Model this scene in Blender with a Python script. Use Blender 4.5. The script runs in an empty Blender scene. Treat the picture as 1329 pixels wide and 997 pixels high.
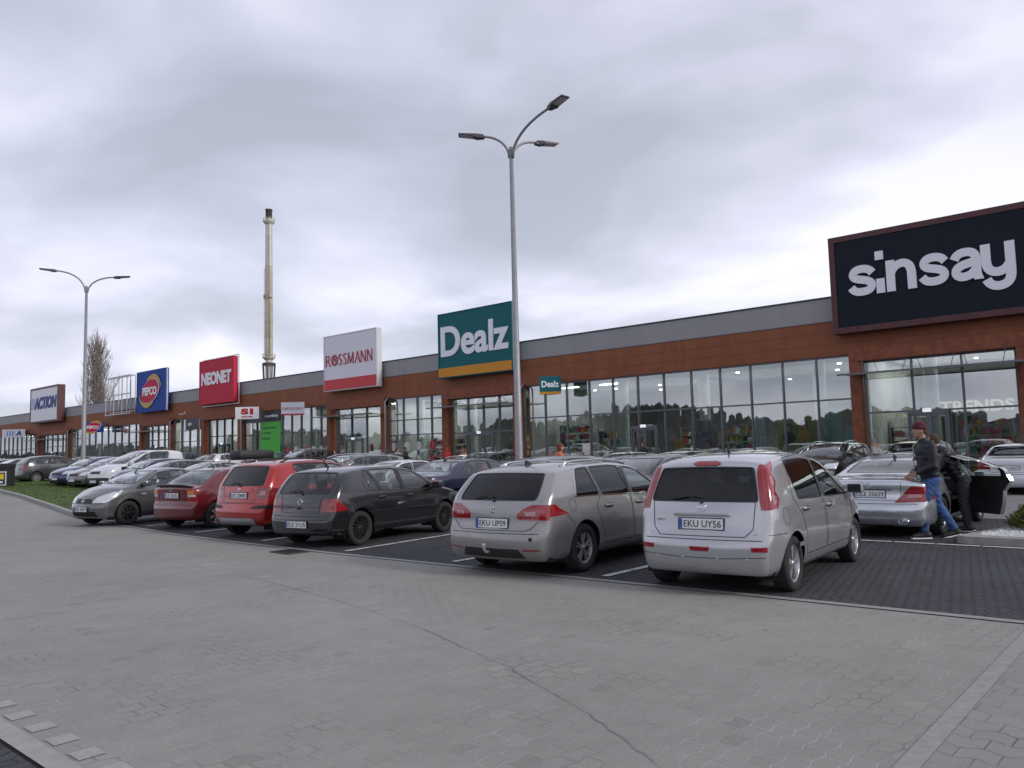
import bpy, bmesh, math, random
from mathutils import Vector, Matrix
from mathutils.bvhtree import BVHTree
random.seed(7)
R = math.radians
SC = bpy.context.scene
COL = SC.collection
PI = math.pi

# ------------------------------------------------------------------ camera
CX, CY, FPX, HC = 664.5, 498.5, 1036.0, 1.62
YAW, PITCH, ROLL = R(41.2), math.atan(87.5/1036.0), R(1.5)
_fw = Vector((-math.sin(YAW)*math.cos(PITCH), math.cos(YAW)*math.cos(PITCH), math.sin(PITCH)))
_rt = Vector((math.cos(YAW), math.sin(YAW), 0)); _up = _rt.cross(_fw)
_r2 = _rt*math.cos(ROLL) - _up*math.sin(ROLL); _u2 = _up*math.cos(ROLL) + _rt*math.sin(ROLL)
CAMP = Vector((0, 0, HC))
cam_d = bpy.data.cameras.new('camera'); cam = bpy.data.objects.new('camera', cam_d); COL.objects.link(cam)
cam_d.sensor_width = 36; cam_d.lens = FPX/1329*36; cam_d.clip_end = 6000; cam_d.clip_start = .05
_m = Matrix((( _r2.x, _u2.x, -_fw.x, 0), (_r2.y, _u2.y, -_fw.y, 0), (_r2.z, _u2.z, -_fw.z, HC), (0, 0, 0, 1)))
cam.matrix_world = _m
SC.camera = cam

# ------------------------------------------------------------------ world, sun, exposure
SC.view_settings.view_transform = 'Standard'; SC.view_settings.look = 'None'
SC.view_settings.exposure = 0.10; SC.view_settings.gamma = 1.0
SC.view_settings.use_curve_mapping = False
SUN_EL, SUN_AZ = R(27), R(78)     # azimuth of the sun seen from the scene, measured from +Y towards +X
W = bpy.data.worlds.new('World'); SC.world = W; W.use_nodes = True
nt = W.node_tree; nt.nodes.clear()
def N(nt, t, **k):
    n = nt.nodes.new(t)
    for a, b in k.items():
        if a == 'ins':
            for i, v in b.items(): n.inputs[i].default_value = v
        else: setattr(n, a, b)
    return n
def ramp(nt, stops, interp='LINEAR'):
    n = nt.nodes.new('ShaderNodeValToRGB'); cr = n.color_ramp; cr.interpolation = interp
    while len(cr.elements) > 1: cr.elements.remove(cr.elements[-1])
    cr.elements[0].position = stops[0][0]; cr.elements[0].color = (*stops[0][1], 1)
    for p, c in stops[1:]:
        e = cr.elements.new(p); e.color = (*c, 1)
    return n
out = N(nt, 'ShaderNodeOutputWorld')
sky = N(nt, 'ShaderNodeTexSky', sky_type='NISHITA', sun_disc=False, sun_elevation=SUN_EL, sun_rotation=SUN_AZ, air_density=1.0, dust_density=2.0, ozone_density=2.0)
b1 = N(nt, 'ShaderNodeBackground', ins={1: 0.10}); nt.links.new(sky.outputs[0], b1.inputs[0])
# overcast: cloud sheets on a high plane (direction divided by its height)
tc = N(nt, 'ShaderNodeTexCoord'); sp = N(nt, 'ShaderNodeSeparateXYZ'); nt.links.new(tc.outputs['Generated'], sp.inputs[0])
zz = N(nt, 'ShaderNodeMath', operation='MAXIMUM', ins={1: 0.0}); nt.links.new(sp.outputs[2], zz.inputs[0])
za = N(nt, 'ShaderNodeMath', operation='ADD', ins={1: 0.22}); nt.links.new(zz.outputs[0], za.inputs[0])
dx = N(nt, 'ShaderNodeMath', operation='DIVIDE'); nt.links.new(sp.outputs[0], dx.inputs[0]); nt.links.new(za.outputs[0], dx.inputs[1])
dy = N(nt, 'ShaderNodeMath', operation='DIVIDE'); nt.links.new(sp.outputs[1], dy.inputs[0]); nt.links.new(za.outputs[0], dy.inputs[1])
cv = N(nt, 'ShaderNodeCombineXYZ'); nt.links.new(dx.outputs[0], cv.inputs[0]); nt.links.new(dy.outputs[0], cv.inputs[1])
mpn = N(nt, 'ShaderNodeMapping'); mpn.inputs['Rotation'].default_value = (0, 0, R(18)); mpn.inputs['Scale'].default_value = (1.0, 1.0, 1)
mpn.inputs['Location'].default_value = (3.1, 1.4, 0)
nt.links.new(cv.outputs[0], mpn.inputs[0])
n1 = N(nt, 'ShaderNodeTexNoise', ins={'Scale': 1.45, 'Detail': 7.0, 'Roughness': .47, 'Distortion': .45}); nt.links.new(mpn.outputs[0], n1.inputs['Vector'])
n2 = N(nt, 'ShaderNodeTexNoise', ins={'Scale': .75, 'Detail': 4.0, 'Roughness': .5, 'Distortion': .3}); nt.links.new(mpn.outputs[0], n2.inputs['Vector'])
mx = N(nt, 'ShaderNodeMath', operation='MULTIPLY_ADD', ins={1: .6}); nt.links.new(n1.outputs[0], mx.inputs[0])
m2 = N(nt, 'ShaderNodeMath', operation='MULTIPLY', ins={1: .4}); nt.links.new(n2.outputs[0], m2.inputs[0]); nt.links.new(m2.outputs[0], mx.inputs[2])
cr = ramp(nt, [(.38, (.49, .515, .605)), (.455, (.59, .615, .73)), (.51, (.70, .715, .86)), (.575, (.86, .865, 1.0))])
nt.links.new(mx.outputs[0], cr.inputs[0])
# brighter, whiter towards the horizon
hz = ramp(nt, [(0.0, (1.17, 1.16, 1.14)), (.2, (1.12, 1.12, 1.10)), (.42, (1.0, 1.0, 1.0)), (.8, (.88, .89, .90))])
nt.links.new(zz.outputs[0], hz.inputs[0])
mm = N(nt, 'ShaderNodeMix', data_type='RGBA', blend_type='MULTIPLY', ins={0: 1.0}); nt.links.new(cr.outputs[0], mm.inputs[6]); nt.links.new(hz.outputs[0], mm.inputs[7])
b2 = N(nt, 'ShaderNodeBackground', ins={1: 1.0}); nt.links.new(mm.outputs[2], b2.inputs[0])
# thin places let a little of the blue through
tr = ramp(nt, [(.42, (.84, .84, .84)), (.56, (.98, .98, .98))]); nt.links.new(n2.outputs[0], tr.inputs[0])
ms = N(nt, 'ShaderNodeMixShader'); nt.links.new(tr.outputs[0], ms.inputs[0]); nt.links.new(b1.outputs[0], ms.inputs[1]); nt.links.new(b2.outputs[0], ms.inputs[2])
nt.links.new(ms.outputs[0], out.inputs[0])
sd = bpy.data.lights.new('sun', 'SUN'); sd.energy = 1.5; sd.angle = R(10); sd.color = (1, .95, .88)
so = bpy.data.objects.new('sun', sd); COL.objects.link(so)
_sdir = Vector((math.sin(SUN_AZ+PI)*math.cos(SUN_EL)*-1, math.cos(SUN_AZ)*math.cos(SUN_EL), math.sin(SUN_EL)))
_sdir = Vector((math.sin(SUN_AZ)*math.cos(SUN_EL), math.cos(SUN_AZ)*math.cos(SUN_EL), math.sin(SUN_EL)))
so.rotation_euler = _sdir.to_track_quat('Z', 'Y').to_euler(); so.location = (0, 0, 60)

# ------------------------------------------------------------------ placing helpers: a pixel of the photo to a point of the place
def gh(x):                                   # the car park climbs gently towards its far left end
    t = max(0.0, min(1.0, (-24 - x)/26.0)); return 0.55*t*t*(3 - 2*t)
def _ray(px, py): return _fw*FPX + _r2*(px - CX) - _u2*(py - CY)
def gp(px, py, dz=0.0):
    d = _ray(px, py); h = 0.0
    for _ in range(30):
        t = (h + dz - HC)/d.z; p = CAMP + d*t; h = .5*h + .5*gh(p.x)
    return p
def onY(px, py, Y):
    d = _ray(px, py); return CAMP + d*(Y/d.y)

# ------------------------------------------------------------------ materials
def mat(name, col=(.5, .5, .5), rough=.5, metal=0.0, coat=0.0, spec=.5, noise=None, bump=None, emit=None, streak=0):
    m = bpy.data.materials.new(name); m.use_nodes = True; t = m.node_tree
    b = t.nodes['Principled BSDF']
    b.inputs['Base Color'].default_value = (*col, 1); b.inputs['Roughness'].default_value = rough
    b.inputs['Metallic'].default_value = metal; b.inputs['Coat Weight'].default_value = coat
    b.inputs['Coat Roughness'].default_value = .04
    b.inputs['Specular IOR Level'].default_value = spec
    tcn = N(t, 'ShaderNodeTexCoord')
    if noise:                                # (scale, amount) value variation
        nn = N(t, 'ShaderNodeTexNoise', ins={'Scale': noise[0], 'Detail': 5.0, 'Roughness': .6}); t.links.new(tcn.outputs['Object'], nn.inputs['Vector'])
        a = noise[1]
        rr = ramp(t, [(.3, tuple(c*(1-a) for c in col)), (.7, tuple(min(1, c*(1+a)) for c in col))]); t.links.new(nn.outputs[0], rr.inputs[0])
        t.links.new(rr.outputs[0], b.inputs['Base Color'])
    if streak:
        mp_ = N(t, 'ShaderNodeMapping'); mp_.inputs['Scale'].default_value = (2.2, 2.2, .12); t.links.new(tcn.outputs['Object'], mp_.inputs[0])
        ns = N(t, 'ShaderNodeTexNoise', ins={'Scale': 1.0, 'Detail': 6.0, 'Roughness': .65}); t.links.new(mp_.outputs[0], ns.inputs['Vector'])
        rs = ramp(t, [(.30, (1-streak,)*3), (.55, (1, 1, 1)), (.75, (1+streak*.4,)*3)]); t.links.new(ns.outputs[0], rs.inputs[0])
        ml = N(t, 'ShaderNodeMix', data_type='RGBA', blend_type='MULTIPLY', ins={0: 1.0}); t.links.new(rs.outputs[0], ml.inputs[7])
        if noise: t.links.new(rr.outputs[0], ml.inputs[6])
        else: ml.inputs[6].default_value = (*col, 1)
        t.links.new(ml.outputs[2], b.inputs['Base Color'])
    if bump:
        nb = N(t, 'ShaderNodeTexNoise', ins={'Scale': bump[0], 'Detail': 4.0}); t.links.new(tcn.outputs['Object'], nb.inputs['Vector'])
        bp = N(t, 'ShaderNodeBump', ins={'Strength': bump[1], 'Distance': bump[2] if len(bump) > 2 else .01}); t.links.new(nb.outputs[0], bp.inputs['Height'])
        t.links.new(bp.outputs[0], b.inputs['Normal'])
    if emit:
        b.inputs['Emission Color'].default_value = (*emit[0], 1); b.inputs['Emission Strength'].default_value = emit[1]
    return m
def paint(name, col, metal=.45, dirt=.25, dirtcol=(.20, .19, .18), rough=.24):
    """car paint under clear coat, road dirt on the lower sides"""
    m = mat(name, col, rough, metal, 1.0); t = m.node_tree; b = t.nodes['Principled BSDF']
    tcn = N(t, 'ShaderNodeTexCoord'); s = N(t, 'ShaderNodeSeparateXYZ'); t.links.new(tcn.outputs['Object'], s.inputs[0])
    nn = N(t, 'ShaderNodeTexNoise', ins={'Scale': 5.0, 'Detail': 6.0, 'Roughness': .65}); t.links.new(tcn.outputs['Object'], nn.inputs['Vector'])
    h = N(t, 'ShaderNodeMapRange', ins={1: .15, 2: .95, 3: 1.0, 4: .10}); t.links.new(s.outputs[2], h.inputs[0])
    q = N(t, 'ShaderNodeMapRange', ins={1: .25, 2: .8, 3: .35, 4: 1.0}); t.links.new(nn.outputs[0], q.inputs[0])
    mu = N(t, 'ShaderNodeMath', operation='MULTIPLY'); t.links.new(h.outputs[0], mu.inputs[0]); t.links.new(q.outputs[0], mu.inputs[1])
    m3 = N(t, 'ShaderNodeMath', operation='MULTIPLY', ins={1: dirt}); t.links.new(mu.outputs[0], m3.inputs[0])
    mixc = N(t, 'ShaderNodeMix', data_type='RGBA'); mixc.inputs[6].default_value = (*col, 1); mixc.inputs[7].default_value = (*dirtcol, 1)
    t.links.new(m3.outputs[0], mixc.inputs[0]); t.links.new(mixc.outputs[2], b.inputs['Base Color'])
    rg = N(t, 'ShaderNodeMath', operation='MULTIPLY_ADD', ins={1: .6, 2: rough}); t.links.new(m3.outputs[0], rg.inputs[0]); t.links.new(rg.outputs[0], b.inputs['Roughness'])
    cw = N(t, 'ShaderNodeMapRange', ins={1: 0.0, 2: .6, 3: 1.0, 4: .15}); t.links.new(m3.outputs[0], cw.inputs[0]); t.links.new(cw.outputs[0], b.inputs['Coat Weight'])
    return m
def glass(name, tint=(.55, .6, .58), base=.0, rough=.01, mult=1.15):
    m = bpy.data.materials.new(name); m.use_nodes = True; t = m.node_tree; t.nodes.clear()
    o = N(t, 'ShaderNodeOutputMaterial'); tr = N(t, 'ShaderNodeBsdfTransparent'); tr.inputs[0].default_value = (*tint, 1)
    g = N(t, 'ShaderNodeBsdfGlossy'); g.inputs[0].default_value = (1, 1, 1, 1); g.inputs['Roughness'].default_value = rough
    lw = N(t, 'ShaderNodeLayerWeight', ins={0: .5}); pw = N(t, 'ShaderNodeMath', operation='POWER', ins={1: 4.2}); t.links.new(lw.outputs['Facing'], pw.inputs[0]); f = N(t, 'ShaderNodeMath', operation='MULTIPLY_ADD', ins={1: .95, 2: .043}); t.links.new(pw.outputs[0], f.inputs[0]); a = N(t, 'ShaderNodeMath', operation='MULTIPLY_ADD', ins={1: mult, 2: base}); a.use_clamp = True
    t.links.new(f.outputs[0], a.inputs[0]); x = N(t, 'ShaderNodeMixShader'); t.links.new(a.outputs[0], x.inputs[0])
    t.links.new(tr.outputs[0], x.inputs[1]); t.links.new(g.outputs[0], x.inputs[2]); t.links.new(x.outputs[0], o.inputs[0])
    return m

M = {}
M['black'] = mat('black_plastic', (.018, .018, .02), .55, noise=(9, .3))
M['rubber'] = mat('tyre_rubber', (.022, .021, .021), .85, noise=(14, .35), bump=(60, .3, .004))
M['under'] = mat('underbody', (.010, .010, .010), .9)
M['seal'] = mat('window_seal', (.012, .012, .013), .5)
M['chrome'] = mat('chrome', (.62, .63, .65), .12, 1.0)
M['rim'] = mat('rim_silver', (.46, .465, .48), .30, .6, noise=(20, .1))
M['rimdirty'] = mat('rim_grey', (.33, .325, .32), .45, .4, noise=(20, .25))
M['rimblack'] = mat('rim_black', (.016, .016, .018), .40, .0, noise=(20, .3))
M['disc'] = mat('brake_disc', (.03, .03, .03), .6, .3)
M['seat'] = mat('seat_fabric', (.045, .046, .05), .9)
M['seatl'] = mat('seat_fabric_grey', (.11, .11, .12), .9)
M['dash'] = mat('dashboard', (.03, .03, .032), .7)
M['glass'] = glass('car_glass', (.82, .90, .88), .02, mult=1.5)
M['glasst'] = glass('car_glass_tinted', (.06, .062, .068), .0, mult=1.0)
M['glassm'] = glass('car_glass_medium', (.50, .54, .55), .0, mult=1.2)
M['mirrorg'] = mat('mirror_glass', (.03, .035, .04), .05, spec=.3)  # dark base colour paints in the mirror's dark reflection
M['redl'] = mat('tail_lamp_red', (.25, .004, .010), .12, 0, 1.0, noise=(30, .25))
M['redd'] = mat('tail_lamp_dark_red', (.20, .012, .014), .12, 0, 1.0, noise=(30, .3))
M['amber'] = mat('lamp_amber', (.75, .22, .03), .15, 0, 1.0)
M['pinkl'] = mat('tail_lamp_clear', (.36, .17, .18), .12, .1, 1.0, noise=(40, .3))
M['lamp'] = mat('head_lamp_clear', (.62, .64, .66), .10, .35, 1.0, noise=(25, .25))
M['white'] = mat('white_plate', (.72, .73, .74), .45, noise=(30, .06))
M['blue'] = mat('plate_blue', (.02, .07, .32), .4)
M['ink'] = mat('plate_ink', (.015, .015, .017), .5)
M['whitel'] = mat('white_letters', (.80, .80, .82), .5)

# ------------------------------------------------------------------ object helpers
def link(o, parent=None):
    COL.objects.link(o)
    if parent is not None: o.parent = parent
    return o
def empty(name, label, cat, loc=(0, 0, 0), rz=0.0, group=None):
    o = bpy.data.objects.new(name, None); o.empty_display_size = .2; COL.objects.link(o)
    o.location = loc; o.rotation_euler = (0, 0, rz); o['label'] = label; o['category'] = cat
    if group: o['group'] = group
    return o
def tag(o, label, cat, group=None):
    o['label'] = label; o['category'] = cat
    if group: o['group'] = group
    return o
def obj(name, bm, mats, parent=None, smooth=False):
    me = bpy.data.meshes.new(name); bm.to_mesh(me); bm.free()
    if not isinstance(mats, (list, tuple)): mats = [mats]
    for m in mats: me.materials.append(m)
    if smooth:
        for p in me.polygons: p.use_smooth = True
    return link(bpy.data.objects.new(name, me), parent)
def nb(): return bmesh.new()
def box(bm, x0, x1, y0, y1, z0, z1, mi=0, bev=0.0, mtx=None):
    vs = [bm.verts.new(v) for v in ((x0,y0,z0),(x1,y0,z0),(x1,y1,z0),(x0,y1,z0),(x0,y0,z1),(x1,y0,z1),(x1,y1,z1),(x0,y1,z1))]
    fs = [bm.faces.new([vs[i] for i in q]) for q in ((0,3,2,1),(4,5,6,7),(0,1,5,4),(1,2,6,5),(2,3,7,6),(3,0,4,7))]
    for f in fs: f.material_index = mi
    if mtx is not None: bmesh.ops.transform(bm, matrix=mtx, verts=vs)
    if bev > 0:
        es = list({e for f in fs for e in f.edges})
        r = bmesh.ops.bevel(bm, geom=es, offset=bev, segments=2, affect='EDGES', profile=.5)
        for f in r['faces']: f.material_index = mi
    return vs
def tube(bm, pts, rad, n=8, mi=0, cap=True):
    """tube through points, radius a number or one per point"""
    pts = [Vector(p) for p in pts]; k = len(pts)
    rad = [rad]*k if not isinstance(rad, (list, tuple)) else rad
    rings = []; ref = None
    for i, p in enumerate(pts):
        t = (pts[min(i+1, k-1)] - pts[max(i-1, 0)]).normalized()
        if ref is None: ref = Vector((0, 0, 1)) if abs(t.z) < .9 else Vector((1, 0, 0))
        u = t.cross(ref).normalized(); v = u.cross(t).normalized(); ref = v
        rings.append([bm.verts.new(p + (u*math.cos(2*PI*j/n) + v*math.sin(2*PI*j/n))*rad[i]) for j in range(n)])
    for a, b in zip(rings, rings[1:]):
        for j in range(n):
            f = bm.faces.new((a[j], a[(j+1) % n], b[(j+1) % n], b[j])); f.material_index = mi; f.smooth = True
    if cap:
        for r_, rev in ((rings[0], True), (rings[-1], False)):
            f = bm.faces.new(r_[::-1] if rev else r_); f.material_index = mi
    return rings
def lathe(bm, prof, n=24, axis='z', c=(0, 0, 0), mi=0, smooth=True):
    """prof: list of (radius, height)"""
    rings = []
    for r_, h in prof:
        ring = []
        for j in range(n):
            a = 2*PI*j/n; p = (r_*math.cos(a), r_*math.sin(a), h)
            if axis == 'y': p = (p[0], p[2], p[1])
            elif axis == 'x': p = (p[2], p[0], p[1])
            ring.append(bm.verts.new((p[0]+c[0], p[1]+c[1], p[2]+c[2])))
        rings.append(ring)
    for a, b in zip(rings, rings[1:]):
        for j in range(n):
            f = bm.faces.new((a[j], a[(j+1) % n], b[(j+1) % n], b[j])); f.material_index = mi; f.smooth = smooth
    return rings
def prism(bm, pts, d0, d1, plane='xz', mi=0):
    """extrude a 2D polygon; plane xz: depth along y; yz: depth along x; xy: depth along z"""
    def P(a, b, d): return {'xz': (a, d, b), 'yz': (d, a, b), 'xy': (a, b, d)}[plane]
    A = [bm.verts.new(P(a, b, d0)) for a, b in pts]; B = [bm.verts.new(P(a, b, d1)) for a, b in pts]; n = len(pts)
    fs = [bm.faces.new(A), bm.faces.new(B[::-1])] + [bm.faces.new((A[i], B[i], B[(i+1) % n], A[(i+1) % n])) for i in range(n)]
    for f in fs: f.material_index = mi
    return fs
def text_bm(s, w=None, h=None, depth=.01, bold=0.0, spacing=1.0, shear=0.0, res=3):
    """flat lettering in x (width) / z (up), centred on the origin, front face towards -y; fitted to w and/or h"""
    cu = bpy.data.curves.new('t', 'FONT'); cu.body = s; cu.extrude = .5; cu.offset = bold; cu.space_character = spacing; cu.shear = shear; cu.resolution_u = res
    o = bpy.data.objects.new('t', cu); COL.objects.link(o); dg = bpy.context.evaluated_depsgraph_get()
    me = bpy.data.meshes.new_from_object(o.evaluated_get(dg)); bpy.data.objects.remove(o); bpy.data.curves.remove(cu)
    bm = nb(); bm.from_mesh(me); bpy.data.meshes.remove(me)
    xs = [v.co.x for v in bm.verts]; ys = [v.co.y for v in bm.verts]
    x0, x1, y0, y1 = min(xs), max(xs), min(ys), max(ys)
    sx = w/(x1-x0) if w else None; sy = h/(y1-y0) if h else None
    sx = sx or sy; sy = sy or sx
    for v in bm.verts:
        x, y, z = v.co; v.co = ((x-(x0+x1)/2)*sx, -depth*(z+.5), (y-(y0+y1)/2)*sy)
    bmesh.ops.recalc_face_normals(bm, faces=bm.faces)
    return bm
def xform(bm, mtx): bmesh.ops.transform(bm, matrix=mtx, verts=bm.verts); return bm
def join(bm, other, mi=None):
    """append another bmesh"""
    me = bpy.data.meshes.new('j'); 
    if mi is not None:
        for f in other.faces: f.material_index = mi
    other.to_mesh(me); other.free(); bm.from_mesh(me); bpy.data.meshes.remove(me); return bm
def copy_tree(o, parent=None, mats=None):
    c = o.copy(); COL.objects.link(c)
    if parent is not None:
        c.parent = parent; c.matrix_parent_inverse = o.matrix_parent_inverse.copy()
    if mats and c.type == 'MESH':
        for i, s in enumerate(c.material_slots):
            m = o.material_slots[i].material
            if m and m.name in mats: s.link = 'OBJECT'; s.material = mats[m.name]
    for ch in list(o.children): copy_tree(ch, c, mats)
    return c
def interp(pts, x):
    if x <= pts[0][0]: return pts[0][1]
    for (a, b), (c, d) in zip(pts, pts[1:]):
        if x <= c: return b + (d-b)*(x-a)/(c-a)
    return pts[-1][1]
def pip(p, poly):
    x, y = p; c = False; n = len(poly); j = n-1
    for i in range(n):
        xi, yi = poly[i]; xj, yj = poly[j]
        if (yi > y) != (yj > y) and x < (xj-xi)*(y-yi)/(yj-yi) + xi: c = not c
        j = i
    return c
def resample(pts, n, smooth):
    """even arc-length samples of a polyline after rounding its corners"""
    P = [Vector(p) for p in pts]; D = []
    for a, b in zip(P, P[1:]):
        k = max(1, int((b-a).length/.015)); D += [a + (b-a)*i/k for i in range(k)]
    D.append(P[-1])
    k = int(smooth/.015)
    for _ in range(3):
        if k < 1: break
        E_ = [D[0]]
        for i in range(1, len(D)-1):
            r_ = min(k, i, len(D)-1-i); s = Vector((0, 0))
            for j in range(i-r_, i+r_+1): s += D[j]
            E_.append(s/(2*r_+1))
        D = E_ + [D[-1]]
    return D
# ------------------------------------------------------------------ ground
def grid_sheet(name, poly, dz, m, kind='structure', rise=0.0, parent=None, cell=3.0):
    """flat polygon laid on the terrain, cut where the terrain bends; rise > 0 makes a raised slab with sides"""
    bm = nb(); vs = [bm.verts.new((x, y, 0)) for x, y in poly]; bm.faces.new(vs)
    xs = [p[0] for p in poly]; x = math.floor(min(xs)/2)*2
    for k in range(-52, -22, 2):
        if min(xs) < k < max(xs): bmesh.ops.bisect_plane(bm, geom=list(bm.verts)+list(bm.edges)+list(bm.faces), dist=1e-4, plane_co=(k, 0, 0), plane_no=(1, 0, 0))
    bm.normal_update()
    for f in bm.faces:
        if f.normal.z < 0: f.normal_flip()
    if rise:
        r_ = bmesh.ops.extrude_face_region(bm, geom=list(bm.faces)); top = {v for v in r_['geom'] if isinstance(v, bmesh.types.BMVert)}
        for v in bm.verts: v.co.z = gh(v.co.x) + (dz+rise if v in top else -.05)
        bmesh.ops.delete(bm, geom=[f for f in bm.faces if all(v not in top for v in f.verts)], context='FACES')
        bmesh.ops.recalc_face_normals(bm, faces=bm.faces)
    else:
        for v in bm.verts: v.co.z = gh(v.co.x) + dz
    o = obj(name, bm, m, parent)
    if kind: o['kind'] = kind
    return o
def paver_mat(name, col, scale, zig, joint, jointcol, rough, var, rot=0.0, speck=0.0, patch=.0, blen=.2, bh=.165, swap=False, msize=.006, bstr=.35):
    m = bpy.data.materials.new(name); m.use_nodes = True; t = m.node_tree; L_ = t.links.new; b = t.nodes['Principled BSDF']
    g = N(t, 'ShaderNodeNewGeometry'); mp = N(t, 'ShaderNodeMapping'); mp.inputs['Rotation'].default_value = (0, 0, R(rot)); L_(g.outputs['Position'], mp.inputs[0])
    s = N(t, 'ShaderNodeSeparateXYZ'); L_(mp.outputs[0], s.inputs[0])
    U, V = (s.outputs[1], s.outputs[0]) if not swap else (s.outputs[0], s.outputs[1])
    pp = N(t, 'ShaderNodeMath', operation='PINGPONG', ins={1: blen/2}); L_(U, pp.inputs[0])
    pc = N(t, 'ShaderNodeMapRange', ins={1: blen*.12, 2: blen*.38, 3: -zig, 4: zig}); L_(pp.outputs[0], pc.inputs[0])
    ad = N(t, 'ShaderNodeMath', operation='ADD'); L_(V, ad.inputs[0]); L_(pc.outputs[0], ad.inputs[1])
    c = N(t, 'ShaderNodeCombineXYZ'); L_(U, c.inputs[0]); L_(ad.outputs[0], c.inputs[1])
    br = N(t, 'ShaderNodeTexBrick', ins={'Scale': 1.0, 'Mortar Size': msize, 'Mortar Smooth': .3, 'Brick Width': blen, 'Row Height': bh, 'Bias': 0.0})
    br.offset = .5; br.inputs['Color1'].default_value = (0, 0, 0, 1); br.inputs['Color2'].default_value = (1, 1, 1, 1); br.inputs['Mortar'].default_value = (.5, .5, .5, 1)
    L_(c.outputs[0], br.inputs[0])
    # tone: each block a little different, large worn areas, tyre-grey patches
    n1 = N(t, 'ShaderNodeTexNoise', ins={'Scale': .35, 'Detail': 5.0, 'Roughness': .55}); L_(g.outputs['Position'], n1.inputs['Vector'])
    n2 = N(t, 'ShaderNodeTexNoise', ins={'Scale': 38.0, 'Detail': 4.0, 'Roughness': .7}); L_(g.outputs['Position'], n2.inputs['Vector'])
    n3 = N(t, 'ShaderNodeTexNoise', ins={'Scale': 2.6, 'Detail': 4.0, 'Roughness': .6, 'Distortion': .6}); L_(g.outputs['Position'], n3.inputs['Vector'])
    def mr(src, a, bb, lo, hi):
        q = N(t, 'ShaderNodeMapRange', ins={1: a, 2: bb, 3: lo, 4: hi}); L_(src, q.inputs[0]); return q.outputs[0]
    f1 = mr(n1.outputs[0], .3, .7, 1-var, 1+var); f2 = mr(n2.outputs[0], .25, .75, 1-var*1.3, 1+var*1.3); f3 = mr(n3.outputs[0], .3, .7, 1-var*.55, 1+var*.55)
    f4 = mr(br.outputs['Color'], 0, 1, 1-var*.45, 1+var*.45)
    def mul(a, bb):
        q = N(t, 'ShaderNodeMath', operation='MULTIPLY'); L_(a, q.inputs[0]); L_(bb, q.inputs[1]); return q.outputs[0]
    f = mul(mul(f1, f2), mul(f3, f4))
    if patch:
        f = mul(f, mr(br.outputs['Color'], 1-patch, 1-patch+.004, 1.0, .84)); f = mul(f, mr(br.outputs['Color'], patch*.5-.004, patch*.5, 1.14, 1.0))
    col_ = N(t, 'ShaderNodeMix', data_type='RGBA', blend_type='MULTIPLY', ins={0: 1.0}); col_.inputs[6].default_value = (*col, 1)
    cc = N(t, 'ShaderNodeCombineColor'); [L_(f, cc.inputs[i]) for i in range(3)]; L_(cc.outputs[0], col_.inputs[7])
    jm = N(t, 'ShaderNodeMix', data_type='RGBA'); jm.inputs[7].default_value = (*jointcol, 1); L_(col_.outputs[2], jm.inputs[6])
    n4 = N(t, 'ShaderNodeTexNoise', ins={'Scale': 1.6, 'Detail': 4.0, 'Roughness': .7}); L_(g.outputs['Position'], n4.inputs['Vector'])
    n5 = N(t, 'ShaderNodeTexNoise', ins={'Scale': .9, 'Detail': 3.0}); L_(g.outputs['Position'], n5.inputs['Vector'])
    jc = N(t, 'ShaderNodeMix', data_type='RGBA'); jc.inputs[6].default_value = (*[q*.35 for q in jointcol], 1); jc.inputs[7].default_value = (*jointcol, 1); L_(mr(n5.outputs[0], .40, .52, 0, 1), jc.inputs[0]); L_(jc.outputs[2], jm.inputs[7])
    jf = mul(br.outputs['Fac'], mr(n4.outputs[0], .36, .62, joint*.22, joint)); L_(jf, jm.inputs[0])
    last = jm.outputs[2]
    if speck:
        vo = N(t, 'ShaderNodeTexVoronoi', ins={'Scale': 5.5}); L_(g.outputs['Position'], vo.inputs['Vector'])
        sm_ = mr(vo.outputs['Distance'], .035, .06, 1.0, 0.0); wn2 = mr(vo.outputs['Color'], .78, .80, 0.0, 1.0)
        sm_ = mul(mul(sm_, wn2), mr(n3.outputs[0], .35, .65, 0.0, speck)); mm_ = N(t, 'ShaderNodeMix', data_type='RGBA'); mm_.inputs[7].default_value = (.42, .42, .42, 1)
        L_(sm_, mm_.inputs[0]); L_(last, mm_.inputs[6]); last = mm_.outputs[2]
    else:
        vo = N(t, 'ShaderNodeTexVoronoi', ins={'Scale': 1.1, 'Randomness': 1.0}); L_(g.outputs['Position'], vo.inputs['Vector'])
        sm_ = mr(vo.outputs['Distance'], .018, .034, .55, 0.0); mm_ = N(t, 'ShaderNodeMix', data_type='RGBA'); mm_.inputs[7].default_value = (.06, .06, .06, 1)
        L_(sm_, mm_.inputs[0]); L_(last, mm_.inputs[6]); last = mm_.outputs[2]
    L_(last, b.inputs['Base Color']); b.inputs['Roughness'].default_value = rough
    hb = N(t, 'ShaderNodeMath', operation='MULTIPLY_ADD', ins={1: -1.0}); L_(br.outputs['Fac'], hb.inputs[0]); L_(mr(n2.outputs[0], .2, .8, 0, .5), hb.inputs[2])
    bp = N(t, 'ShaderNodeBump', ins={'Strength': bstr, 'Distance': .006}); L_(hb.outputs[0], bp.inputs['Height']); L_(bp.outputs[0], b.inputs['Normal'])
    return m
M['paver'] = paver_mat('grey_interlocking_pavers', (.246, .244, .222), 1, .009, .75, (.40, .39, .365), .85, .085, rot=4, patch=.016, bstr=.9, blen=.18, bh=.13)
M['paver2'] = paver_mat('grey_pavers_turned', (.238, .236, .216), 1, .018, .7, (.12, .12, .12), .74, .09, rot=2, patch=.03, swap=True)
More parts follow.
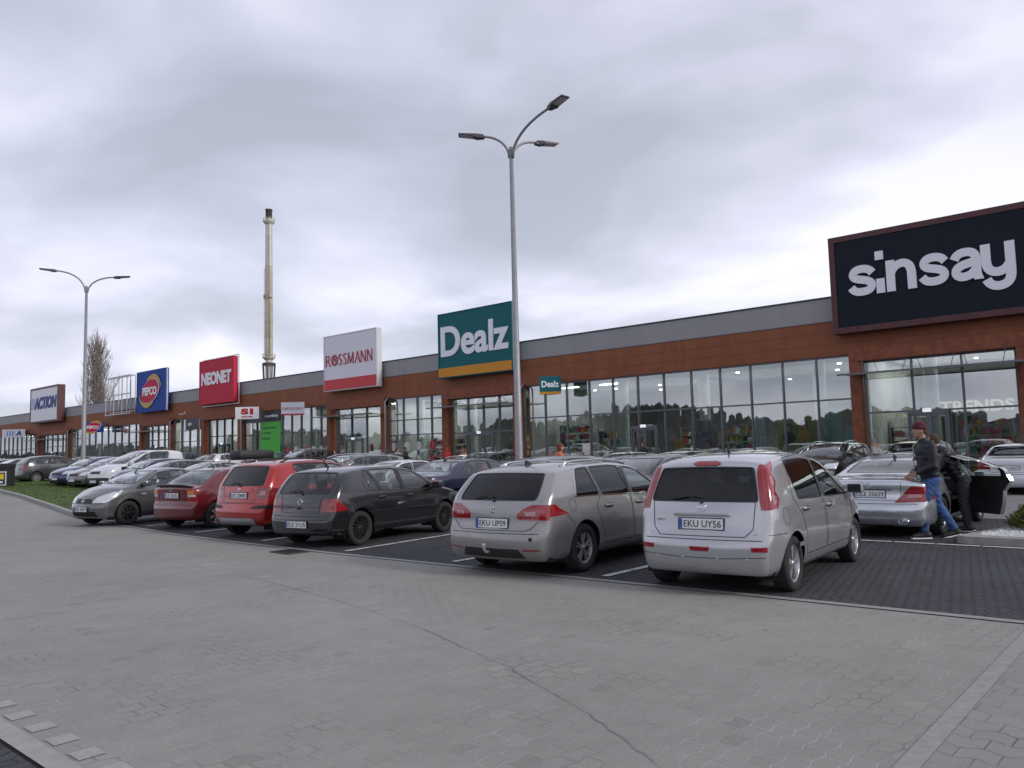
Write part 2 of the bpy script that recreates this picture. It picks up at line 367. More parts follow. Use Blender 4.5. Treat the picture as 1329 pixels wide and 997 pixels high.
M['dark'] = paver_mat('dark_parking_pavers', (.040, .041, .047), 1, .012, 1.0, (.006, .006, .008), .85, .30, rot=-12, speck=.9, blen=.2, bh=.1, msize=.012, bstr=1.0)
M['asphalt'] = mat('aisle_surface', (.17, .17, .168), .8, noise=(1.5, .12), bump=(80, .3, .004))
M['walk'] = mat('pavement_slabs', (.27, .265, .255), .8, noise=(2, .12))
M['kerb'] = mat('kerb_concrete', (.30, .295, .28), .8, noise=(7, .14), bump=(50, .3, .004))
M['line'] = mat('line_paint', (.50, .50, .49), .7, noise=(11, .28))
M['soil'] = mat('far_ground', (.12, .12, .09), .95, noise=(.1, .3))
M['crack'] = mat('joint_dirt', (.200, .197, .180), .9, noise=(6, .3))
M['grate'] = mat('drain_grate', (.05, .045, .042), .7)

# the ground sheet, to the horizon, following the gentle climb
bm = nb(); xs_ = [-2500, -700, -200, -110] + list(range(-60, -20, 2)) + [0, 40, 300, 2500]; ys_ = [-2500, -300, -60, 0, 60, 160, 500, 2500]
gv = [[bm.verts.new((x, y, gh(x)-.02)) for y in ys_] for x in xs_]
for i in range(len(xs_)-1):
    for j in range(len(ys_)-1): bm.faces.new((gv[i][j], gv[i+1][j], gv[i+1][j+1], gv[i][j+1]))
g_ = obj('ground', bm, M['soil']); g_['kind'] = 'structure'
# edge of the near car row seen in the photo (slightly curved), then the road bends away round the grass
EDGE = [(40, 8.35), (-1.39, 8.33), (-8.6, 8.18), (-11.2, 8.15), (-14.2, 8.22), (-17.2, 8.38), (-20.3, 8.75), (-25.4, 9.35)]
GK = [gp(97, 672), gp(68, 659.5), gp(30, 646.5), gp(0, 638.7), gp(-60, 629), gp(-160, 622)]
GK = [(p.x, p.y) for p in GK]
road = [(40, 1.765), (40, 8.35)] + EDGE[1:] + GK[1:] + [(-400, GK[-1][1]+10), (-400, -30), (-60, -14), (-30, -4), (-22, 0.33), (-18, 1.765)]
grid_sheet('road', road, .0, M['paver'])
grid_sheet('turned_paving', [(-1.22, 1.766), (40, 1.766), (40, 8.30), (-1.22, 8.30)], .004, M['paver2'])
strip_pts = [(-1.33, 1.766), (-1.22, 1.766), (-1.22, 8.30), (-1.33, 8.30)]
grid_sheet('paving_seam_strip', strip_pts, .006, mat('seam_course', (.262, .260, .240), .8, noise=(12, .14)))
grid_sheet('near_parking', [(40, -12), (40, 1.62), (-18, 1.62), (-22, .2), (-30, -4.4), (-40, -12)], .0, M['dark'])
grid_sheet('parking_surface', [(40, 8.405)] + [(a, b+.055) for a, b in EDGE[1:]] + [(-25.5, 19.3), (40, 18.6)], .0, M['dark'])
grid_sheet('parking_surface', [(-25.5, 19.31), (-25.5, 9.35), (-26.5, 13.2), (-31, 15.5), (-45, 18.5), (-90, 30), (-160, 44), (-160, 60), (-25.5, 26.4)][:1] + [(-27, 15.2), (-46, 18.9), (-160, 30), (-160, 18.6+20), (-60, 26.0), (-25.5, 18.7)], .002, M['dark'])
grid_sheet('access_lane', [(40, 18.6), (40, 26.6), (-170, 26.6), (-170, 24.5), (-60, 22.5), (-25.5, 18.75)], .006, M['asphalt'])
grid_sheet('parking_surface', [(40, 26.6), (40, 31.6), (-170, 31.6), (-170, 26.6)], .004, M['dark'])
grid_sheet('pavement', [(40, 31.6), (40, 36.6), (-170, 36.6), (-170, 31.6)], .0, M['walk'], rise=.13)
def strip(name, pts, w, dz, m, kind='structure', rise=0):
    """a band of given width along a polyline"""
    P = [Vector(p) for p in pts]; A, B = [], []
    for i, p in enumerate(P):
        t = (P[min(i+1, len(P)-1)]-P[max(i-1, 0)]).normalized(); n = Vector((-t.y, t.x))*w/2; A.append(p+n); B.append(p-n)
    bm = nb(); h = dz+rise
    ra = [bm.verts.new((a.x, a.y, gh(a.x)+h)) for a in A]; rb = [bm.verts.new((b.x, b.y, gh(b.x)+h)) for b in B]
    for i in range(len(P)-1): bm.faces.new((ra[i], ra[i+1], rb[i+1], rb[i]))
    if rise:
        r_ = bmesh.ops.extrude_edge_only(bm, edges=[e for e in bm.edges if len(e.link_faces) == 1])
        for v in [g for g in r_['geom'] if isinstance(g, bmesh.types.BMVert)]: v.co.z -= rise+.06
        bmesh.ops.recalc_face_normals(bm, faces=bm.faces)
    bm.normal_update()
    for f in bm.faces:
        if abs(f.normal.z) > .9 and f.normal.z < 0 and not rise: f.normal_flip()
    o = obj(name, bm, m); 
    if kind: o['kind'] = kind
    return o
def dens(pts, k=6): 
    o = []
    for a, b in zip(pts, pts[1:]): o += [(a[0]+(b[0]-a[0])*i/k, a[1]+(b[1]-a[1])*i/k) for i in range(k)]
    return o+[pts[-1]]
M['edgecourse'] = mat('edge_course', (.26, .258, .25), .78, noise=(9, .12))
strip('edge_kerb', dens(EDGE, 3), .12, .010, M['edgecourse'])
strip('edge_kerb', [(40, 1.70), (-18, 1.70), (-22, .27)], .13, .012, M['kerb'])
# grass
M['grass'] = mat('grass_base', (.055, .085, .018), .95, noise=(3, .35))
GB = [(-26.3, 13.6), (-31.5, 15.9), (-46.6, 18.5), (-62, 20.6), (-100, 27)]
gpoly = [(-25.5, 9.45)] + GK[1:5] + [(-118, 30)] + GB[::-1] + [(-25.6, 12.0)]
grid_sheet('verge_ground', gpoly, .0, M['grass'], rise=.09)
strip('kerb', dens([(-25.35, 12.3), (-25.3, 9.42)] + GK[1:], 3), .14, .0, M['kerb'], rise=.12)
strip('kerb', dens([(-25.35, 12.3), (-26.2, 13.65)] + GB[1:], 3), .14, .0, M['kerb'], rise=.12)
rg = random.Random(3); bm = nb(); cnt = 0
while cnt < 26000:
    x = -25.6 - 60*rg.random()**1.6; y = 9.4+rg.random()*18
    if not pip((x, y), gpoly): continue
    cnt += 1; h = rg.uniform(.02, .045)*(1+max(0, -30-x)*.010); a = rg.uniform(0, 2*PI); w = .012*(1+max(0, -25-x)*.10); z = gh(x)+.085
    q = Vector((math.cos(a), math.sin(a), 0))*w; l = Vector((rg.uniform(-.03, .03), rg.uniform(-.03, .03), h))
    bm.faces.new([bm.verts.new(Vector((x, y, z))-q), bm.verts.new(Vector((x, y, z))+q), bm.verts.new(Vector((x, y, z))+l)])
gr_ = obj('grass', bm, mat('grass_blades', (.072, .112, .024), .8, noise=(2, .5))); gr_['kind'] = 'stuff'; gr_['label'] = 'short green grass on the verge beside the bend of the road'; gr_['category'] = 'grass'
# bay lines of the near row
def line(x0, y0, x1, y1, w=.11, name='bay_line'):
    n = max(2, int(math.hypot(x1-x0, y1-y0)/.9)); gap = .035
    for _ in (0,):
        bm = nb()
        d = Vector((x1-x0, y1-y0, 0)); L = d.length; d.normalize(); nn = Vector((-d.y, d.x, 0))*w/2; k = max(1, round(L/.62)); s = L/k
        for i in range(k):
            a = Vector((x0, y0, 0))+d*(i*s+gap/2); b = Vector((x0, y0, 0))+d*((i+1)*s-gap/2)
            q = [a-nn, b-nn, b+nn, a+nn]; f = bm.faces.new([bm.verts.new((v.x, v.y, gh(v.x)+.011)) for v in q]); f.normal_update()
            if f.normal.z < 0: f.normal_flip()
        o = obj(name, bm, M['line']); o['kind'] = 'structure'
for x0, x1 in ((-5.97, -5.9), (-8.65, -8.75), (-11.23, -11.85), (-14.15, -14.95), (-17.2, -18.1), (-20.1, -21.1), (-23.0, -24.0)): line(x0, interp([(-25, 9.2), (-20, 8.9), (-11, 8.3), (0, 8.5)], x0)+.1, x1, 13.5)
line(-25.3, 13.75, -.9, 13.85, .10); 
for k in range(14):
    x = -3.2-2.7*k
    if k: line(x, 13.9, x-.25, 18.4)
for k in range(50): line(-2.0-2.7*k, 26.8, -2.0-2.7*k, 31.5)
# long joint across the paving
JP = [gp(190, 722), gp(270, 738), gp(350, 755), gp(450, 783), gp(550, 817), gp(664, 869), gp(715, 898), gp(765, 927), gp(850, 990), gp(930, 1060)]
JP = [(p.x, p.y) for p in JP]; rj = random.Random(5)
JP = [(a, b+rj.uniform(-.012, .012)) for a, b in dens(JP, 8)]
for k_ in range(0, len(JP)-1, 4):
    if rj.random() < .86: strip('paving_joint', JP[k_:k_+5], rj.choice((.004, .007, .009)), .007, M['crack'])
# drain grate in the road
p = gp(383, 716); bm = nb()
box(bm, -.30, .30, -.22, .22, .0, .014, 0)
for k in range(9): box(bm, -.26+k*.06, -.235+k*.06, -.18, .18, .014, .02, 1)
dg = obj('drain_grate', bm, [M['grate'], M['under']]); dg.location = (p.x, p.y-.1, .004); dg.rotation_euler = (0, 0, R(-3))
tag(dg, 'small dark rectangular drain grate in the road beside the black hatchback', 'drain')
# worn darker and paler single blocks in the road
rb_ = random.Random(11); bmd = nb(); bml = nb()
for k in range(0):
    x, y = rb_.uniform(-12, 1.5), rb_.uniform(2.1, 8.0); n_ = rb_.choice((1, 1, 2)); b_ = bmd if rb_.random() < .7 else bml
    for q in range(n_):
        xx = x+.17*q; b_.faces.new([b_.verts.new((xx+a*.074, y+b*.09, .0045)) for a, b in ((-1, -.8), (0, -1.1), (1, -.8), (1.1, 0), (1, .8), (0, 1.1), (-1, .8), (-1.1, 0))])
for k in range(8):
    x = -6.3+.36*k; bml.faces.new([bml.verts.new((x+a*.08, 1.87+b*.09, .0045)) for a, b in ((-1, -.8), (1, -.8), (1, .8), (-1, .8))])
o = obj('pale_paving_blocks', bml, mat('worn_blocks_pale', (.31, .305, .29), .75, noise=(30, .15))); o['kind'] = 'structure'
# planted island at the end of the second row
IS = [(-3.18, 14.22), (-3.02, 14.08), (3.5, 13.95), (3.5, 18.4), (-1.9, 18.6), (-2.3, 18.2)]
grid_sheet('island_kerb', IS, .0, M['kerb'], rise=.12)
IG = [(-2.93, 14.42), (-2.85, 14.27), (3.3, 14.15), (3.3, 18.2), (-1.8, 18.4), (-2.1, 18.0)]
grid_sheet('island_gravel', IG, .125, mat('white_gravel', (.62, .62, .61), .9, noise=(45, .35), bump=(60, 1.0, .03)))
rg = random.Random(4); bm = nb()
for k in range(2600):
    x, y = rg.uniform(-3.0, 1.5), rg.uniform(14.3, 17.6)
    if not pip((x, y), IG): continue
    s = rg.uniform(.012, .026); c = Vector((x, y, .128+s*.3))
    v = [bm.verts.new(c+Vector(d)*s*rg.uniform(.7, 1.2)) for d in ((1, 0, 0), (0, 1, 0), (-1, 0, 0), (0, -1, 0), (0, 0, 1))]
    for i in range(4): bm.faces.new((v[i], v[(i+1) % 4], v[4]))
o = obj('gravel', bm, mat('white_stones', (.66, .66, .65), .85, noise=(9, .15))); o['kind'] = 'stuff'; o['label'] = 'white decorative gravel round the evergreen shrubs'; o['category'] = 'gravel'
def shrub(x, y, r, h, label, seed):
    rg = random.Random(seed); bm = nb()
    for k in range(5200):
        th = rg.uniform(0, 2*PI); ph = math.acos(rg.uniform(0, 1)); rr = rg.uniform(.55, 1.0)*(1+.22*math.sin(th*3+seed)+.16*math.sin(th*7+ph*5))
        c = Vector((r*rr*math.sin(ph)*math.cos(th), r*rr*math.sin(ph)*math.sin(th), h*rr*math.cos(ph)*.95+.03))
        d = Vector((c.x, c.y, c.z*1.2+.15)).normalized()+Vector((rg.uniform(-.5, .5), rg.uniform(-.5, .5), rg.uniform(-.2, .6))); d.normalize()
        s = d.cross(Vector((rg.uniform(-1, 1), rg.uniform(-1, 1), rg.uniform(-1, 1)))).normalized()*rg.uniform(.008, .016)
        l = rg.uniform(.04, .09); f = bm.faces.new([bm.verts.new(c-s), bm.verts.new(c+s), bm.verts.new(c+d*l)]); f.material_index = 0 if rg.random() < .75 else 1
    root = empty('shrub', label, 'shrub', (x, y, .13), group='shrubs on the gravel island')
    obj('foliage', bm, [M['needle'], M['needle2']], root)
    bm = nb()
    for k in range(7): a = k*.9; tube(bm, [(0, 0, 0), (.4*r*math.cos(a), .4*r*math.sin(a), h*.5), (.75*r*math.cos(a), .75*r*math.sin(a), h*.7)], [.02, .012, .005], 5)
    obj('stem', bm, M['bark'], root)
M['needle'] = mat('evergreen_needles', (.085, .10, .018), .8, noise=(3, .35)); M['needle2'] = mat('evergreen_tips', (.15, .15, .028), .8)
M['bark'] = mat('bark', (.10, .085, .07), .9, noise=(8, .3))
shrub(-2.22, 15.75, .55, .34, 'olive green low evergreen shrub nearest the kerb of the gravel island', 1)
shrub(-1.3, 15.0, .6, .34, 'low evergreen shrub at the right edge on the white gravel', 2)

# ------------------------------------------------------------------ retail building
F = 35.5
M['brown'] = mat('brown_cladding', (.245, .086, .042), .65, noise=(.8, .10), bump=(2.5, .1, .02), spec=.25, streak=.12)
M['brownw'] = mat('brown_wood_grain', (.215, .070, .038), .65, noise=(5, .28), spec=.25)
M['greyp'] = mat('grey_parapet_panel', (.30, .297, .312), .6, noise=(.4, .04), streak=.07, spec=.3)
M['cap'] = mat('dark_parapet_cap', (.03, .03, .035), .5)
M['mull'] = mat('mullion_grey', (.13, .135, .15), .4, .3)
M['mulld'] = mat('mullion_dark', (.035, .037, .042), .4, .3)
M['shopglass'] = glass('shop_glass', (.76, .84, .84), .19, mult=.95)
M['canglass'] = glass('canopy_glass', (.55, .68, .66), .16)
M['inner'] = mat('shop_inner_wall', (.36, .36, .35), .8, noise=(.5, .3)); M['floor'] = mat('shop_floor', (.34, .32, .30), .4); M['ceil'] = mat('shop_ceiling', (.05, .05, .055), .9)
M['tube'] = mat('ceiling_lamp', (1, 1, 1), .5, emit=((1, .93, .82), 9.0))
M['coln'] = mat('inner_column', (.42, .46, .45), .7)
bld = empty('retail_building', 'long low brown and grey retail building with glass shop fronts behind the car park', 'building', (-60, 38, 0))
bld.location = (0, 0, 0)
XL, XR = -175, 16
def P_(name, bm, m, smooth=False): return obj(name, bm, m, bld, smooth)
bm = nb(); box(bm, XL, XR, F-.05, F+.4, 5.42, 6.95); 
P_('wall_band', bm, M['brown'])
bm = nb()
for z in (5.93, 6.44): box(bm, XL, XR, F-.056, F-.052, z, z+.012)
P_('panel_joint', bm, M['mulld'])
bm = nb(); box(bm, XL, XR, F+.02, F+.4, 6.95, 8.0)
k = XL
P_('parapet', bm, M['greyp'])
bm = nb(); box(bm, XL, XR, F-.02, F+.5, 8.0, 8.07); box(bm, XL, XR, F-.065, F+.02, 6.93, 6.955)
P_('parapet_cap', bm, M['cap'])
bm = nb(); box(bm, XL, XR, F+.41, F+42, 7.3, 7.5); P_('roof', bm, M['cap'])
bm = nb(); box(bm, XL, XR, F+16, F+16.2, -.5, 7.3); P_('inner_wall', bm, M['inner'])
bm = nb(); box(bm, XL, XR, F+.5, F+16, -.6, .12); P_('shop_floor', bm, M['floor'])
bm = nb(); box(bm, XL, XR, F+.41, F+16, 5.45, 5.6); P_('ceiling', bm, M['ceil'])
bm = nb(); box(bm, XR-.2, XR, F, F+40, -.5, 7.3); P_('end_wall', bm, M['greyp']); bm = nb(); box(bm, XL, XL+.2, F, F+40, -.5, 7.3); P_('end_wall', bm, M['greyp'])
for x in (-11.3, -30.5, -42.6, -48.6, -61.2, -67.2, -73.9, -79.5, -98.8, -107.8, -128):
    bm = nb(); box(bm, x-.1, x+.1, F+.9, F+16, -.5, 5.45); P_('party_wall', bm, M['inner'])
def downpipe(x):
    bm = nb(); tube(bm, [(x, 35.05, -.4), (x, 35.05, 5.2), (x, 35.38, 5.6)], .05, 8); P_('downpipe', bm, M['pipe'])
M['pipe'] = mat('downpipe_grey', (.36, .33, .33), .5, .2)
def column(x0, x1, y0=34.88, z1=5.42, m='brown'):
    bm = nb(); box(bm, x0, x1, max(y0, 35.12), F+.18, -.5, z1, 0, .012); P_('column', bm, M[m])
def portal(x0, x1, wc=.58, lint=.42, can=True, canz=4.42):
    column(x0, x0+wc, m='brownw'); column(x1-wc, x1, m='brownw')
    bm = nb(); box(bm, x0, x1, 35.10, F-.06, 5.42-lint, 5.62, 0, .015); P_('lintel', bm, M['brownw'])
    if can:
        bm = nb(); box(bm, x0+.1, x1-.1, 33.9, F+.3, canz, canz+.022); c_ = P_('canopy', bm, M['canglass'])
        n = max(3, int((x1-x0)/1.6))
        bm = nb(); box(bm, x0-.1, x1+.1, 33.86, 33.9, canz-.03, canz+.05)
        obj('canopy_rail', bm, M['mull'], c_)
        for k in range(n):
            x = x0+wc+.25+(x1-x0-2*wc-.5)*k/(n-1); bm = nb(); tube(bm, [(x, 34.0, canz+.03), (x, 34.86, 5.15)], .014, 5, cap=False); box(bm, x-.02, x+.02, 33.95, 34.86, canz+.023, canz+.06); obj('rod', bm, M['mull'], c_)
def glazing(x0, x1, n, z1, tz=3.51, yg=F+.1, m='mull', double=False):
    w = (x1-x0)/n
    for k in range(n):
        a, b = x0+w*k, x0+w*(k+1); bm = nb(); t = .035
        box(bm, a-t*.5, a+t, yg-.10, yg+.06, .0, z1); box(bm, b-t, b-.0005, yg-.05, yg+.06, .0, z1)
        box(bm, a+t, b-t, yg-.06, yg+.05, z1-.08, z1-.001); box(bm, a+t, b-t, yg-.055, yg+.05, .1, .22)
        for z in ([tz] if not isinstance(tz, (list, tuple)) else tz): box(bm, a+t, b-t, yg-.07, yg+.05, z-.035, z+.035)
        w_ = P_('shop_window', bm, M[m]); bm = nb(); box(bm, a+t, b-t, yg-.012, yg+.006, .2, z1-.06); obj('pane', bm, M['shopglass'], w_)
def door(x0, x1, z1=2.8, yg=F, m='mull', hdr=None):
    bm = nb(); box(bm, x0-.06, x1+.06, yg-.26, yg-.11, z1, z1+.14); box(bm, x0-.06, x0, yg-.26, yg-.11, .1, z1); box(bm, x1, x1+.06, yg-.26, yg-.11, .1, z1)
    d = P_('entrance', bm, M[m]); xm = (x0+x1)/2
    for a, b in ((x0+.02, xm-.01), (xm+.01, x1-.02)):
        bm = nb(); box(bm, a, a+.07, yg-.21, yg-.17, .13, z1); box(bm, b-.07, b, yg-.21, yg-.17, .13, z1); box(bm, a+.07, b-.07, yg-.21, yg-.17, z1-.09, z1-.01); box(bm, a+.07, b-.07, yg-.21, yg-.17, .13, .3)
        obj('door_leaf', bm, M[m], d)
    bm = nb(); box(bm, xm-.16, xm+.16, yg-.33, yg-.285, z1+.05, z1+.2); obj('exit_lamp', bm, mat('exit_lamp', (.8, .82, .84), .4, emit=((.8, .9, 1), .5)), d)
# bays, right to left
portal(-4.9, 2.6); column(9.5, 10.1); glazing(2.7, 9.5, 4, 5.42); glazing(10.1, 16, 4, 5.42)
glazing(-4.3, 2.0, 4, 5.05, (3.0,), F+.06)
portal(-11.55, -5.0, .42, .36); 
M['shopglass_l'] = M['shopglass']
glazing(-11.05, -5.5, 3, 5.07, (2.85,), F+.06)
door(-9.35, -7.95, 2.72, F+.04)
glazing(-30.2, -11.56, 12, 5.42); door(-22.7, -21.3, 2.62, F+.05, 'mull')
portal(-36.75, -30.2, .55, .42); glazing(-36.1, -30.85, 4, 5.02, (2.85,), F+.06); door(-34.7, -32.6, 2.7, F+.04)
glazing(-42.3, -36.76, 4, 5.42, (3.9, 2.9)) 
portal(-48.95, -42.3, .5, .42); glazing(-48.2, -43.05, 3, 5.02, (4.3,), F+.06); door(-46.9, -45.1, 2.7, F+.04)
glazing(-55.4, -48.96, 5, 5.42, (3.51,)); glazing(-60.95, -55.45, 3, 5.42, (3.51,), m='mulld')
portal(-67.6, -60.95, .5, .35, False); glazing(-66.85, -61.7, 4, 5.08, (3.6,), F+.06, 'mulld'); door(-65.3, -63.2, 2.8, F+.04, 'mulld')
glazing(-73.4, -67.61, 4, 5.42, (3.3,)); portal(-80.0, -73.4, .5, .42); glazing(-79.3, -74.1, 4, 5.02, (3.6,), F+.06); door(-77.6, -75.6, 2.8, F+.04, 'mulld')
glazing(-98.4, -80.01, 11, 5.42); portal(-108.3, -98.4, .6, .42); glazing(-107.4, -99.3, 5, 5.02, (3.6,), F+.06); door(-104.6, -102.4, 2.8, F+.04, 'mulld')
glazing(-128, -108.31, 12, 5.42); column(-128.8, -128.01); glazing(-160, -128.81, 14, 5.42)
column(-161, -160.01)
for x in (-42.2, -60.75, -67.75, -73.3, -98.2, -30.05): downpipe(x)
# grey board over the third entrance, dark fascia boards and the green film in the shop window
bm = nb(); box(bm, -47.25, -44.95, F+.08, F+.13, 2.95, 4.25); P_('door_panel', bm, mat('grey_board', (.20, .21, .24), .5))
bm = nb(); box(bm, -60.9, -55.5, F-.12, F-.06, 4.52, 5.38); P_('fascia_board', bm, mat('anthracite_board', (.022, .024, .032), .45))
bm = nb(); box(bm, -58.4, -55.5, F-.10, F-.05, .15, 4.50); gf = P_('window_film', bm, mat('green_film', (.055, .42, .03), .5))
M['filmink'] = mat('film_ink', (.02, .10, .02), .5)
for i, s in enumerate(('POROZMAWIAJMY', 'O DOBREJ', 'OFERCIE')):
    t = text_bm(s, (2.3, 1.4, 1.3)[i], .2, .008, bold=.02); xform(t, Matrix.Translation((-58.2+(2.3, 1.4, 1.3)[i]/2, F-.102, 4.0-.42*i))); obj('lettering', t, M['filmink'], gf)
t = text_bm('smartfony', 1.9, .32, .01, bold=.02); xform(t, Matrix.Translation((-56.7, F-.122, 4.95))); P_('lettering', t, M['whitel'])
bm = nb(); box(bm, -71.0, -67.7, F-.10, F-.04, 4.35, 5.38); P_('fascia_board', bm, bpy.data.materials['anthracite_board'])
t = text_bm('apt', .7, .36, .01, bold=.02); xform(t, Matrix.Translation((-70.2, F-.105, 4.85))); P_('lettering', t, M['whitel'])
# round stickers on the glass of the third shop
M['sticker'] = mat('sticker_white', (.55, .50, .52), .5); M['stickr'] = mat('sticker_red', (.45, .03, .05), .5)
for x in (-54.6, -53.5, -52.2, -51.2, -50.2, -49.4, -47.9, -47.5, -44.4, -43.4, -41.9, -40.6, -39.4, -38.1):
    for z, r in ((2.15, .30), (1.35, .2)):
        yy = F-.0 if not (-48.9 < x < -42.4) else F+.15
        bm = nb(); lathe(bm, [(.001, 0), (r, 0)], 14, 'y', (x, yy, z)); 
        for v in bm.verts: v.co.x = x+(v.co.x-x)*.7
        P_('sticker', bm, M['sticker' if (int(x*10) % 3) else 'stickr'])
# inner columns and lamps
for x in (-8.9, -13.6, -19.5, -24.4, -36.0, -41.0, -53.6, -70, -95, -112):
    bm = nb(); lathe(bm, [(.28, .1), (.28, 5.5)], 20, 'z', (x, F+1.7, 0)); P_('inner_column', bm, M['coln'])
bm = nb(); rq = random.Random(9)
for k in range(120):
    x = -6-k*1.25+rq.uniform(-.4, .4)
    for y in (F+3.2, F+6.5, F+10):
        if rq.random() < .72: continue
        bm = bm; L_ = rq.choice((.15, .15, 1.2)); box(bm, x, x+L_, y, y+.15, 5.36, 5.42)
P_('ceiling_lamp', bm, M['tube'])['kind'] = 'stuff'
for i_, (x, w_) in enumerate(((-8.2, 5.5), (-16, 8), (-25, 8), (-33.5, 5.5), (-39.5, 5), (-45.6, 5), (-55, 9), (-64, 5.5), (-70.5, 5), (-77, 5), (-89, 14), (-103, 8), (2, 8))):
    ld = bpy.data.lights.new('shop_ceiling_light', 'AREA'); ld.shape = 'RECTANGLE'; ld.size = w_; ld.size_y = 5; ld.energy = 340 if w_ < 8 else 42*w_; ld.color = (1, .93, .84)
    lo = bpy.data.objects.new('shop_ceiling_light', ld); COL.objects.link(lo); lo.location = (x, F+4.2, 5.3)
# shop furniture behind the glass
GC = [mat('goods_%s' % n, c, .6) for n, c in (('red', (.45, .05, .05)), ('white', (.6, .6, .58)), ('ochre', (.50, .28, .05)), ('teal', (.05, .20, .22)), ('pink', (.45, .12, .2)), ('dark', (.03, .03, .04)), ('green', (.08, .25, .06)))]
M['shelf'] = mat('shelf_metal', (.30, .30, .31), .5, .2)
def shelf(x, y, w, h, seed, label):
    rg = random.Random(seed); root = empty('display_shelf', label, 'shelf', (x, y, .12), group='goods shelves inside the shops')
    bm = nb(); n = int(h/.42)
    for s_ in (-w/2, w/2): box(bm, s_-.03, s_+.03, -.25, .25, 0, h)
    for k in range(n+1): box(bm, -w/2+.03, w/2-.03, -.25, .25, k*.42, k*.42+.03)
    obj('frame', bm, M['shelf'], root); bm = nb()
    for k in range(n):
        xx = -w/2+.06
        while xx < w/2-.2:
            ww = rg.uniform(.10, .30); box(bm, xx, xx+ww-.02, -.2, .15, k*.42+.031, k*.42+rg.uniform(.18, .38), rg.choice(range(len(GC)))); xx += ww
    g = obj('goods', bm, GC, root); g['kind'] = 'stuff'
sh = [(-7.2, 38.2, 2.0, 1.9), (-10.3, 39.0, 1.6, 1.7), (-15.6, 40.0, 2.2, 1.8), (-18.6, 38.8, 2.4, 2.0), (-21.4, 39.8, 1.7, 1.8), (-25.6, 38.5, 2.6, 1.9), (-28.6, 38.6, 2.4, 2.1), (-33.8, 40.5, 2.4, 2.0), (-38.6, 38.4, 2.6, 1.9), (-41.4, 39.5, 1.6, 1.8), (-46, 40, 2.4, 1.9), (-51, 38.6, 3.0, 1.8), (-59.3, 38.4, 2.0, 2.0), (-64, 40, 2.6, 1.9), (-70.5, 38.6, 3, 1.9), (-77, 39.5, 3, 1.9), (-84, 38.4, 3, 2), (-90, 38.6, 3, 1.8), (-103, 40, 3, 2)]
wh = ['behind the dark entrance glass under the black sign', 'left of the entrance under the black sign', 'behind the window left of the poster', 'behind the glass right of the single door', 'behind the single glass door', 'behind the glass right of the teal hanging sign', 'behind the glass under the teal hanging sign', 'inside the entrance under the teal sign', 'behind the wide window left of the teal sign', 'behind the narrow pane left of the teal sign', 'inside the entrance under the white and red sign', 'behind the stickered window under the small white sign', 'behind the glass left of the green film', 'inside the entrance under the red sign', 'behind the glass left of the red sign', 'inside the entrance under the blue sign', 'behind the glass below the empty sign frame', 'behind the glass beside the left lamp post', 'inside the entrance under the framed white sign']
for i, (x, y, w, h) in enumerate(sh): shelf(x, y, w, h*1.42, i, 'shop shelf with coloured goods ' + wh[i])
# lettering and posters inside the right-hand shop
t = text_bm('TRENDS', 2.75, .50, .04, bold=.025); tr_ = obj('wall_lettering', t, mat('warm_white_letters', (.62, .55, .45), .5, emit=((1, .85, .65), .35))); tr_.location = (-7.42, 38.0, 3.02); tag(tr_, 'cream capital letters TRENDS hanging inside the right-hand shop', 'lettering')
t = text_bm('PRZYMIERZALNIA', 2.6, .19, .02, bold=.01); tr_ = obj('wall_lettering', t, bpy.data.materials['warm_white_letters']); tr_.location = (-9.6, 37.3, 2.72); tag(tr_, 'small cream letters hanging left of the big lettering in the shop', 'lettering')
def poster(x0, x1, z0, z1, y, base, kids, label):
    root = empty('poster', label, 'poster', ((x0+x1)/2, y, z0)); w, h = x1-x0, z1-z0
    bm = nb(); box(bm, -w/2, w/2, 0, .03, 0, h); obj('sheet', bm, base, root)
    for i, (cx, cz, s, hair, top) in enumerate(kids):
        bm = nb()
        def ell(a, b, rx, rz, mi, d):
            vs = [bm.verts.new((a+rx*math.cos(2*PI*k/20), -d, b+rz*math.sin(2*PI*k/20))) for k in range(20)]; f = bm.faces.new(vs); f.material_index = mi
        ell(cx, cz, .17*s, .21*s, 0, .006); ell(cx, cz-.03*s, .13*s, .165*s, 1, .009); ell(cx, cz-.47*s, .30*s, .30*s, 2, .004); ell(cx+.07*s, cz-.15*s, .05*s, .06*s, 1, .011)
        ell(cx-.05*s, cz-.01*s, .015*s, .012*s, 0, .012); ell(cx+.05*s, cz-.01*s, .015*s, .012*s, 0, .012)
        obj('printed_figure', bm, [hair, M['skin'], top], root)
M['skin'] = mat('skin', (.42, .24, .17), .55, noise=(20, .08))
M['hairb'] = mat('hair_brown', (.06, .035, .022), .8); M['hairr'] = mat('hair_auburn', (.14, .035, .022), .8)
poster(-15.2, -13.35, .6, 2.85, F+.35, mat('poster_yellow', (.26, .25, .08), .5), [(-.35, 1.75, 1.0, M['hairb'], GC[5]), (.35, 1.85, 1.05, M['hairb'], GC[2])], 'tall poster of two children on a yellow ground inside the shop window')
poster(-13.15, -12.25, .4, 3.2, F+.35, mat('poster_green_white', (.30, .38, .33), .5), [], 'plain pale green hanging panel inside the shop window beside the poster')
poster(-12.1, -11.7, .4, 2.3, F+.3, mat('poster_pale', (.32, .42, .38), .5), [], 'short pale board in the window beside the brown column')
poster(-16.35, -15.75, .4, 3.1, F+.35, mat('poster_grey', (.42, .43, .44), .5), [], 'narrow light grey panel inside the shop window left of the children')
poster(-19.4, -18.2, .5, 2.9, F+.4, mat('poster_mauve', (.20, .16, .19), .5), [(.05, 1.25, .9, M['hairb'], GC[2])], 'dim mauve poster of a man in an ochre jacket in the shop window')
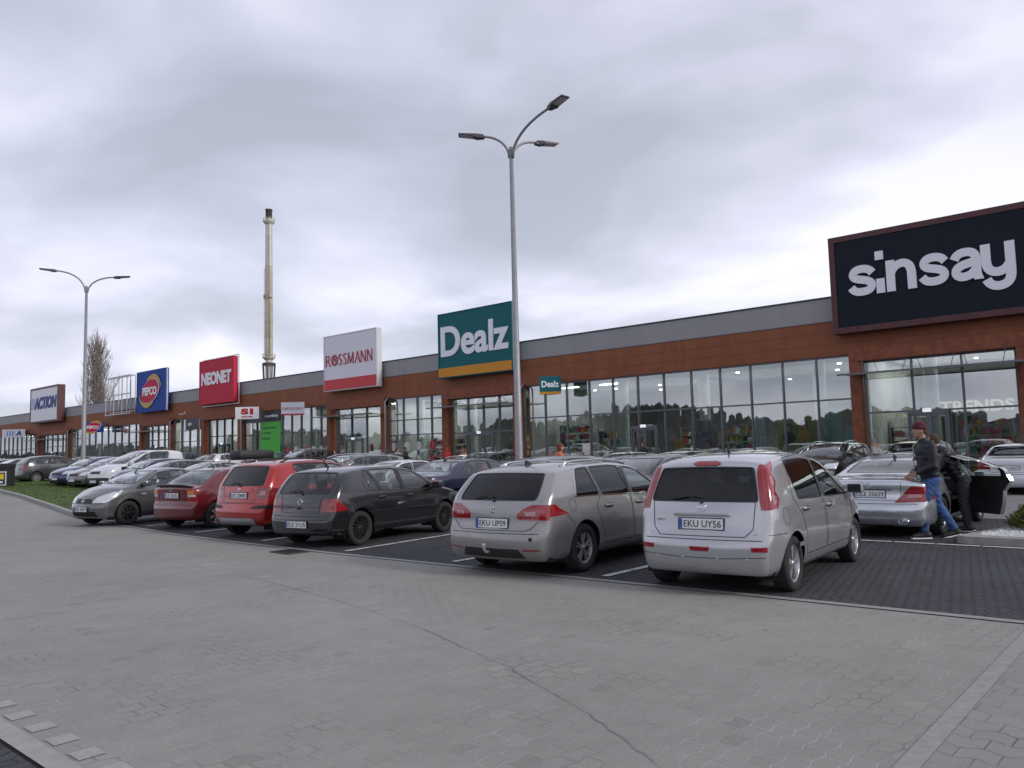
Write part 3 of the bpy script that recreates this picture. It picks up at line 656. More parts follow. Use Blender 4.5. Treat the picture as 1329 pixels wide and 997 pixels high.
poster(-23.4, -22.9, .5, 2.2, F+1.4, mat('drape_ochre', (.36, .19, .03), .7), [], 'ochre cloth panel seen just left of the glass door')
poster(-21.2, -20.6, .5, 2.0, F+1.5, mat('drape_ochre2', (.38, .20, .03), .7), [], 'ochre cloth panel seen just right of the glass door')
# ------------------------------------------------------------------ signs on the building
SY = 34.82                       # plane of the big sign faces
def sign(name, x0, x1, z0, z1, face, frame, label, fr=.14, th=.42, y=SY, framed=True, cat='sign'):
    root = empty(name, label, cat, ((x0+x1)/2, y, z0)); w, h = (x1-x0)/2, z1-z0
    bm = nb(); box(bm, -w+fr*.5, w-fr*.5, .035, th, fr*.5, h-fr*.5); obj('face_panel', bm, face, root)
    bm = nb()
    box(bm, -w, w, 0, th+.05, 0, fr); box(bm, -w, w, 0, th+.05, h-fr, h); box(bm, -w, -w+fr, 0, th+.05, fr, h-fr); box(bm, w-fr, w, 0, th+.05, fr, h-fr)
    if framed: obj('frame', bm, frame, root)
    else: bm.free()
    bm = nb()
    for s in (-w*.6, w*.6): box(bm, s-.05, s+.05, th, th+.3, .4, h-.3)
    obj('bracket', bm, M['mull'], root)
    return root
def put(root, s, cx, cz, w, h, m, bold=.0, depth=.05, sh=0.0, dy=.034, sp=1.0):
    t = text_bm(s, w, h, depth, bold=bold, shear=sh, spacing=sp, res=6); o = obj('lettering', t, m, root); o.location = (cx, dy, cz); return o
def chars(root, s, items, m, bold, depth=.06, dy=.034):
    for ch, x0, x1, z0, z1 in items:
        t = text_bm(ch, x1-x0, z1-z0, depth, bold=bold, res=8); o = obj('letter', t, m, root); o.location = ((x0+x1)/2, dy, (z0+z1)/2)
M['navyboard'] = mat('black_blue_board', (.010, .015, .024), .7, spec=.2); M['wine'] = mat('wine_frame', (.075, .018, .020), .5, noise=(3, .25))
M['boardw'] = mat('board_white', (.68, .68, .74), .4); M['rimw'] = mat('white_metal_rim', (.62, .62, .64), .4)
M['signlet'] = mat('sign_letters', (.78, .80, .84), .5)
# big black sign, right
s1 = sign('sign_board', -12.02, -1.5, 6.28, 10.48, M['navyboard'], M['wine'], 'huge black shop sign with white sinsay lettering and wine red frame', .24, .5)
def L_(u, v):                                  # zoom pixel of the sign -> point relative to the sign
    p = onY(1050+u/4.763, 250+v/4.763, SY); return p.x-(-12.02-1.5)/2, p.z-6.28
x_, zb_ = L_(475, 615); _, zt_ = L_(480, 425); nx1, _ = L_(665, 590)
zx = L_(570, 408)[1]; zb_ = L_(570, 603)[1]
it = []
def X(u, v=520): return L_(u, v)[0]
it = [('s', X(235), X(405), zb_-.03, zx+.03), ('n', X(478), X(665), zb_, zx+.02), ('s', X(675), X(860), zb_-.03, zx+.03), ('a', X(873), X(1072), zb_-.03, zx+.03), ('y', X(1070), X(1287), zb_-(zx-zb_)*.40, zx)]
GLY = {'s': [[(.82, .70), (.74, .81), (.62, .86), (.48, .875), (.34, .865), (.22, .80), (.175, .71), (.20, .62), (.31, .555), (.50, .51), (.67, .465), (.775, .395), (.80, .29), (.75, .19), (.64, .135), (.48, .12), (.32, .13), (.20, .185), (.125, .30)]],
 'n': [[(.13, 0), (.13, 1)], [(.13, .55), (.19, .70), (.30, .81), (.45, .865), (.59, .85), (.70, .76), (.745, .6), (.75, 0)]],
 'a': [[(.14, .67), (.20, .79), (.33, .86), (.49, .875), (.64, .845), (.73, .76), (.745, .62), (.745, .14), (.80, 0)], [(.74, .56), (.56, .525), (.36, .485), (.21, .41), (.155, .29), (.19, .18), (.32, .12), (.48, .13), (.62, .19), (.73, .32)]],
 'y': [[(.13, 1), (.13, .42), (.18, .24), (.31, .145), (.47, .135), (.62, .20), (.74, .36)], [(.75, 1), (.75, .05), (.72, -.12), (.62, -.235), (.46, -.285), (.30, -.265), (.18, -.18), (.12, -.05)]]}
def stroke_letter(root, g, x0, x1, z0, xh, m, t=.255):
    sx = x1-x0
    for i, path in enumerate(GLY[g]):
        bm = nb(); D = resample(path, 0, .05 if len(path) > 2 else 0); D = D[::4]+([D[-1]] if (len(D)-1) % 4 else []); row = []
        for k, p in enumerate(D):
            tg = (D[min(k+1, len(D)-1)]-D[max(k-1, 0)]).normalized(); n_ = Vector((-tg.y, tg.x))*t/2
            if k in (0, len(D)-1) and abs(tg.y) > .93: n_ = Vector((-1 if tg.y > 0 else 1, 0))*t/2
            row.append([bm.verts.new((x0+(q.x)/.88*sx, y_, z0+q.y*xh)) for q in (p+n_, p-n_) for y_ in (-.07-.002*i, 0)])
        for a, b in zip(row, row[1:]): bm.faces.new((a[0], b[0], b[2], a[2])); bm.faces.new((a[0], a[1], b[1], b[0])); bm.faces.new((a[2], b[2], b[3], a[3]))
        for e_ in (row[0], row[-1]): bm.faces.new((e_[0], e_[2], e_[3], e_[1]))
        bmesh.ops.recalc_face_normals(bm, faces=bm.faces); o = obj('letter', bm, m, root); o.location = (0, .034, 0)
for ch, x0, x1, z0, z1 in it: stroke_letter(s1, ch, x0, x1, zb_, zx-zb_, M['signlet'])
bm = nb(); wi = X(466)-X(414); xi = X(414); h_ = zx-zb_
box(bm, xi, xi+wi, -.06, 0, zb_, zb_+h_*.47); o = obj('letter', bm, M['signlet'], s1); o.location = (0, .034, 0)
bm = nb(); box(bm, xi, xi+wi, -.06, 0, zb_+h_*1.08, zb_+h_*1.36); o = obj('letter_dot', bm, M['signlet'], s1); o.location = (0, .034, 0)
# teal sign
M['teal'] = mat('teal_board', (.006, .115, .132), .6, spec=.25); M['orange'] = mat('orange_base', (.60, .25, .03), .6, spec=.25); M['tealrim'] = mat('teal_rim', (.05, .30, .27), .4)
s2 = sign('sign_board', -36.65, -30.38, 6.32, 10.42, M['teal'], M['teal'], 'big teal shop sign with white Dealz lettering and orange base', .05, .45)
bm = nb(); box(bm, -3.08, 3.06, -.03, 0.03, .06, .62); obj('base_band', bm, M['orange'], s2)
bm = nb(); box(bm, 3.14, 3.20, .0, .5, 0.02, 4.08); obj('side_rim', bm, M['tealrim'], s2)
put(s2, 'Dealz', 0.0, 2.28, 5.75, 1.92, M['signlet'], .028)
# white and red sign
M['redband'] = mat('red_band', (.52, .012, .02), .4); M['redink'] = mat('red_ink', (.42, .012, .03), .5)
s3 = sign('sign_board', -48.85, -42.75, 6.32, 10.38, M['boardw'], M['rimw'], 'big white shop sign with thin red capitals and a red base', .05, .4)
bm = nb(); box(bm, -2.98, 2.98, -.02, .03, .06, .82); obj('base_band', bm, M['redband'], s3)
def serif(root, s, cx, cz, w, h, m, nar=.84):
    """roman capitals: strokes of two widths with small feet"""
    G = {'R': ([(0, 0, 0, 1, .13)], [(0, 1, .45, .98, .05), (.45, .98, .55, .77, .12), (.55, .77, .42, .54, .10), (.42, .54, 0, .52, .05), (.28, .52, .72, 0, .12)]),
         'S': ([], [(.52, .86, .36, 1.0, .05), (.36, 1., .12, .93, .06), (.12, .93, .06, .74, .11), (.06, .74, .46, .38, .13), (.46, .38, .46, .14, .11), (.46, .14, .26, 0, .06), (.26, 0, .02, .14, .05)]),
         'M': ([(0, 0, .06, 1, .06), (.84, 0, .80, 1, .13)], [(.06, 1, .43, .05, .12), (.43, .05, .80, 1, .05)]),
         'A': ([], [(0, 0, .36, 1, .05), (.36, 1, .74, 0, .13), (.14, .36, .58, .36, .05)]),
         'N': ([(0, 0, 0, 1, .06), (.68, 0, .68, 1, .06)], [(0, 1, .68, 0, .13)])}
    adv = {'R': .80, 'O': .98, 'S': .66, 'M': .98, 'A': .80, 'N': .84}; tot = sum(adv[c] for c in s); k = w/tot; x = cx-w/2
    for ch in s:
        bm = nb()
        if ch == 'O':
            c = (x+.42*k, 0, cz); lathe(bm, [(.36*h, -.03), (.36*h, -.05), (.50*h, -.05), (.50*h, -.03)], 28, 'y', (x+.42*k, .03, cz))
            for a, b, c_, d, t in ((-.18, -.25, .0, .28, .05), (.0, .28, .2, .05, .05), (-.2, .05, .2, -.02, .05), (.2, .05, .16, -.28, .04)):
                q = Vector((d-b, 0, -(c_-a))).normalized()*t*h; vs = [bm.verts.new((x+.42*k+a*h+q.x, -.02, cz+b*h+q.z)), bm.verts.new((x+.42*k+c_*h+q.x, -.02, cz+d*h+q.z)), bm.verts.new((x+.42*k+c_*h-q.x, -.02, cz+d*h-q.z)), bm.verts.new((x+.42*k+a*h-q.x, -.02, cz+b*h-q.z))]; bm.faces.new(vs)
            obj('emblem', bm, m, root); x += adv[ch]*k; continue
        st, ot = G[ch]
        for i, (a, b, c_, d, t) in enumerate(st+ot):
            p0, p1 = Vector((x+a*k*nar, cz-h/2+b*h)), Vector((x+c_*k*nar, cz-h/2+d*h)); dd = (p1-p0).normalized(); q = Vector((-dd.y, dd.x))*t*k*.35; p0 -= dd*.01; p1 += dd*.01; e = -.02-.001*i
            A = [bm.verts.new((v.x, e, v.y)) for v in (p0+q, p1+q, p1-q, p0-q)]; B = [bm.verts.new((v.x, .03, v.y)) for v in (p0+q, p1+q, p1-q, p0-q)]
            bm.faces.new(A)
            for j in range(4): bm.faces.new((A[j], B[j], B[(j+1) % 4], A[(j+1) % 4]))
        for (a, b, c_, d, t) in st + [z for z in ot if z[1] == 0 or z[3] == 0][:2]:
            for (u, v) in ((a, b), (c_, d)):
                if v in (0, 1) and ch in 'RMAN': bm_x = x+u*k*nar; box(bm, bm_x-.08*k, bm_x+.08*k, -.018, .03, cz-h/2+v*h-(.03*h if v else 0), cz-h/2+v*h+(.0 if v else .03*h))
        bmesh.ops.recalc_face_normals(bm, faces=bm.faces); obj('letter', bm, m, root); x += adv[ch]*k
serif(s3, 'ROSSMANN', 0.0, 2.22, 5.5, .78, M['redink'])
# red sign
M['redboard'] = mat('crimson_board', (.50, .022, .055), .6, spec=.25)
s4 = sign('sign_board', -67.4, -61.55, 6.42, 10.28, M['redboard'], M['redboard'], 'big crimson shop sign with bold white NEONET capitals', .03, .35)
put(s4, 'NEONET', 0, 2.22, 5.05, 1.12, M['signlet'], .05)
bm = nb(); 
for a, b, c_, d in ((-2.95, 3.15, -.18, -.10), (-2.95, 3.15, 3.95, 4.02)): box(bm, a, b, .36, .42, c_, d)
box(bm, 3.08, 3.15, .36, .42, -.1, 3.95); obj('rear_rail', bm, M['rimw'], s4)
# blue sign
M['blueb'] = mat('blue_board', (.010, .055, .29), .6, spec=.25); M['gold'] = mat('gold', (.48, .30, .03), .5)
s5 = sign('sign_board', -80.0, -73.95, 6.35, 10.38, M['blueb'], M['blueb'], 'big blue shop sign with yellow swoosh, red oval and white PEPCO capitals', .03, .35)
def logo(root, k=1.0, cz=2.0):
    def ell(rx, rz, n=36, rot=0, cx=0, cz_=0): return [(cx+rx*math.cos(a)*math.cos(rot)-rz*math.sin(a)*math.sin(rot), cz_+rx*math.cos(a)*math.sin(rot)+rz*math.sin(a)*math.cos(rot)) for a in [2*PI*i/n for i in range(n)]]
    rot = R(14)
    for sgn, a0, a1 in ((1, -14, 100), (-1, -14, 100)):
        bm = nb(); A, B = [], []
        for i in range(25):
            a = R(a0+(a1-a0)*i/24); t = math.sin(PI*i/24); rx, rz = 2.34, 1.26; th = .36*t
            A.append((sgn*rx*math.cos(a), sgn*(rz+.28*t)*math.sin(a)*1.04)); B.append((sgn*(rx-.05)*math.cos(a)*(1-.10*t), sgn*(rz-th+.28*t)*math.sin(a)*.95))
        va = [bm.verts.new((k*(p[0]*math.cos(rot)-p[1]*math.sin(rot)), -.025, k*(p[0]*math.sin(rot)+p[1]*math.cos(rot))+cz)) for p in A]; vb = [bm.verts.new((k*(p[0]*math.cos(rot)-p[1]*math.sin(rot)), -.025, k*(p[0]*math.sin(rot)+p[1]*math.cos(rot))+cz)) for p in B]
        for i in range(24): bm.faces.new((va[i], va[i+1], vb[i+1], vb[i]))
        obj('swoosh', bm, M['gold'], root)
    bm = nb(); prism(bm, [(k*a, k*b+cz) for a, b in ell(1.93, 1.13, 40, rot)], -.030, .02); obj('oval', bm, M['signlet'], root)
    bm = nb(); prism(bm, [(k*a, k*b+cz) for a, b in ell(1.88, 1.08, 40, rot, -.05, -.0)], -.036, .02); obj('oval', bm, M['redboard'], root)
    t = text_bm('PEPCO', 3.0*k, .82*k, .02, bold=.045); o = obj('lettering', t, M['signlet'], root); o.location = (-.05*k, -.034, cz)
logo(s5)
for o in s5.children:
    if o.name.startswith(('swoosh', 'oval')): o.location.y -= .02
    elif o.name.startswith('lettering'): o.location.y -= .02
bm = nb(); box(bm, 3.03, 3.30, .1, .16, .0, 4.05); obj('side_rim', bm, M['rimw'], s5)
# empty sign frame
fr = empty('empty_sign', 'empty silver sign frame of six bays standing up from the parapet', 'sign frame', (-84.15, 34.7, 6.4)); bm = nb()
for x in (-2.95, -.98, .98, 2.95): box(bm, x-.05, x+.05, 0, .09, 0, 3.95)
for z in (0, 2.0, 3.85): box(bm, -2.9, 2.9, .001, .088, z, z+.1)
for x in (-2.95, -.98, .98, 2.95): box(bm, x-.04, x+.04, .50, .58, .1, 3.85); box(bm, x-.03, x+.03, .09, .50, 3.86, 3.93); box(bm, x-.03, x+.03, .09, .50, .02, .09)
box(bm, -2.9, 2.9, .501, .579, 3.86, 3.94); box(bm, -2.9, 2.9, .501, .579, .25, .33)
obj('bars', bm, mat('galvanised', (.42, .43, .45), .45, .4), fr)
# framed white sign
M['bluetx'] = mat('navy_ink', (.012, .035, .20), .5); M['ltblue'] = mat('pale_blue_stripe', (.22, .33, .58), .5)
s6 = sign('sign_board', -108.9, -99.9, 6.5, 10.75, M['boardw'], M['wine'], 'big white shop sign with slanted navy ACTION capitals in a deep brown frame', .22, .75, SY-.3)
put(s6, 'ACTION', .55, 2.35, 7.1, 1.45, M['bluetx'], .05, sh=.18)
bm = nb()
for k in range(4):
    x = -4.2+k*.34; bm.faces.new([bm.verts.new((x, .03, 1.68)), bm.verts.new((x+.2, .03, 1.68)), bm.verts.new((x+.42, .03, 3.02)), bm.verts.new((x+.22, .03, 3.02))])
obj('stripes', bm, M['ltblue'], s6)
# small hanging signs: three-sided boxes on a bracket
def hanging(x, z0, z1, w, name, label, m, content):
    root = empty('hanging_sign', label, 'sign', (x, 34.0, z0)); h = z1-z0; ang = R(41)
    root.rotation_euler = (0, 0, ang)
    bm = nb(); prism(bm, [(-w/2, 0), (w/2, 0), (w/2-.08, .12), (0, w*.55), (-w/2+.08, .12)], 0, h, 'xy'); obj('box', bm, m, root)
    bm = nb(); tube(bm, [(0, .3, h-.1), (.9*math.sin(ang)+.2, 1.2, h-.1)], .03, 6); obj('bracket', bm, M['mull'], root)
    content(root, w, h); return root
def c1(r, w, h):
    put(r, 'Dealz', 0, h*.56, w*.8, h*.36, M['signlet'], .03, .01, dy=-.001)
    bm = nb(); box(bm, -w/2, w/2, -.012, -.001, 0, h*.13); obj('base_band', bm, M['orange'], r)
hanging(-27.0, 4.68, 5.66, 1.18, '', 'small teal hanging sign with white letters and orange base', M['teal'], c1)
def c2(r, w, h):
    serif(r, 'ROSSMANN', 0, h*.5, w*.9, h*.2, M['redink'])
    for o in r.children:
        if o.name.startswith(('letter', 'emblem')): o.location.y = -.012; o.scale.y = .3
    bm = nb(); box(bm, -w/2, w/2, -.012, -.001, 0, h*.1); obj('base_band', bm, M['redband'], r)
hanging(-51.6, 4.76, 5.72, 1.75, '', 'small white hanging sign with tiny red capitals beside the green window film', M['boardw'], c2)
def c3(r, w, h):
    put(r, 'S1', 0, h*.62, w*.52, h*.52, M['redink'], .07, .01, dy=-.001); put(r, 'CENTER', 0, h*.18, w*.5, h*.13, M['redink'], .05, .01, dy=-.001)
hanging(-58.0, 4.76, 5.72, 1.9, '', 'small white hanging sign reading S1 left of the green film', mat('plain_white', (.78, .78, .79), .4), c3)  # plain white board, a little brighter than the other white signs
def c4(r, w, h): logo(r, w/5.2, h/2)
hanging(-88.3, 4.8, 5.78, 2.25, '', 'small blue hanging sign with red oval behind the left lamp post', M['blueb'], c4)
def c5(r, w, h):
    put(r, 'A', w*.22, h*.5, w*.26, h*.6, M['bluetx'], .06, .01, sh=.15, dy=-.001)
    bm = nb()
    for k in range(3): box(bm, -w*.30+k*w*.12, -w*.24+k*w*.12, -.01, -.001, h*.2, h*.8)
    obj('stripes', bm, M['ltblue'], r)
hanging(-112.8, 5.0, 6.0, 2.9, '', 'small white hanging sign with navy letter A at the far left', M['boardw'], c5)
# security camera
sc_ = empty('security_camera', 'small white security camera on the brown band between the red and blue signs', 'camera', (-71.2, F-.06, 5.95)); bm = nb()
tube(bm, [(0, 0, 0), (0, -.3, -.05)], .03, 6); box(bm, -.07, .07, -.55, -.15, -.2, -.06, 0, .02); box(bm, -.1, .1, -.03, 0, -.1, .1); obj('housing', bm, M['rimw'], sc_)

# ------------------------------------------------------------------ lamp posts
M['pole'] = mat('galvanised_pole', (.28, .28, .295), .5, .35, noise=(3, .12)); M['lampb'] = mat('lamp_body', (.07, .07, .08), .5); M['lens'] = mat('lamp_lens', (.5, .5, .5), .2)
def lamp_post(x, y, hf, arms, label):
    root = empty('street_lamp', label, 'street lamp', (x, y, gh(x)), group='lamp posts of the car park'); h = hf-gh(x)
    bm = nb(); tube(bm, [(0, 0, 0), (0, 0, .5), (0, 0, h)], [.135, .125, .062], 16); box(bm, -.22, .22, -.22, .22, 0, .02); obj('pole', bm, M['pole'], root)
    for (ang, L, rise) in arms:
        u = Vector((math.cos(ang), math.sin(ang), 0)); Lp = L-.62; pts = []
        for k in range(10):
            t = k/9; pts.append(u*(.05+Lp*(t**1.7)) + Vector((0, 0, h-.35+(rise+.35)*(1-(1-t)**2.0))))
        bm = nb(); tube(bm, pts, [.05]*2+[.042]*8, 8); ar = obj('arm', bm, M['pole'], root)
        bm = nb(); e = pts[-1]; tl = math.atan2(.09, 1)
        prism(bm, [(-.10, -.055), (.02, -.08), (.16, -.075), (.22, -.05), (.72, -.035), (.74, 0), (.20, .03), (.12, .06), (-.05, .05)], -.15, .15)
        for v in bm.verts:
            if v.co.x < .12: v.co.y *= .55
        box(bm, .26, .68, -.12, .12, -.052, -.040, 1)
        o = obj('lamp_head', bm, [M['lampb'], M['lens']], ar); o.matrix_local = Matrix.Translation(e) @ Matrix.Rotation(ang, 4, 'Z') @ Matrix.Rotation(-tl, 4, 'Y')
cr_ = YAW                       # world angle of "to the right" in the photo
lamp_post(-16.15, 18.7, 11.28, [(cr_+R(183), 1.5, .35), (cr_+R(-56), 2.7, .50), (cr_+R(28), 1.55, .30)], 'tall grey lamp post with three lamp heads in the middle of the photo')
lamp_post(-45.78, 17.15, 11.25, [(cr_+R(205), 2.1, .75), (cr_+R(10), 2.05, .50)], 'tall grey lamp post with two lamp heads on the grass at the left')

# ------------------------------------------------------------------ chimney, poplar, bin, woods
ch = empty('chimney', 'very tall thin factory chimney behind the roof with two ring platforms', 'chimney', (-241.9, 150, 0))
M['steelc'] = mat('chimney_steel', (.55, .53, .53), .5, .3, noise=(.3, .1)); M['beigec'] = mat('chimney_beige', (.46, .42, .34), .7, noise=(.3, .2)); M['dkc'] = mat('chimney_dark', (.07, .06, .055), .8)
bm = nb(); lathe(bm, [(1.25, 67.8), (1.15, 84.5), (1.15, 84.6)], 20); obj('upper_shaft', bm, M['steelc'], ch)
bm = nb(); lathe(bm, [(1.32, 36.5), (1.30, 52), (1.27, 67.8)], 20); lathe(bm, [(1.38, 48), (1.38, 48.4)], 20); lathe(bm, [(1.38, 43), (1.38, 43.2)], 20); obj('lower_shaft', bm, M['beigec'], ch)
bm = nb(); lathe(bm, [(1.2, 0), (1.2, 36.5)], 20); obj('core', bm, M['steelc'], ch)
bm = nb(); lathe(bm, [(1.12, 84.6), (1.12, 87.4), (1.25, 87.5), (1.25, 87.9), (.9, 87.9), (.9, 84.7)], 20); obj('crown', bm, M['dkc'], ch)
for z, r in ((83.4, 2.0), (35.8, 2.2)):
    bm = nb(); lathe(bm, [(1.2, z-.9), (r, z), (r, z+.15), (1.2, z+.15)], 20)
    for k in range(12): a = k*PI/6; tube(bm, [(r*.98*math.cos(a), r*.98*math.sin(a), z), (r*.98*math.cos(a), r*.98*math.sin(a), z+1.3)], .05, 4)
    for zz in (.7, 1.3): tube(bm, [(r*.98*math.cos(a), r*.98*math.sin(a), z+zz) for a in [2*PI*k/16 for k in range(17)]], .05, 4)
    obj('platform', bm, M['beigec'], ch)
bm = nb()
for k in range(8): a = k*PI/4; tube(bm, [(2.1*math.cos(a), 2.1*math.sin(a), 33.6), (1.6*math.cos(a), 1.6*math.sin(a), 24)], .22, 5)
lathe(bm, [(2.2, 33.2), (2.2, 34)], 20); obj('support_frame', bm, M['dkc'], ch)
bm = nb(); tube(bm, [(1.5, -.6, 36), (1.45, -.6, 83)], .12, 4); tube(bm, [(-1.3, -1.0, 36), (-1.3, -1, 67)], .10, 4); box(bm, 1.2, 2.1, -.9, .2, 56.6, 57.9); box(bm, -2.1, -1.2, -.9, .2, 56.6, 57.9); obj('ladder', bm, M['beigec'], ch)

def poplar(x, y, h, r, label, seed):
    rg = random.Random(seed); root = empty('bare_tree', label, 'tree', (x, y, 0)); bt = nb(); bc = nb()
    tube(bt, [(0, 0, 0), (.1, 0, h*.3), (0, .1, h*.7), (0, 0, h*.98)], [.5, .38, .18, .03], 8)
    def br(bm, p, d, L, rad, depth):
        pts = [p]; q = p.copy(); dd = d.copy(); n = 5
        for k in range(n):
            dd = (dd + Vector((rg.uniform(-.10, .10), rg.uniform(-.10, .10), .16))).normalized(); q = q+dd*L/n; pts.append(q.copy())
        tube(bm, pts, [rad*(1-.85*k/n) for k in range(n+1)], 4 if depth else 5, cap=False)
        if depth < 2:
            for k in range(9 if depth == 0 else 5):
                i = rg.randint(1, n-1); a = rg.uniform(0, 2*PI); e = (dd+Vector((math.cos(a), math.sin(a), .1))*.55).normalized()
                br(bm, pts[i], e, L*rg.uniform(.28, .5), max(.027, rad*.38), depth+1)
    for k in range(74):
        z = h*(.10+.66*k/74); a = k*2.4+rg.uniform(-.3, .3); fr = math.sin(PI*min(1, (z/h)*.9+.12))
        br(bc, Vector((0, 0, z)), Vector((math.cos(a)*.36, math.sin(a)*.36, .9)).normalized(), h*(.36-.18*k/74)*rg.uniform(.85, 1.15), .11, 0)
    obj('trunk', bt, M['barkg'], root); obj('crown', bc, M['barkg'], root)
M['barkg'] = mat('poplar_bark', (.27, .235, .205), .9, noise=(1, .2))
poplar(-180.3, 70, 31.5, 3.1, 'tall bare columnar tree behind the roof beside the left lamp post', 4)
# litter bin with yellow poster
p = gp(2, 634); bn = empty('litter_bin', 'square black litter bin with a yellow poster at the far left on the grass', 'bin', (p.x, p.y, p.z), cr_)
bm = nb(); box(bm, -.62, .62, -.4, .4, .05, 1.35, 0, .03); box(bm, -.66, .66, -.44, .44, 1.3, 1.62, 0, .05); box(bm, -.55, .55, -.41, -.38, 1.36, 1.5, 1); obj('body', bm, [M['black'], M['under']], bn); bn.scale = (.74, .74, .74)
bm = nb(); box(bm, -.30, .55, -.425, -.405, .2, 1.1, 0); box(bm, -.24, .49, -.43, -.426, .26, 1.04, 1); box(bm, -.15, .4, -.435, -.431, .6, .95, 2); box(bm, -.12, .34, -.435, -.431, .36, .48, 0)
box(bm, -.56, -.36, -.425, -.405, .2, 1.1, 3); obj('poster', bm, [M['white'], M['black'], mat('poster_yellow_ink', (.65, .50, .03), .5), mat('poster_olive', (.12, .12, .04), .5)], bn)
# dark wood and far houses behind the camera, which the shop windows and car bodies mirror
rg = random.Random(8); bm = nb()
for k in range(5200):
    x = rg.uniform(-520, 240); y = rg.uniform(-100, -70); h = (-1.6 if x < -260 else 0)+4.6+2.0*math.sin(x*.045)+1.3*math.sin(x*.13+1)+rg.uniform(0, 3.0)**1.3; r = rg.uniform(.8, 2.0)
    for q in range(3):
        c = Vector((x+rg.uniform(-1, 1), y+rg.uniform(-1, 1), h*(.35+.25*q))); lathe_r = r*(1-.2*q); rr = []
        v = [bm.verts.new(c+Vector((math.cos(a)*lathe_r*rg.uniform(.6, 1.1), math.sin(a)*lathe_r*rg.uniform(.6, 1.1), z))) for z in (-h*.25, h*.1) for a in [2*PI*i/6 for i in range(6)]]
        tip = bm.verts.new(c+Vector((rg.uniform(-.5, .5), 0, h*.16))); bot = bm.verts.new(c-Vector((0, 0, h*.4)))
        for i in range(6): bm.faces.new((v[i], v[(i+1) % 6], v[6+(i+1) % 6], v[6+i])); bm.faces.new((v[6+i], v[6+(i+1) % 6], tip)); bm.faces.new((v[(i+1) % 6], v[i], bot))
for k in range(16000):
    x = rg.uniform(-330, 120); y = rg.uniform(-84, -69); h = 4.6+2.0*math.sin(x*.045)+1.3*math.sin(x*.13+1); z0 = h*rg.uniform(.5, .95); l = rg.uniform(.8, 2.8); dx_ = rg.uniform(-.6, .6)
    bm.faces.new([bm.verts.new((x-.06, y, z0)), bm.verts.new((x+.06, y, z0)), bm.verts.new((x+dx_, y+rg.uniform(-.4, .4), z0+l))])
o = obj('far_wood', bm, mat('far_wood', (.034, .033, .038), .95, noise=(.3, .4))); o['kind'] = 'stuff'; o['label'] = 'dark belt of trees across the road behind the viewer'; o['category'] = 'wood'
# ------------------------------------------------------------------ cars
def arc(D, t):
    Ls = [0]
    for a, b in zip(D, D[1:]): Ls.append(Ls[-1] + (b-a).length)
    T = Ls[-1]; out_ = []; i = 0
    for q in t:
        s = q*T
        while i < len(Ls)-2 and Ls[i+1] < s: i += 1
        f = (s-Ls[i])/max(1e-9, Ls[i+1]-Ls[i]); out_.append(D[i].lerp(D[i+1], min(1, max(0, f))))
    return out_
VIEW = {'s+': ((0, 2), Vector((0, 1, 0))), 's-': ((0, 2), Vector((0, -1, 0))), 'r': ((1, 2), Vector((-1, 0, 0))), 'f': ((1, 2), Vector((1, 0, 0))), 't': ((0, 1), Vector((0, 0, 1)))}
def cut_faces(bm, view, poly, nmin=.12, near=.11):
    (i0, i1), dr = VIEW[view]
    xs = [p[0] for p in poly]; ys = [p[1] for p in poly]
    bx = (min(xs)-.16, max(xs)+.16, min(ys)-.16, max(ys)+.16)
    cand = set()
    for f in bm.faces:
        c = f.calc_center_median()
        if (view == 'f' and c.x < 2.2) or (view == 'r' and c.x > 1.6): continue
        if bx[0] < c[i0] < bx[1] and bx[2] < c[i1] < bx[3] and f.normal.dot(dr) > nmin: cand.add(f)
    n = len(poly)
    for i in range(n):
        a = Vector(poly[i]); b = Vector(poly[(i+1) % n]); ab = b-a; L = ab.length
        if L < 1e-5: continue
        sel = []
        for f in cand:
            c = f.calc_center_median(); p = Vector((c[i0], c[i1])); t = max(0, min(1, (p-a).dot(ab)/(L*L)))
            if (p-(a+ab*t)).length < near: sel.append(f)
        if not sel: continue
        no = Vector((0, 0, 0)); no[i0] = ab.y; no[i1] = -ab.x
        co = Vector((0, 0, 0)); co[i0] = a.x; co[i1] = a.y
        geom = list({g for f in sel for g in (list(f.verts)+list(f.edges)+[f])})
        res = bmesh.ops.bisect_plane(bm, geom=geom, dist=2e-4, plane_co=co, plane_no=no.normalized())
        cand = {f for f in cand if f.is_valid} | {g for g in res['geom'] if isinstance(g, bmesh.types.BMFace)}
        cand = {f for f in cand if f.is_valid}
    ins = []
    for f in cand:
        c = f.calc_center_median()
        if pip((c[i0], c[i1]), poly): ins.append(f)
    return ins
def take(bm, faces, off=0.0, skirt=0.0, keep=False, mi=0, smi=1):
    """lift faces into a new bmesh, moved by off along their normals, with a skirt of depth skirt round the edge"""
    nbm = nb(); vm = {}
    for f in faces:
        for v in f.verts:
            if v not in vm: vm[v] = nbm.verts.new(v.co)
    for f in faces:
        try:
            g = nbm.faces.new([vm[v] for v in f.verts]); g.material_index = mi; g.smooth = True
        except ValueError: pass
    nbm.normal_update()
    if off:
        for v in nbm.verts: v.co += v.normal*off
    if skirt:
        nbm.normal_update(); nor = {v: v.normal.copy() for v in nbm.verts}
        be = [e for e in nbm.edges if len(e.link_faces) == 1]
        dn = {}
        tp = {}
        for e in be:
            for v in e.verts:
                if v not in dn:
                    tp[v] = nbm.verts.new(v.co); dn[v] = nbm.verts.new(v.co - nor[v]*skirt)
        for e in be:
            a, b = e.link_loops[0].vert, e.link_loops[0].link_loop_next.vert
            q = nbm.faces.new((tp[b], tp[a], dn[a], dn[b])); q.material_index = smi
    if not keep: bmesh.ops.delete(bm, geom=faces, context='FACES')
    return nbm

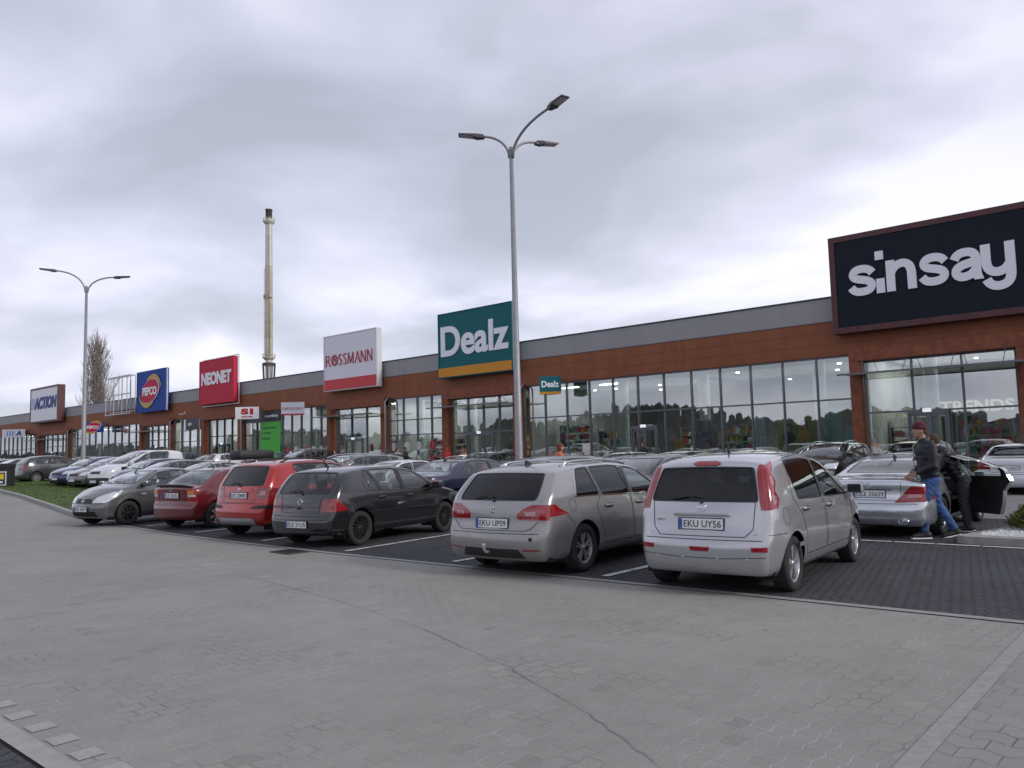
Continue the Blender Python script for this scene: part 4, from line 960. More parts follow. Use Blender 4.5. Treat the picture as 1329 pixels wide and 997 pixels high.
class Skin:
    """outer skin of a car from its side silhouette and half-width function; x forward from the rear bumper, z up"""
    def __init__(s, sp, fine=True):
        s.sp = sp; L, Wd, H = sp['L'], sp['W'], sp['H']; s.L, s.W2, s.H = L, Wd/2, H
        sm = sp.get('sm', .09)
        s.top = resample(sp['top'], 0, sm); s.rear = resample(sp['rear'], 0, .035); s.front = resample(sp['front'], 0, .04)
        na, nc, nbn = (int(L/.055), 24, 22) if fine else (int(L/.11), 12, 10)
        Ta = arc(s.top, [i/na for i in range(na+1)])
        z0 = sp['bot']
        Ba = [Vector((s.rear[0].x + (s.front[0].x-s.rear[0].x)*i/na, z0)) for i in range(na+1)]
        Rc = arc(s.rear, [i/nc for i in range(nc+1)]); Fc = arc(s.front, [i/nc for i in range(nc+1)])
        def coons(i, j):
            a, c = i/na, j/nc
            p = Rc[j]*(1-a) + Fc[j]*a + Ba[i]*(1-c) + Ta[i]*c
            p -= Rc[0]*(1-a)*(1-c) + Fc[0]*a*(1-c) + Rc[nc]*(1-a)*c + Fc[nc]*a*c
            return p
        G = [[coons(i, j) for j in range(nc+1)] for i in range(na+1)]
        bm = nb(); crown = sp.get('crown', .045); cache = {}
        def V(p, b, c):
            z = p.y - crown*(c**4)*abs(b)**3
            y = b*s.hw(p.x, z)
            x = p.x
            q = (y/s.W2)**2
            x += sp.get('kr', .12)*q*math.exp(-max(0, x)/.35) - sp.get('kf', .24)*q*math.exp(-max(0, L-x)/.45)
            key = (round(x, 4), round(y, 4), round(z, 4))
            if key not in cache: cache[key] = bm.verts.new((x, y, z))
            return cache[key]
        def face(vs):
            u = []
            for v in vs:
                if v not in u: u.append(v)
            if len(u) > 2:
                try: f = bm.faces.new(u); f.smooth = True
                except ValueError: pass
        for sg in (1, -1):
            for i in range(na):
                for j in range(nc):
                    q = [V(G[i][j], sg, j/nc), V(G[i+1][j], sg, j/nc), V(G[i+1][j+1], sg, (j+1)/nc), V(G[i][j+1], sg, (j+1)/nc)]
                    face(q if sg < 0 else q[::-1])
        bs = [-1 + 2*k/nbn for k in range(nbn+1)]
        for k in range(nbn):
            b0, b1 = bs[k], bs[k+1]
            for i in range(na):
                face([V(G[i][nc], b0, 1), V(G[i+1][nc], b0, 1), V(G[i+1][nc], b1, 1), V(G[i][nc], b1, 1)])
                f_ = [V(G[i][0], b0, 0), V(G[i][0], b1, 0), V(G[i+1][0], b1, 0), V(G[i+1][0], b0, 0)]; face(f_)
            for j in range(nc):
                face([V(G[0][j], b0, j/nc), V(G[0][j+1], b0, (j+1)/nc), V(G[0][j+1], b1, (j+1)/nc), V(G[0][j], b1, j/nc)])
                face([V(G[na][j], b0, j/nc), V(G[na][j], b1, j/nc), V(G[na][j+1], b1, (j+1)/nc), V(G[na][j+1], b0, (j+1)/nc)])
        bmesh.ops.remove_doubles(bm, verts=bm.verts, dist=8e-4)
        bmesh.ops.recalc_face_normals(bm, faces=bm.faces)
        for _ in range(3 if fine else 1):
            bmesh.ops.smooth_vert(bm, verts=bm.verts, factor=.5, use_axis_x=True, use_axis_y=True, use_axis_z=True)
        if sum(f.normal.z for f in bm.faces if f.calc_center_median().z > H*.8) < 0: bmesh.ops.reverse_faces(bm, faces=bm.faces)
        bm.normal_update(); s.bm = bm
        t = bm.copy(); bmesh.ops.triangulate(t, faces=t.faces); t.normal_update()
        s.bvh = BVHTree.FromBMesh(t); t.verts.ensure_lookup_table(); t.faces.ensure_lookup_table()
        s.tri = [[(v.co.copy(), v.normal.copy()) for v in f.verts] for f in t.faces]; t.free()
    def topz(s, x): return interp(s._tp(), x)
    def _tp(s):
        if not hasattr(s, '_t'): s._t = [(p.x, p.y) for p in s.top]
        return s._t
    def hw(s, x, z):
        sp = s.sp; zb = interp(sp['belt'], x); z0 = sp['bot']
        if z < zb:
            t = max(0, (z-z0)/(zb-z0)); k = interp(sp.get('prof', [(0, .90), (.12, .955), (.45, 1.0), (.8, .99), (1, .955)]), t)
        else:
            u = (z-zb)/max(.01, s.H-zb); k = .955 - (.955-sp['roofw'])*u**1.15
        rr, cr_ = sp.get('rt', (.75, .12)); fr, cf = sp.get('ft', (1.0, .14)); d = max(0, x); e = max(0, s.L-x)
        if d < rr: k *= 1 - cr_*((rr-d)/rr)**2.4
        if e < fr: k *= 1 - cf*((fr-e)/fr)**2.4
        w = s.W2*k
        if z < zb:
            for xw in (sp['xr'], sp['xr']+sp['wb']):
                dd = math.hypot(x-xw, z-sp['wr']); w += sp.get('flare', .014)*math.exp(-((dd-sp['wr']-.07)/.06)**2)
        return w
    def cast(s, view, u, v):
        if view[0] == 's':
            sg = 1 if view[1] == '+' else -1; o, d = Vector((u, 3*sg, v)), Vector((0, -sg, 0))
        elif view == 'r': o, d = Vector((-3, u, v)), Vector((1, 0, 0))
        elif view == 'f': o, d = Vector((s.L+3, u, v)), Vector((-1, 0, 0))
        else: o, d = Vector((u, v, 4)), Vector((0, 0, -1))
        h = s.bvh.ray_cast(o, d)
        if h[0] is None:
            h = s.bvh.find_nearest(o + d*3)
        return h[0], s.nrm(h[0], h[2])
    def nrm(s, p, i):
        (a, na), (b, nb_), (c, nc_) = s.tri[i]
        v0, v1, v2 = b-a, c-a, p-a
        d00, d01, d11, d20, d21 = v0.dot(v0), v0.dot(v1), v1.dot(v1), v2.dot(v0), v2.dot(v1); den = d00*d11-d01*d01
        if abs(den) < 1e-14: return na
        v = (d11*d20-d01*d21)/den; w = (d00*d21-d01*d20)/den
        return (na*(1-v-w)+nb_*v+nc_*w).normalized()
    def xat(s, end, z):
        """x of the silhouette at height z, from the rear or the front end"""
        pts = (s.rear + s.top) if end == 'r' else (s.front + s.top[::-1])
        for a, b in zip(pts, pts[1:]):
            if (a.y-z)*(b.y-z) <= 0 and abs(a.y-b.y) > 1e-6: return a.x + (b.x-a.x)*(z-a.y)/(b.y-a.y)
        return pts[-1].x
    def ribbon(s, bm, view, pts, w=.008, off=.0022, mi=0, closed=False, step=.04):
        P = [Vector(p) for p in pts]
        if closed: P.append(P[0])
        D = []
        for a, b in zip(P, P[1:]):
            k = max(1, int((b-a).length/step)); D += [a + (b-a)*i/k for i in range(k)]
        D.append(P[-1]); H = [s.cast(view, p.x, p.y) for p in D]; n = len(H); row = []
        for i, (p, nn) in enumerate(H):
            if closed and i in (0, n-1): t = H[1][0]-H[n-2][0]
            else: t = H[min(i+1, n-1)][0]-H[max(i-1, 0)][0]
            sd_ = nn.cross(t).normalized()*w/2
            row.append((bm.verts.new(p+nn*off+sd_), bm.verts.new(p+nn*off-sd_)))
        for (a, b), (c, d) in zip(row, row[1:]):
            f = bm.faces.new((a, b, d, c)); f.material_index = mi; f.normal_update()
            if f.normal.dot(H[0][1]) < -0.5 and False: f.normal_flip()
    def finish(s, o):
        """give a mesh cut out of the skin the skin's own smooth normals"""
        me = o.data; ns = []
        for v in me.vertices:
            p, n, i, d = s.bvh.find_nearest(v.co)
            ns.append(s.nrm(p, i) if d < .03 else v.normal)
        fl = []
        for pl in me.polygons:
            fn = pl.normal
            for li in pl.loop_indices:
                n_ = ns[me.loops[li].vertex_index]; fl.append(n_ if n_.dot(fn) > .55 else fn)
        me.normals_split_custom_set(fl)

def wheel_parts(parent, x, y, r, w, style, rimr=None, name='wheel'):
    """wheel > tyre, rim, spokes face outwards (+y if y>0)"""
    sg = 1 if y > 0 else -1; rr = rimr or r*.66
    bm = nb(); lathe(bm, [(0.001, -.5*w), (rr*.9, -.5*w), (rr*.93, .05*w), (rr*.3, .12*w), (.001, .14*w)], 20, 'y', mi=0)
    for v in bm.verts: v.co.y *= sg
    bmesh.ops.recalc_face_normals(bm, faces=bm.faces)
    wo = obj(name, bm, M['disc'], parent); wo.location = (x, y, r)
    bm = nb(); h = w/2
    lathe(bm, [(rr*.96, -h*.8), (rr*1.02, -h), (r*.90, -h*1.02), (r*.975, -h*.86), (r, -h*.6), (r, h*.6), (r*.975, h*.86), (r*.90, h*1.02), (rr*1.04, h*.98), (rr*.98, h*.84)], 36, 'y')
    obj('tyre', bm, M['rubber'], wo)
    bm = nb(); n, kind, mt = style
    lathe(bm, [(rr*.88, h*.2), (rr*.93, h*.72), (rr*1.0, h*.9), (rr*.985, h*.70)], 36, 'y')
    lathe(bm, [(.001, h*.80), (rr*.14, h*.78), (rr*.18, h*.55), (rr*.18, 0)], 16, 'y')
    for k in range(n):
        a0 = 2*PI*k/n + .3
        def P(rad, ang, hy): return (rad*math.cos(a0+ang), hy, rad*math.sin(a0+ang))
        if kind == 'wide': wi, wo_ = .26, .21
        elif kind == 'thin': wi, wo_ = .24, .085
        elif kind == 'twin': wi, wo_ = .12, .07
        else: wi, wo_ = .22, .16
        offs = (0,) if kind != 'twin' else (-.16, .16)
        for of in offs:
            q = [P(rr*.15, of*.5-wi, h*.72), P(rr*.15, of*.5+wi, h*.72), P(rr*.90, of+wo_, h*.74), P(rr*.90, of-wo_, h*.74)]
            A = [bm.verts.new(p) for p in q]; B = [bm.verts.new((p[0], p[1]-h*.35, p[2])) for p in q]
            bm.faces.new(A); bm.faces.new(B[::-1])
            for i in range(4): bm.faces.new((A[i], B[i], B[(i+1) % 4], A[(i+1) % 4]))
    for v in bm.verts: v.co.y *= sg
    bmesh.ops.recalc_face_normals(bm, faces=bm.faces)
    obj('rim', bm, mt, wo)
    return wo

def mirror_y(poly): return [(-a, b) for a, b in poly]
def rrect(x0, x1, z0, z1, r=.02):
    o = []
    for cx, cz, a0 in ((x1-r, z1-r, 0), (x0+r, z1-r, 90), (x0+r, z0+r, 180), (x1-r, z0+r, 270)):
        for k in range(4): a = R(a0+30*k); o.append((cx+r*math.cos(a), cz+r*math.sin(a)))
    return o
def plate(parent, sk, view, u, z, text, w=.52, h=.114):
    p, n = sk.cast(view, u, z); n = Vector((n.x, 0, n.z*.35)).normalized()
    bm = nb(); box(bm, -w/2-.012, w/2+.012, .0, .012, -h/2-.012, h/2+.012, 1, .004); box(bm, -w/2, w/2, -.004, 0, -h/2, h/2, 0)
    box(bm, -w/2+.002, -w/2+.042, -.0065, -.0042, -h/2+.004, h/2-.004, 2)
    o = obj('number_plate', bm, [M['white'], M['black'], M['blue']], parent)
    sx = Vector((0, -1, 0)) if view == 'r' else Vector((0, 1, 0))     # reading direction seen from outside
    yv = -n; zv = yv.cross(sx)*-1
    zv = sx.cross(yv)
    o.matrix_local = Matrix(((sx.x, yv.x, zv.x, p.x+n.x*.012), (sx.y, yv.y, zv.y, p.y), (sx.z, yv.z, zv.z, p.z+n.z*.012), (0, 0, 0, 1)))
    if text:
        t = text_bm(text, w*.84, h*.66, .003, bold=.0); xform(t, Matrix.Translation((.02, -.0045, 0)))
        obj('lettering', t, M['ink'], o)
    return o

def side_window(sk, sp, w):
    """(bottom rear x, bottom front x, top rear x, top front x[, roof gap]) following belt and roof"""
    xb0, xb1, xt0, xt1 = w[:4]; gap = w[4] if len(w) > 4 else .095
    P = [(xb0 + (xb1-xb0)*k/4, interp(sp['belt'], xb0 + (xb1-xb0)*k/4)+.012) for k in range(5)]
    T = []
    for k in range(9):
        x = xt1 + (xt0-xt1)*k/8; T.append((x, sk.topz(x)-gap))
    T = [t for t in T if t[1] > interp(sp['belt'], t[0]) + .03]
    poly = P + T
    return poly
def end_window(sk, sp, end, z0, z1, m0, m1, sag=.0):
    """trapezoid following the pillars; seen from the rear or front"""
    P = []
    for k in range(7):
        z = z0 + (z1-z0)*k/6; x = sk.xat(end, z); mrg = m0 + (m1-m0)*k/6; P.append((sk.hw(x, z)-mrg, z))
    top = P[-1]
    n = 6; T = [(top[0]*(1-2*k/n), top[1]+sag*(1-(1-2*k/n)**2)) for k in range(1, n)]
    r_ = .03
    return P + T + [(-a, b) for a, b in P[::-1]] + [(P[0][0]*(-1+2*k/n), P[0][1]) for k in range(1, n)]
def rounded(poly, r=.035, n=3):
    """round the corners of a polygon"""
    P = [Vector(p) for p in poly]; o = []; k = len(P)
    for i in range(k):
        a, b, c = P[i-1], P[i], P[(i+1) % k]; u, v = (a-b), (c-b)
        if u.length < 1e-4 or v.length < 1e-4: continue
        if u.angle(v) > R(155): o.append((b.x, b.y)); continue
        d = min(r, u.length*.45, v.length*.45); p, q = b+u.normalized()*d, b+v.normalized()*d
        for j in range(n+1):
            t = j/n; w_ = p*(1-t)**2 + b*2*t*(1-t) + q*t*t; o.append((w_.x, w_.y))
    return o

def seat_bm(w=.5):
    bm = nb()
    box(bm, -.05, .45, -w/2, w/2, .0, .16, 0, .05)
    box(bm, -.13, 0.0, -w/2, w/2, .08, .68, 0, .05, Matrix.Rotation(R(-12), 4, 'Y'))
    box(bm, -.10, -.01, -.12, .12, .70, .90, 0, .04, Matrix.Rotation(R(-12), 4, 'Y'))
    return bm

def make_car(sp, body_m, name, label, cat='car', detail=2):
    """detail 2: near car, 1: middle distance, 0: far"""
    fine = detail == 2
    sk = Skin(sp, fine); L, Wd, H = sp['L'], sp['W'], sp['H']; near = .11 if fine else .19
    root = empty(name, label, cat)
    root['dummy'] = 0; del root['dummy']
    bm = sk.bm
    xr, xf, wr = sp['xr'], sp['xr']+sp['wb'], sp['wr']
    off = Vector((-L/2, 0, 0))
    def fin(o, skin=True):
        if skin: sk.finish(o)
        return o
    gl = sp.get('glass', ['glass', 'glass', 'glass', 'glass'])     # front side, rear side, rear, windscreen
    # wheel arches
    n = 22 if fine else 14
    for xw in (xr, xf):
        ra = wr + sp.get('archgap', .045)
        poly = [(xw+ra*math.cos(2*PI*k/n), wr+.01+ra*math.sin(2*PI*k/n)) for k in range(n)]
        poly = [(a, max(b, -.1)) for a, b in poly]
        for v in ('s+', 's-'):
            ins = cut_faces(bm, v, poly, .05, near); bmesh.ops.delete(bm, geom=ins, context='FACES')
        # bottom sheet under the wheel
        ins = [f for f in bm.faces if f.normal.z < -.5 and abs(f.calc_center_median().x-xw) < ra and f.calc_center_median().z < sp['bot']+.12]
        bmesh.ops.delete(bm, geom=ins, context='FACES')
    # windows
    tr = sp.get('trim', 'seal')
    wins = []
    doorwin = None
    for wi, w in enumerate(sp['windows']):
        g = gl[1] if wi >= sp.get('nfront', 1) else gl[0]
        for v in ('s+', 's-'):
            poly = rounded(side_window(sk, sp, w), .045)
            ins = cut_faces(bm, v, poly, .05, near)
            if not ins: continue
            wb_ = take(bm, ins, -.004, .03)
            if fine or detail == 1: sk.ribbon(wb_, v, poly, .016, .002, 1, True, .06)
            o = fin(obj('side_window', wb_, [M[g], M['seal']], root)); wins.append((wi, v, o))
    if sp.get('rwin'):
        poly = rounded(end_window(sk, sp, 'r', *sp['rwin']), .05)
        ins = cut_faces(bm, 'r', poly, .05, near); wb_ = take(bm, ins, -.003, .03)
        sk.ribbon(wb_, 'r', poly, .018, .0022, 1, True, .06)
        rwo = fin(obj('rear_window', wb_, [M[gl[2]], M['seal']], root))
        if detail == 2 and sp.get('wiper', True):
            z0 = sp['rwin'][0]; bm2 = nb(); a, na_ = sk.cast('r', .0, z0-.01); pts = []
            for k in range(6):
                p_, n_ = sk.cast('r', .02+.34*k/5, z0+.035+.015*math.sin(k)); pts.append(p_+n_*.02)
            tube(bm2, pts, .008, 5); tube(bm2, [a-Vector((.0, 0, 0))+na_*.0, a+na_*.035, pts[2]], [.022, .012, .008], 6)
            obj('wiper', bm2, M['black'], rwo)
    poly = rounded(end_window(sk, sp, 'f', *sp['wscreen']), .06)
    ins = cut_faces(bm, 'f', poly, .05, near); wb_ = take(bm, ins, -.003, .03)
    sk.ribbon(wb_, 'f', poly, .022, .0022, 1, True, .06)
    wso = fin(obj('windscreen', wb_, [M[gl[3]], M['seal']], root))
    if detail >= 1:
        bm2 = nb(); z0 = sp['wscreen'][0]
        for y0, y1 in ((.35, -.15), (-.2, -.62)):
            pts = []
            for k in range(5):
                p_, n_ = sk.cast('f', y0+(y1-y0)*k/4, z0+.02+.02*k/4); pts.append(p_+n_*.015)
            tube(bm2, pts, .009, 4)
        obj('wiper', bm2, M['black'], wso)
    # lamps and other patches: (name, view, polygon, material, offset)
    for (nm, v, poly, mt, of) in sp.get('patch', []):
        for k in ((0, 1) if v in ('r', 'f') else (0, 1)):
            if v in ('r', 'f'):
                pl = poly if k == 0 else mirror_y(poly)[::-1]; vv = v
            elif v == 's': pl, vv = poly, 's+-'[0]+('+' if k == 0 else '-')
            else:
                if k: break
                pl, vv = poly, v[0] if v[0] in 'rf' else v
            ins = cut_faces(bm, vv, pl, .1, near)
            if ins:
                m_ = mt if not isinstance(mt, str) else M[mt]
                pb = take(bm, ins, of, .012 if fine else 0, keep=False)
                fin(obj(nm, pb, [m_, M['black']], root))
    for a_, b_ in zip(sp['windows'][1:], sp['windows']):
        if abs(a_[1]-b_[0]) < .16:
            e_ = .022; gp_ = b_[4] if len(b_) > 4 else .095
            pl = [(a_[1]+e_, interp(sp['belt'], a_[1])+.016), (b_[0]-e_, interp(sp['belt'], b_[0])+.016), (b_[2]-e_, sk.topz(b_[2])-gp_-.006), (a_[3]+e_, sk.topz(a_[3])-gp_-.006)]
            for vv in ('s+', 's-'):
                ins = cut_faces(bm, vv, pl, .05, near)
                if ins: fin(obj('pillar_trim', take(bm, ins, .0005, 0), [M['black'], M['black']], root))
    # joined lamps wrapping the corner: (name, [(view, polygon, material)...]); one mesh per side
    for (nm, lst) in sp.get('lamps', []):
        for k in (0, 1):
            tot = None; ms = []
            for (v, poly, mt) in sorted(lst, key=lambda q: q[0] != 's'):
                vv = v if v in ('r', 'f') else ('s+' if k == 0 else 's-')
                pl = poly if (v == 's' or k == 0) else mirror_y(poly)[::-1]
                ins = cut_faces(bm, vv, pl, .38 if v == 's' else .38, near)
                if not ins: continue
                if M[mt] not in ms: ms.append(M[mt])
                pb = take(bm, ins, .003, 0.008 if fine else 0, mi=ms.index(M[mt]), smi=ms.index(M[mt]))
                if tot is None: tot = pb
                else: join(tot, pb)
            if tot is not None: fin(obj(nm, tot, ms, root))
    # bumpers
    zb = sp.get('bump', .52); bmats = sp.get('bumpm', body_m)
    for end, xl in (('rear_bumper', xr-wr*.75), ('front_bumper', xf+wr*.75)):
        zz_ = zb if end[0] == 'r' else sp.get('bumpf', zb)
        geom = [g for f in bm.faces if abs(f.calc_center_median().z-zz_) < .12 for g in (list(f.verts)+list(f.edges)+[f])]
        geom = list(set(geom)); bmesh.ops.bisect_plane(bm, geom=geom, dist=2e-4, plane_co=(0, 0, zz_), plane_no=(0, 0, 1))
        ins = [f for f in bm.faces if f.calc_center_median().z < zz_ and ((f.calc_center_median().x < xl) if end[0] == 'r' else (f.calc_center_median().x > xl)) and f.normal.z > -.75]
        if ins:
            pb = take(bm, ins, 0, 0)
            ln = []
            o = fin(obj(end, pb, [bmats], root))
            if sp.get('bumptext') is None and detail: 
                pb = nb(); v = 'r' if end[0] == 'r' else 'f'; yy = Wd*.40
                sk.ribbon(pb, v, [(-yy+2*yy*q/14, zz_) for q in range(15)], .009 if fine else .014, .0025, 0)
                obj('seam', pb, [M['seal']], o)
    # doors: polygon in side view, handle position
    for di, (poly, hx, hz) in enumerate(sp['doors']):
        for v in ('s+', 's-'):
            sg = 1 if v == 's+' else -1
            ins = cut_faces(bm, v, poly, .05, near)
            if not ins: continue
            db = take(bm, ins, 0, 0)
            if detail: sk.ribbon(db, v, poly, .010 if fine else .014, .002, 1, True)
            if sp.get('strip') and detail:
                xs_ = [p[0] for p in poly]; sk.ribbon(db, v, [(min(xs_)+.04, sp['strip'][0]), (max(xs_)-.04, sp['strip'][0])], sp['strip'][1], .006, 2)
            o = fin(obj('door', db, [body_m, M['seal'], sp.get('stripm') or M['black']], root))
            if detail:
                p_, n_ = sk.cast(v, hx, hz); bm2 = nb()
                box(bm2, -.095, .095, -.02, .018, -.017, .017, 0, .012); 
                box(bm2, -.11, .03, -.004, .0035, -.030, .026, 1, .003)
                ho = obj('handle', bm2, [sp.get('handle') or body_m, M['seal']], o, True); ho.location = p_ + n_*.02; ho.rotation_euler = (0, 0, 0 if sg > 0 else PI)
                ho.rotation_euler = (0, 0, math.atan2(n_.y, n_.x)-PI/2)
            if sp.get('open_door') == (di, v):
                hx_, hy_ = max(p[0] for p in poly)-.03, 0
                hp = sk.cast(v, hx_, .6)[0]
                # inner lining, edge and the window move with the door
                ib = nb(); ib.from_mesh(o.data); 
                for vv in ib.verts: vv.co.y -= sg*.075
                bmesh.ops.reverse_faces(ib, faces=ib.faces); jb = obj('door_lining', ib, [M['black'], M['black'], M['black']], o)
                rb = nb(); rb.from_mesh(o.data); be = [e for e in rb.edges if len(e.link_faces) == 1 and all(abs(w_.co.y) > .3 for w_ in e.verts)]
                r_ = bmesh.ops.extrude_edge_only(rb, edges=be); nv = [g for g in r_['geom'] if isinstance(g, bmesh.types.BMVert)]
                for w_ in nv: w_.co.y -= sg*.075
                keepf = [g for g in r_['geom'] if isinstance(g, bmesh.types.BMFace)]
                bmesh.ops.delete(rb, geom=[f for f in rb.faces if f not in set(keepf)], context='FACES')
                obj('door_edge', rb, [body_m], o)
                kids = [c for c in o.children]
                for (wi, wv, wo_) in wins:
                    if wv == v and wi in sp['door_windows']: wo_.parent = o; wo_.name = 'door_window'
                T_ = Matrix.Translation(hp) @ Matrix.Rotation(-R(sp['open_ang'])*sg, 4, 'Z') @ Matrix.Translation(-hp)
                o['opened'] = 1; del o['opened']; o.matrix_local = T_
                o['label'] = sp.get('open_label', 'open rear door')
    # rest of the skin is the body
    me_extra = nb()
    for (v, pts, w_) in sp.get('seams', []):
        if v == 's':
            for vv in ('s+', 's-'): sk.ribbon(me_extra, vv, pts, w_, .0022, 1)
        else: sk.ribbon(me_extra, v, pts, w_, .0022, 1)
    join(bm, me_extra)
    for f in bm.faces:
        if f.normal.z < -.8 and f.calc_center_median().z < sp['bot']+.05 and f.material_index == 0: f.material_index = 2
    body = fin(obj('body', bm, [body_m, M['seal'], M['under']], root))
    # underbody and wheel wells
    ub = nb(); hwid = Wd/2-.10
    box(ub, .25, L-.3, -hwid, hwid, sp['bot']+.01, sp['bot']+.06)
    for xw in (xr, xf):
        for sg in (1, -1):
            rw = wr+.06; P = [(xw+rw*math.cos(PI*k/10), wr+rw*math.sin(PI*k/10)) for k in range(11)]
            y0, y1 = sg*(Wd/2-.045), sg*(Wd/2-.36)
            A = [ub.verts.new((a, y0, b)) for a, b in P]; B = [ub.verts.new((a, y1, b)) for a, b in P]
            for k in range(10): ub.faces.new((A[k], A[k+1], B[k+1], B[k]))
            C_ = ub.verts.new((xw-rw, y1, .16)), ub.verts.new((xw+rw, y1, .16)); ub.faces.new([C_[1]]+B+[C_[0]])
            D_ = ub.verts.new((xw-rw, y0, .16)), ub.verts.new((xw+rw, y0, .16))
            ub.faces.new((A[0], B[0], C_[1], D_[1])); ub.faces.new((B[-1], A[-1], D_[0], C_[0]))
    box(ub, .5, L-.55, -hwid-.03, hwid+.03, interp(sp['belt'], L/2)-.42, interp(sp['belt'], L/2)-.40)
    obj('underbody', ub, M['under'], root)
    # wheels
    style = sp.get('wheel', (7, 'mid', M['rim'])); ww = sp.get('ww', .20)
    for xw in (xr, xf):
        for sg in (1, -1):
            wo_ = wheel_parts(root, xw, sg*(Wd/2-ww/2-.022), wr, ww, style, sp.get('rimr'))
            if xw == xf and sp.get('steer'): wo_.rotation_euler = (0, 0, R(sp['steer']))
    # wing mirrors
    mx_, mz = sp['mirror']
    for sg in (1, -1):
        v = 's+' if sg > 0 else 's-'; p_, n_ = sk.cast(v, mx_, mz); bm2 = nb()
        box(bm2, -.07, .07, -.10, .10, -.07, .07, 0, .035 if fine else .0); 
        for q in bm2.verts: q.co.x *= (1 + .25*(1 if q.co.x > 0 else 0)) 
        box(bm2, -.074, -.068, -.082, .082, -.052, .052, 1)
        tube(bm2, [(0, -sg*.19, -.06), (0, -sg*.07, -.03)], [.025, .02], 6, 0)
        o = obj('wing_mirror', bm2, [sp.get('mirm') or body_m, M['mirrorg']], root, False); o.location = (p_.x, p_.y+sg*.15, p_.z+.02)
    # interior
    if detail >= 1:
        zf = interp(sp['belt'], L/2)-.40; fx, rx = xf-1.22, xf-2.08
        rx = max(rx, sp['xr']+.12)
        zs = zf-.02
        for sx in (fx, rx):
            for sg in (1, -1):
                o = obj('seat', seat_bm(.5), sp.get('seatm') or M['seatl'], root); o.location = (sx, sg*.36, zs-.02); o.scale.z = (.92 if sx == fx else .80)*(sp['H']/1.47)
        if detail == 2:
            bm2 = nb(); y_ = Wd*.42
            box(bm2, xf-.55, xf-.1, -y_, y_, zf, interp(sp['belt'], xf-.5)-.02, 0, .05); obj('dashboard', bm2, M['dash'], root)
            bm2 = nb(); pts = [(0, .18*math.cos(2*PI*k/18), .18*math.sin(2*PI*k/18)) for k in range(19)]; tube(bm2, pts, .016, 6, cap=False)
            box(bm2, -.01, .03, -.17, .17, -.03, .03); o = obj('steering_wheel', bm2, M['dash'], root); o.location = (xf-.68, .36, interp(sp['belt'], xf-.6)-.06); o.rotation_euler = (0, R(-25), 0)
    # plates
    for (v, z, t) in sp.get('plates', []):
        if detail: plate(root, sk, v, 0, z, t)
        else: plate(root, sk, v, 0, z, None)
    root['skoff'] = 0; del root['skoff']
    # extras
    if sp.get('extra'): sp['extra'](root, sk, sp, body_m)
    # move everything so the thing's base is under its centre
    for c in root.children: c.location = c.location + off
    return root, sk
def paint_variant(src, mats): return mats
# ------------------------------------------------------------------ the kinds of car
def bar(root, sk, x0, x1, y, h=.035, m=None):
    for sg in (1, -1):
        bm = nb(); pts = []
        for k in range(9):
            x = x0+(x1-x0)*k/8; p, n = sk.cast('t', x, sg*y); e = 0 if k in (0, 8) else h; pts.append(p+Vector((0, 0, e)))
        tube(bm, pts, .018, 6); obj('roof_rail', bm, m or M['black'], root)
def aerial(root, sk, x, y=0, l=.22, back=.08):
    p, n = sk.cast('t', x, y); bm = nb(); tube(bm, [p, p+Vector((-.01, 0, .03)), p+Vector((-back, 0, l))], [.022, .014, .004], 6); obj('aerial', bm, M['black'], root)
def fin_aerial(root, sk, x):
    p, n = sk.cast('t', x, 0); bm = nb(); prism(bm, [(x-.09, p.z-.01), (x-.07, p.z+.06), (x-.03, p.z+.055), (x+.10, p.z-.01)], -.012, .012); obj('aerial', bm, M['black'], root)
def ring(root, sk, view, u, z, r, m, inner=None, t=.006):
    p, n = sk.cast(view, u, z); bm = nb(); lathe(bm, [(r*.8, 0), (r*.84, t), (r, t), (r*1.02, 0)], 24, 'x')
    if inner == 'bar': box(bm, 0, t*1.2, -r*1.02, r*1.02, -r*.18, r*.18)
    if inner == 'disc': lathe(bm, [(.001, t*.5), (r*.8, t*.5)], 20, 'x')
    if inner == 'star':
        for k in range(3):
            a = R(90+120*k); tube(bm, [(t, 0, 0), (t, r*.9*math.cos(a), r*.9*math.sin(a))], [.014, .005], 5)
    if inner == 'vw':
        for q in (((-.62, .62), (0, -.05), (.62, .62)), ((-.8, .2), (-.35, -.75), (0, -.05), (.35, -.75), (.8, .2))):
            tube(bm, [(t*.6, a*r, b*r) for a, b in q], .07*r, 5)
    o = obj('emblem', bm, m, root)
    x = n.normalized(); y = Vector((0, 0, 1)).cross(x).normalized(); z_ = x.cross(y)
    o.matrix_local = Matrix(((x.x, y.x, z_.x, p.x), (x.y, y.y, z_.y, p.y), (x.z, y.z, z_.z, p.z), (0, 0, 0, 1)))
    return o
def exhaust(root, sk, x, y, z, r=.035, flat=1.0, m='chrome'):
    bm = nb(); lathe(bm, [(r*.85, .12), (r*.85, -.02), (r, -.025), (r*1.03, .10)], 16, 'x')
    for v in bm.verts: v.co.y *= flat
    o = obj('exhaust_pipe', bm, M[m], root); o.location = (x, y, z)
def model_mark(root, sk, s, u, z, w=.16, h=.022):
    p, n = sk.cast('r', u, z); t = text_bm(s, w, h, .003); o = obj('lettering', t, M['chrome'], root)
    o.matrix_local = Matrix(((0, -n.x*-1, 0, p.x+n.x*.003), (-1, 0, 0, p.y), (0, 0, 1, p.z), (0, 0, 0, 1)))

C_SILV = (.50, .51, .54)
def lamp_r(y0, y1, y2, z0, z1): return [(y0, z0), (y2, z0), (y2, z1), (y1, z1)]

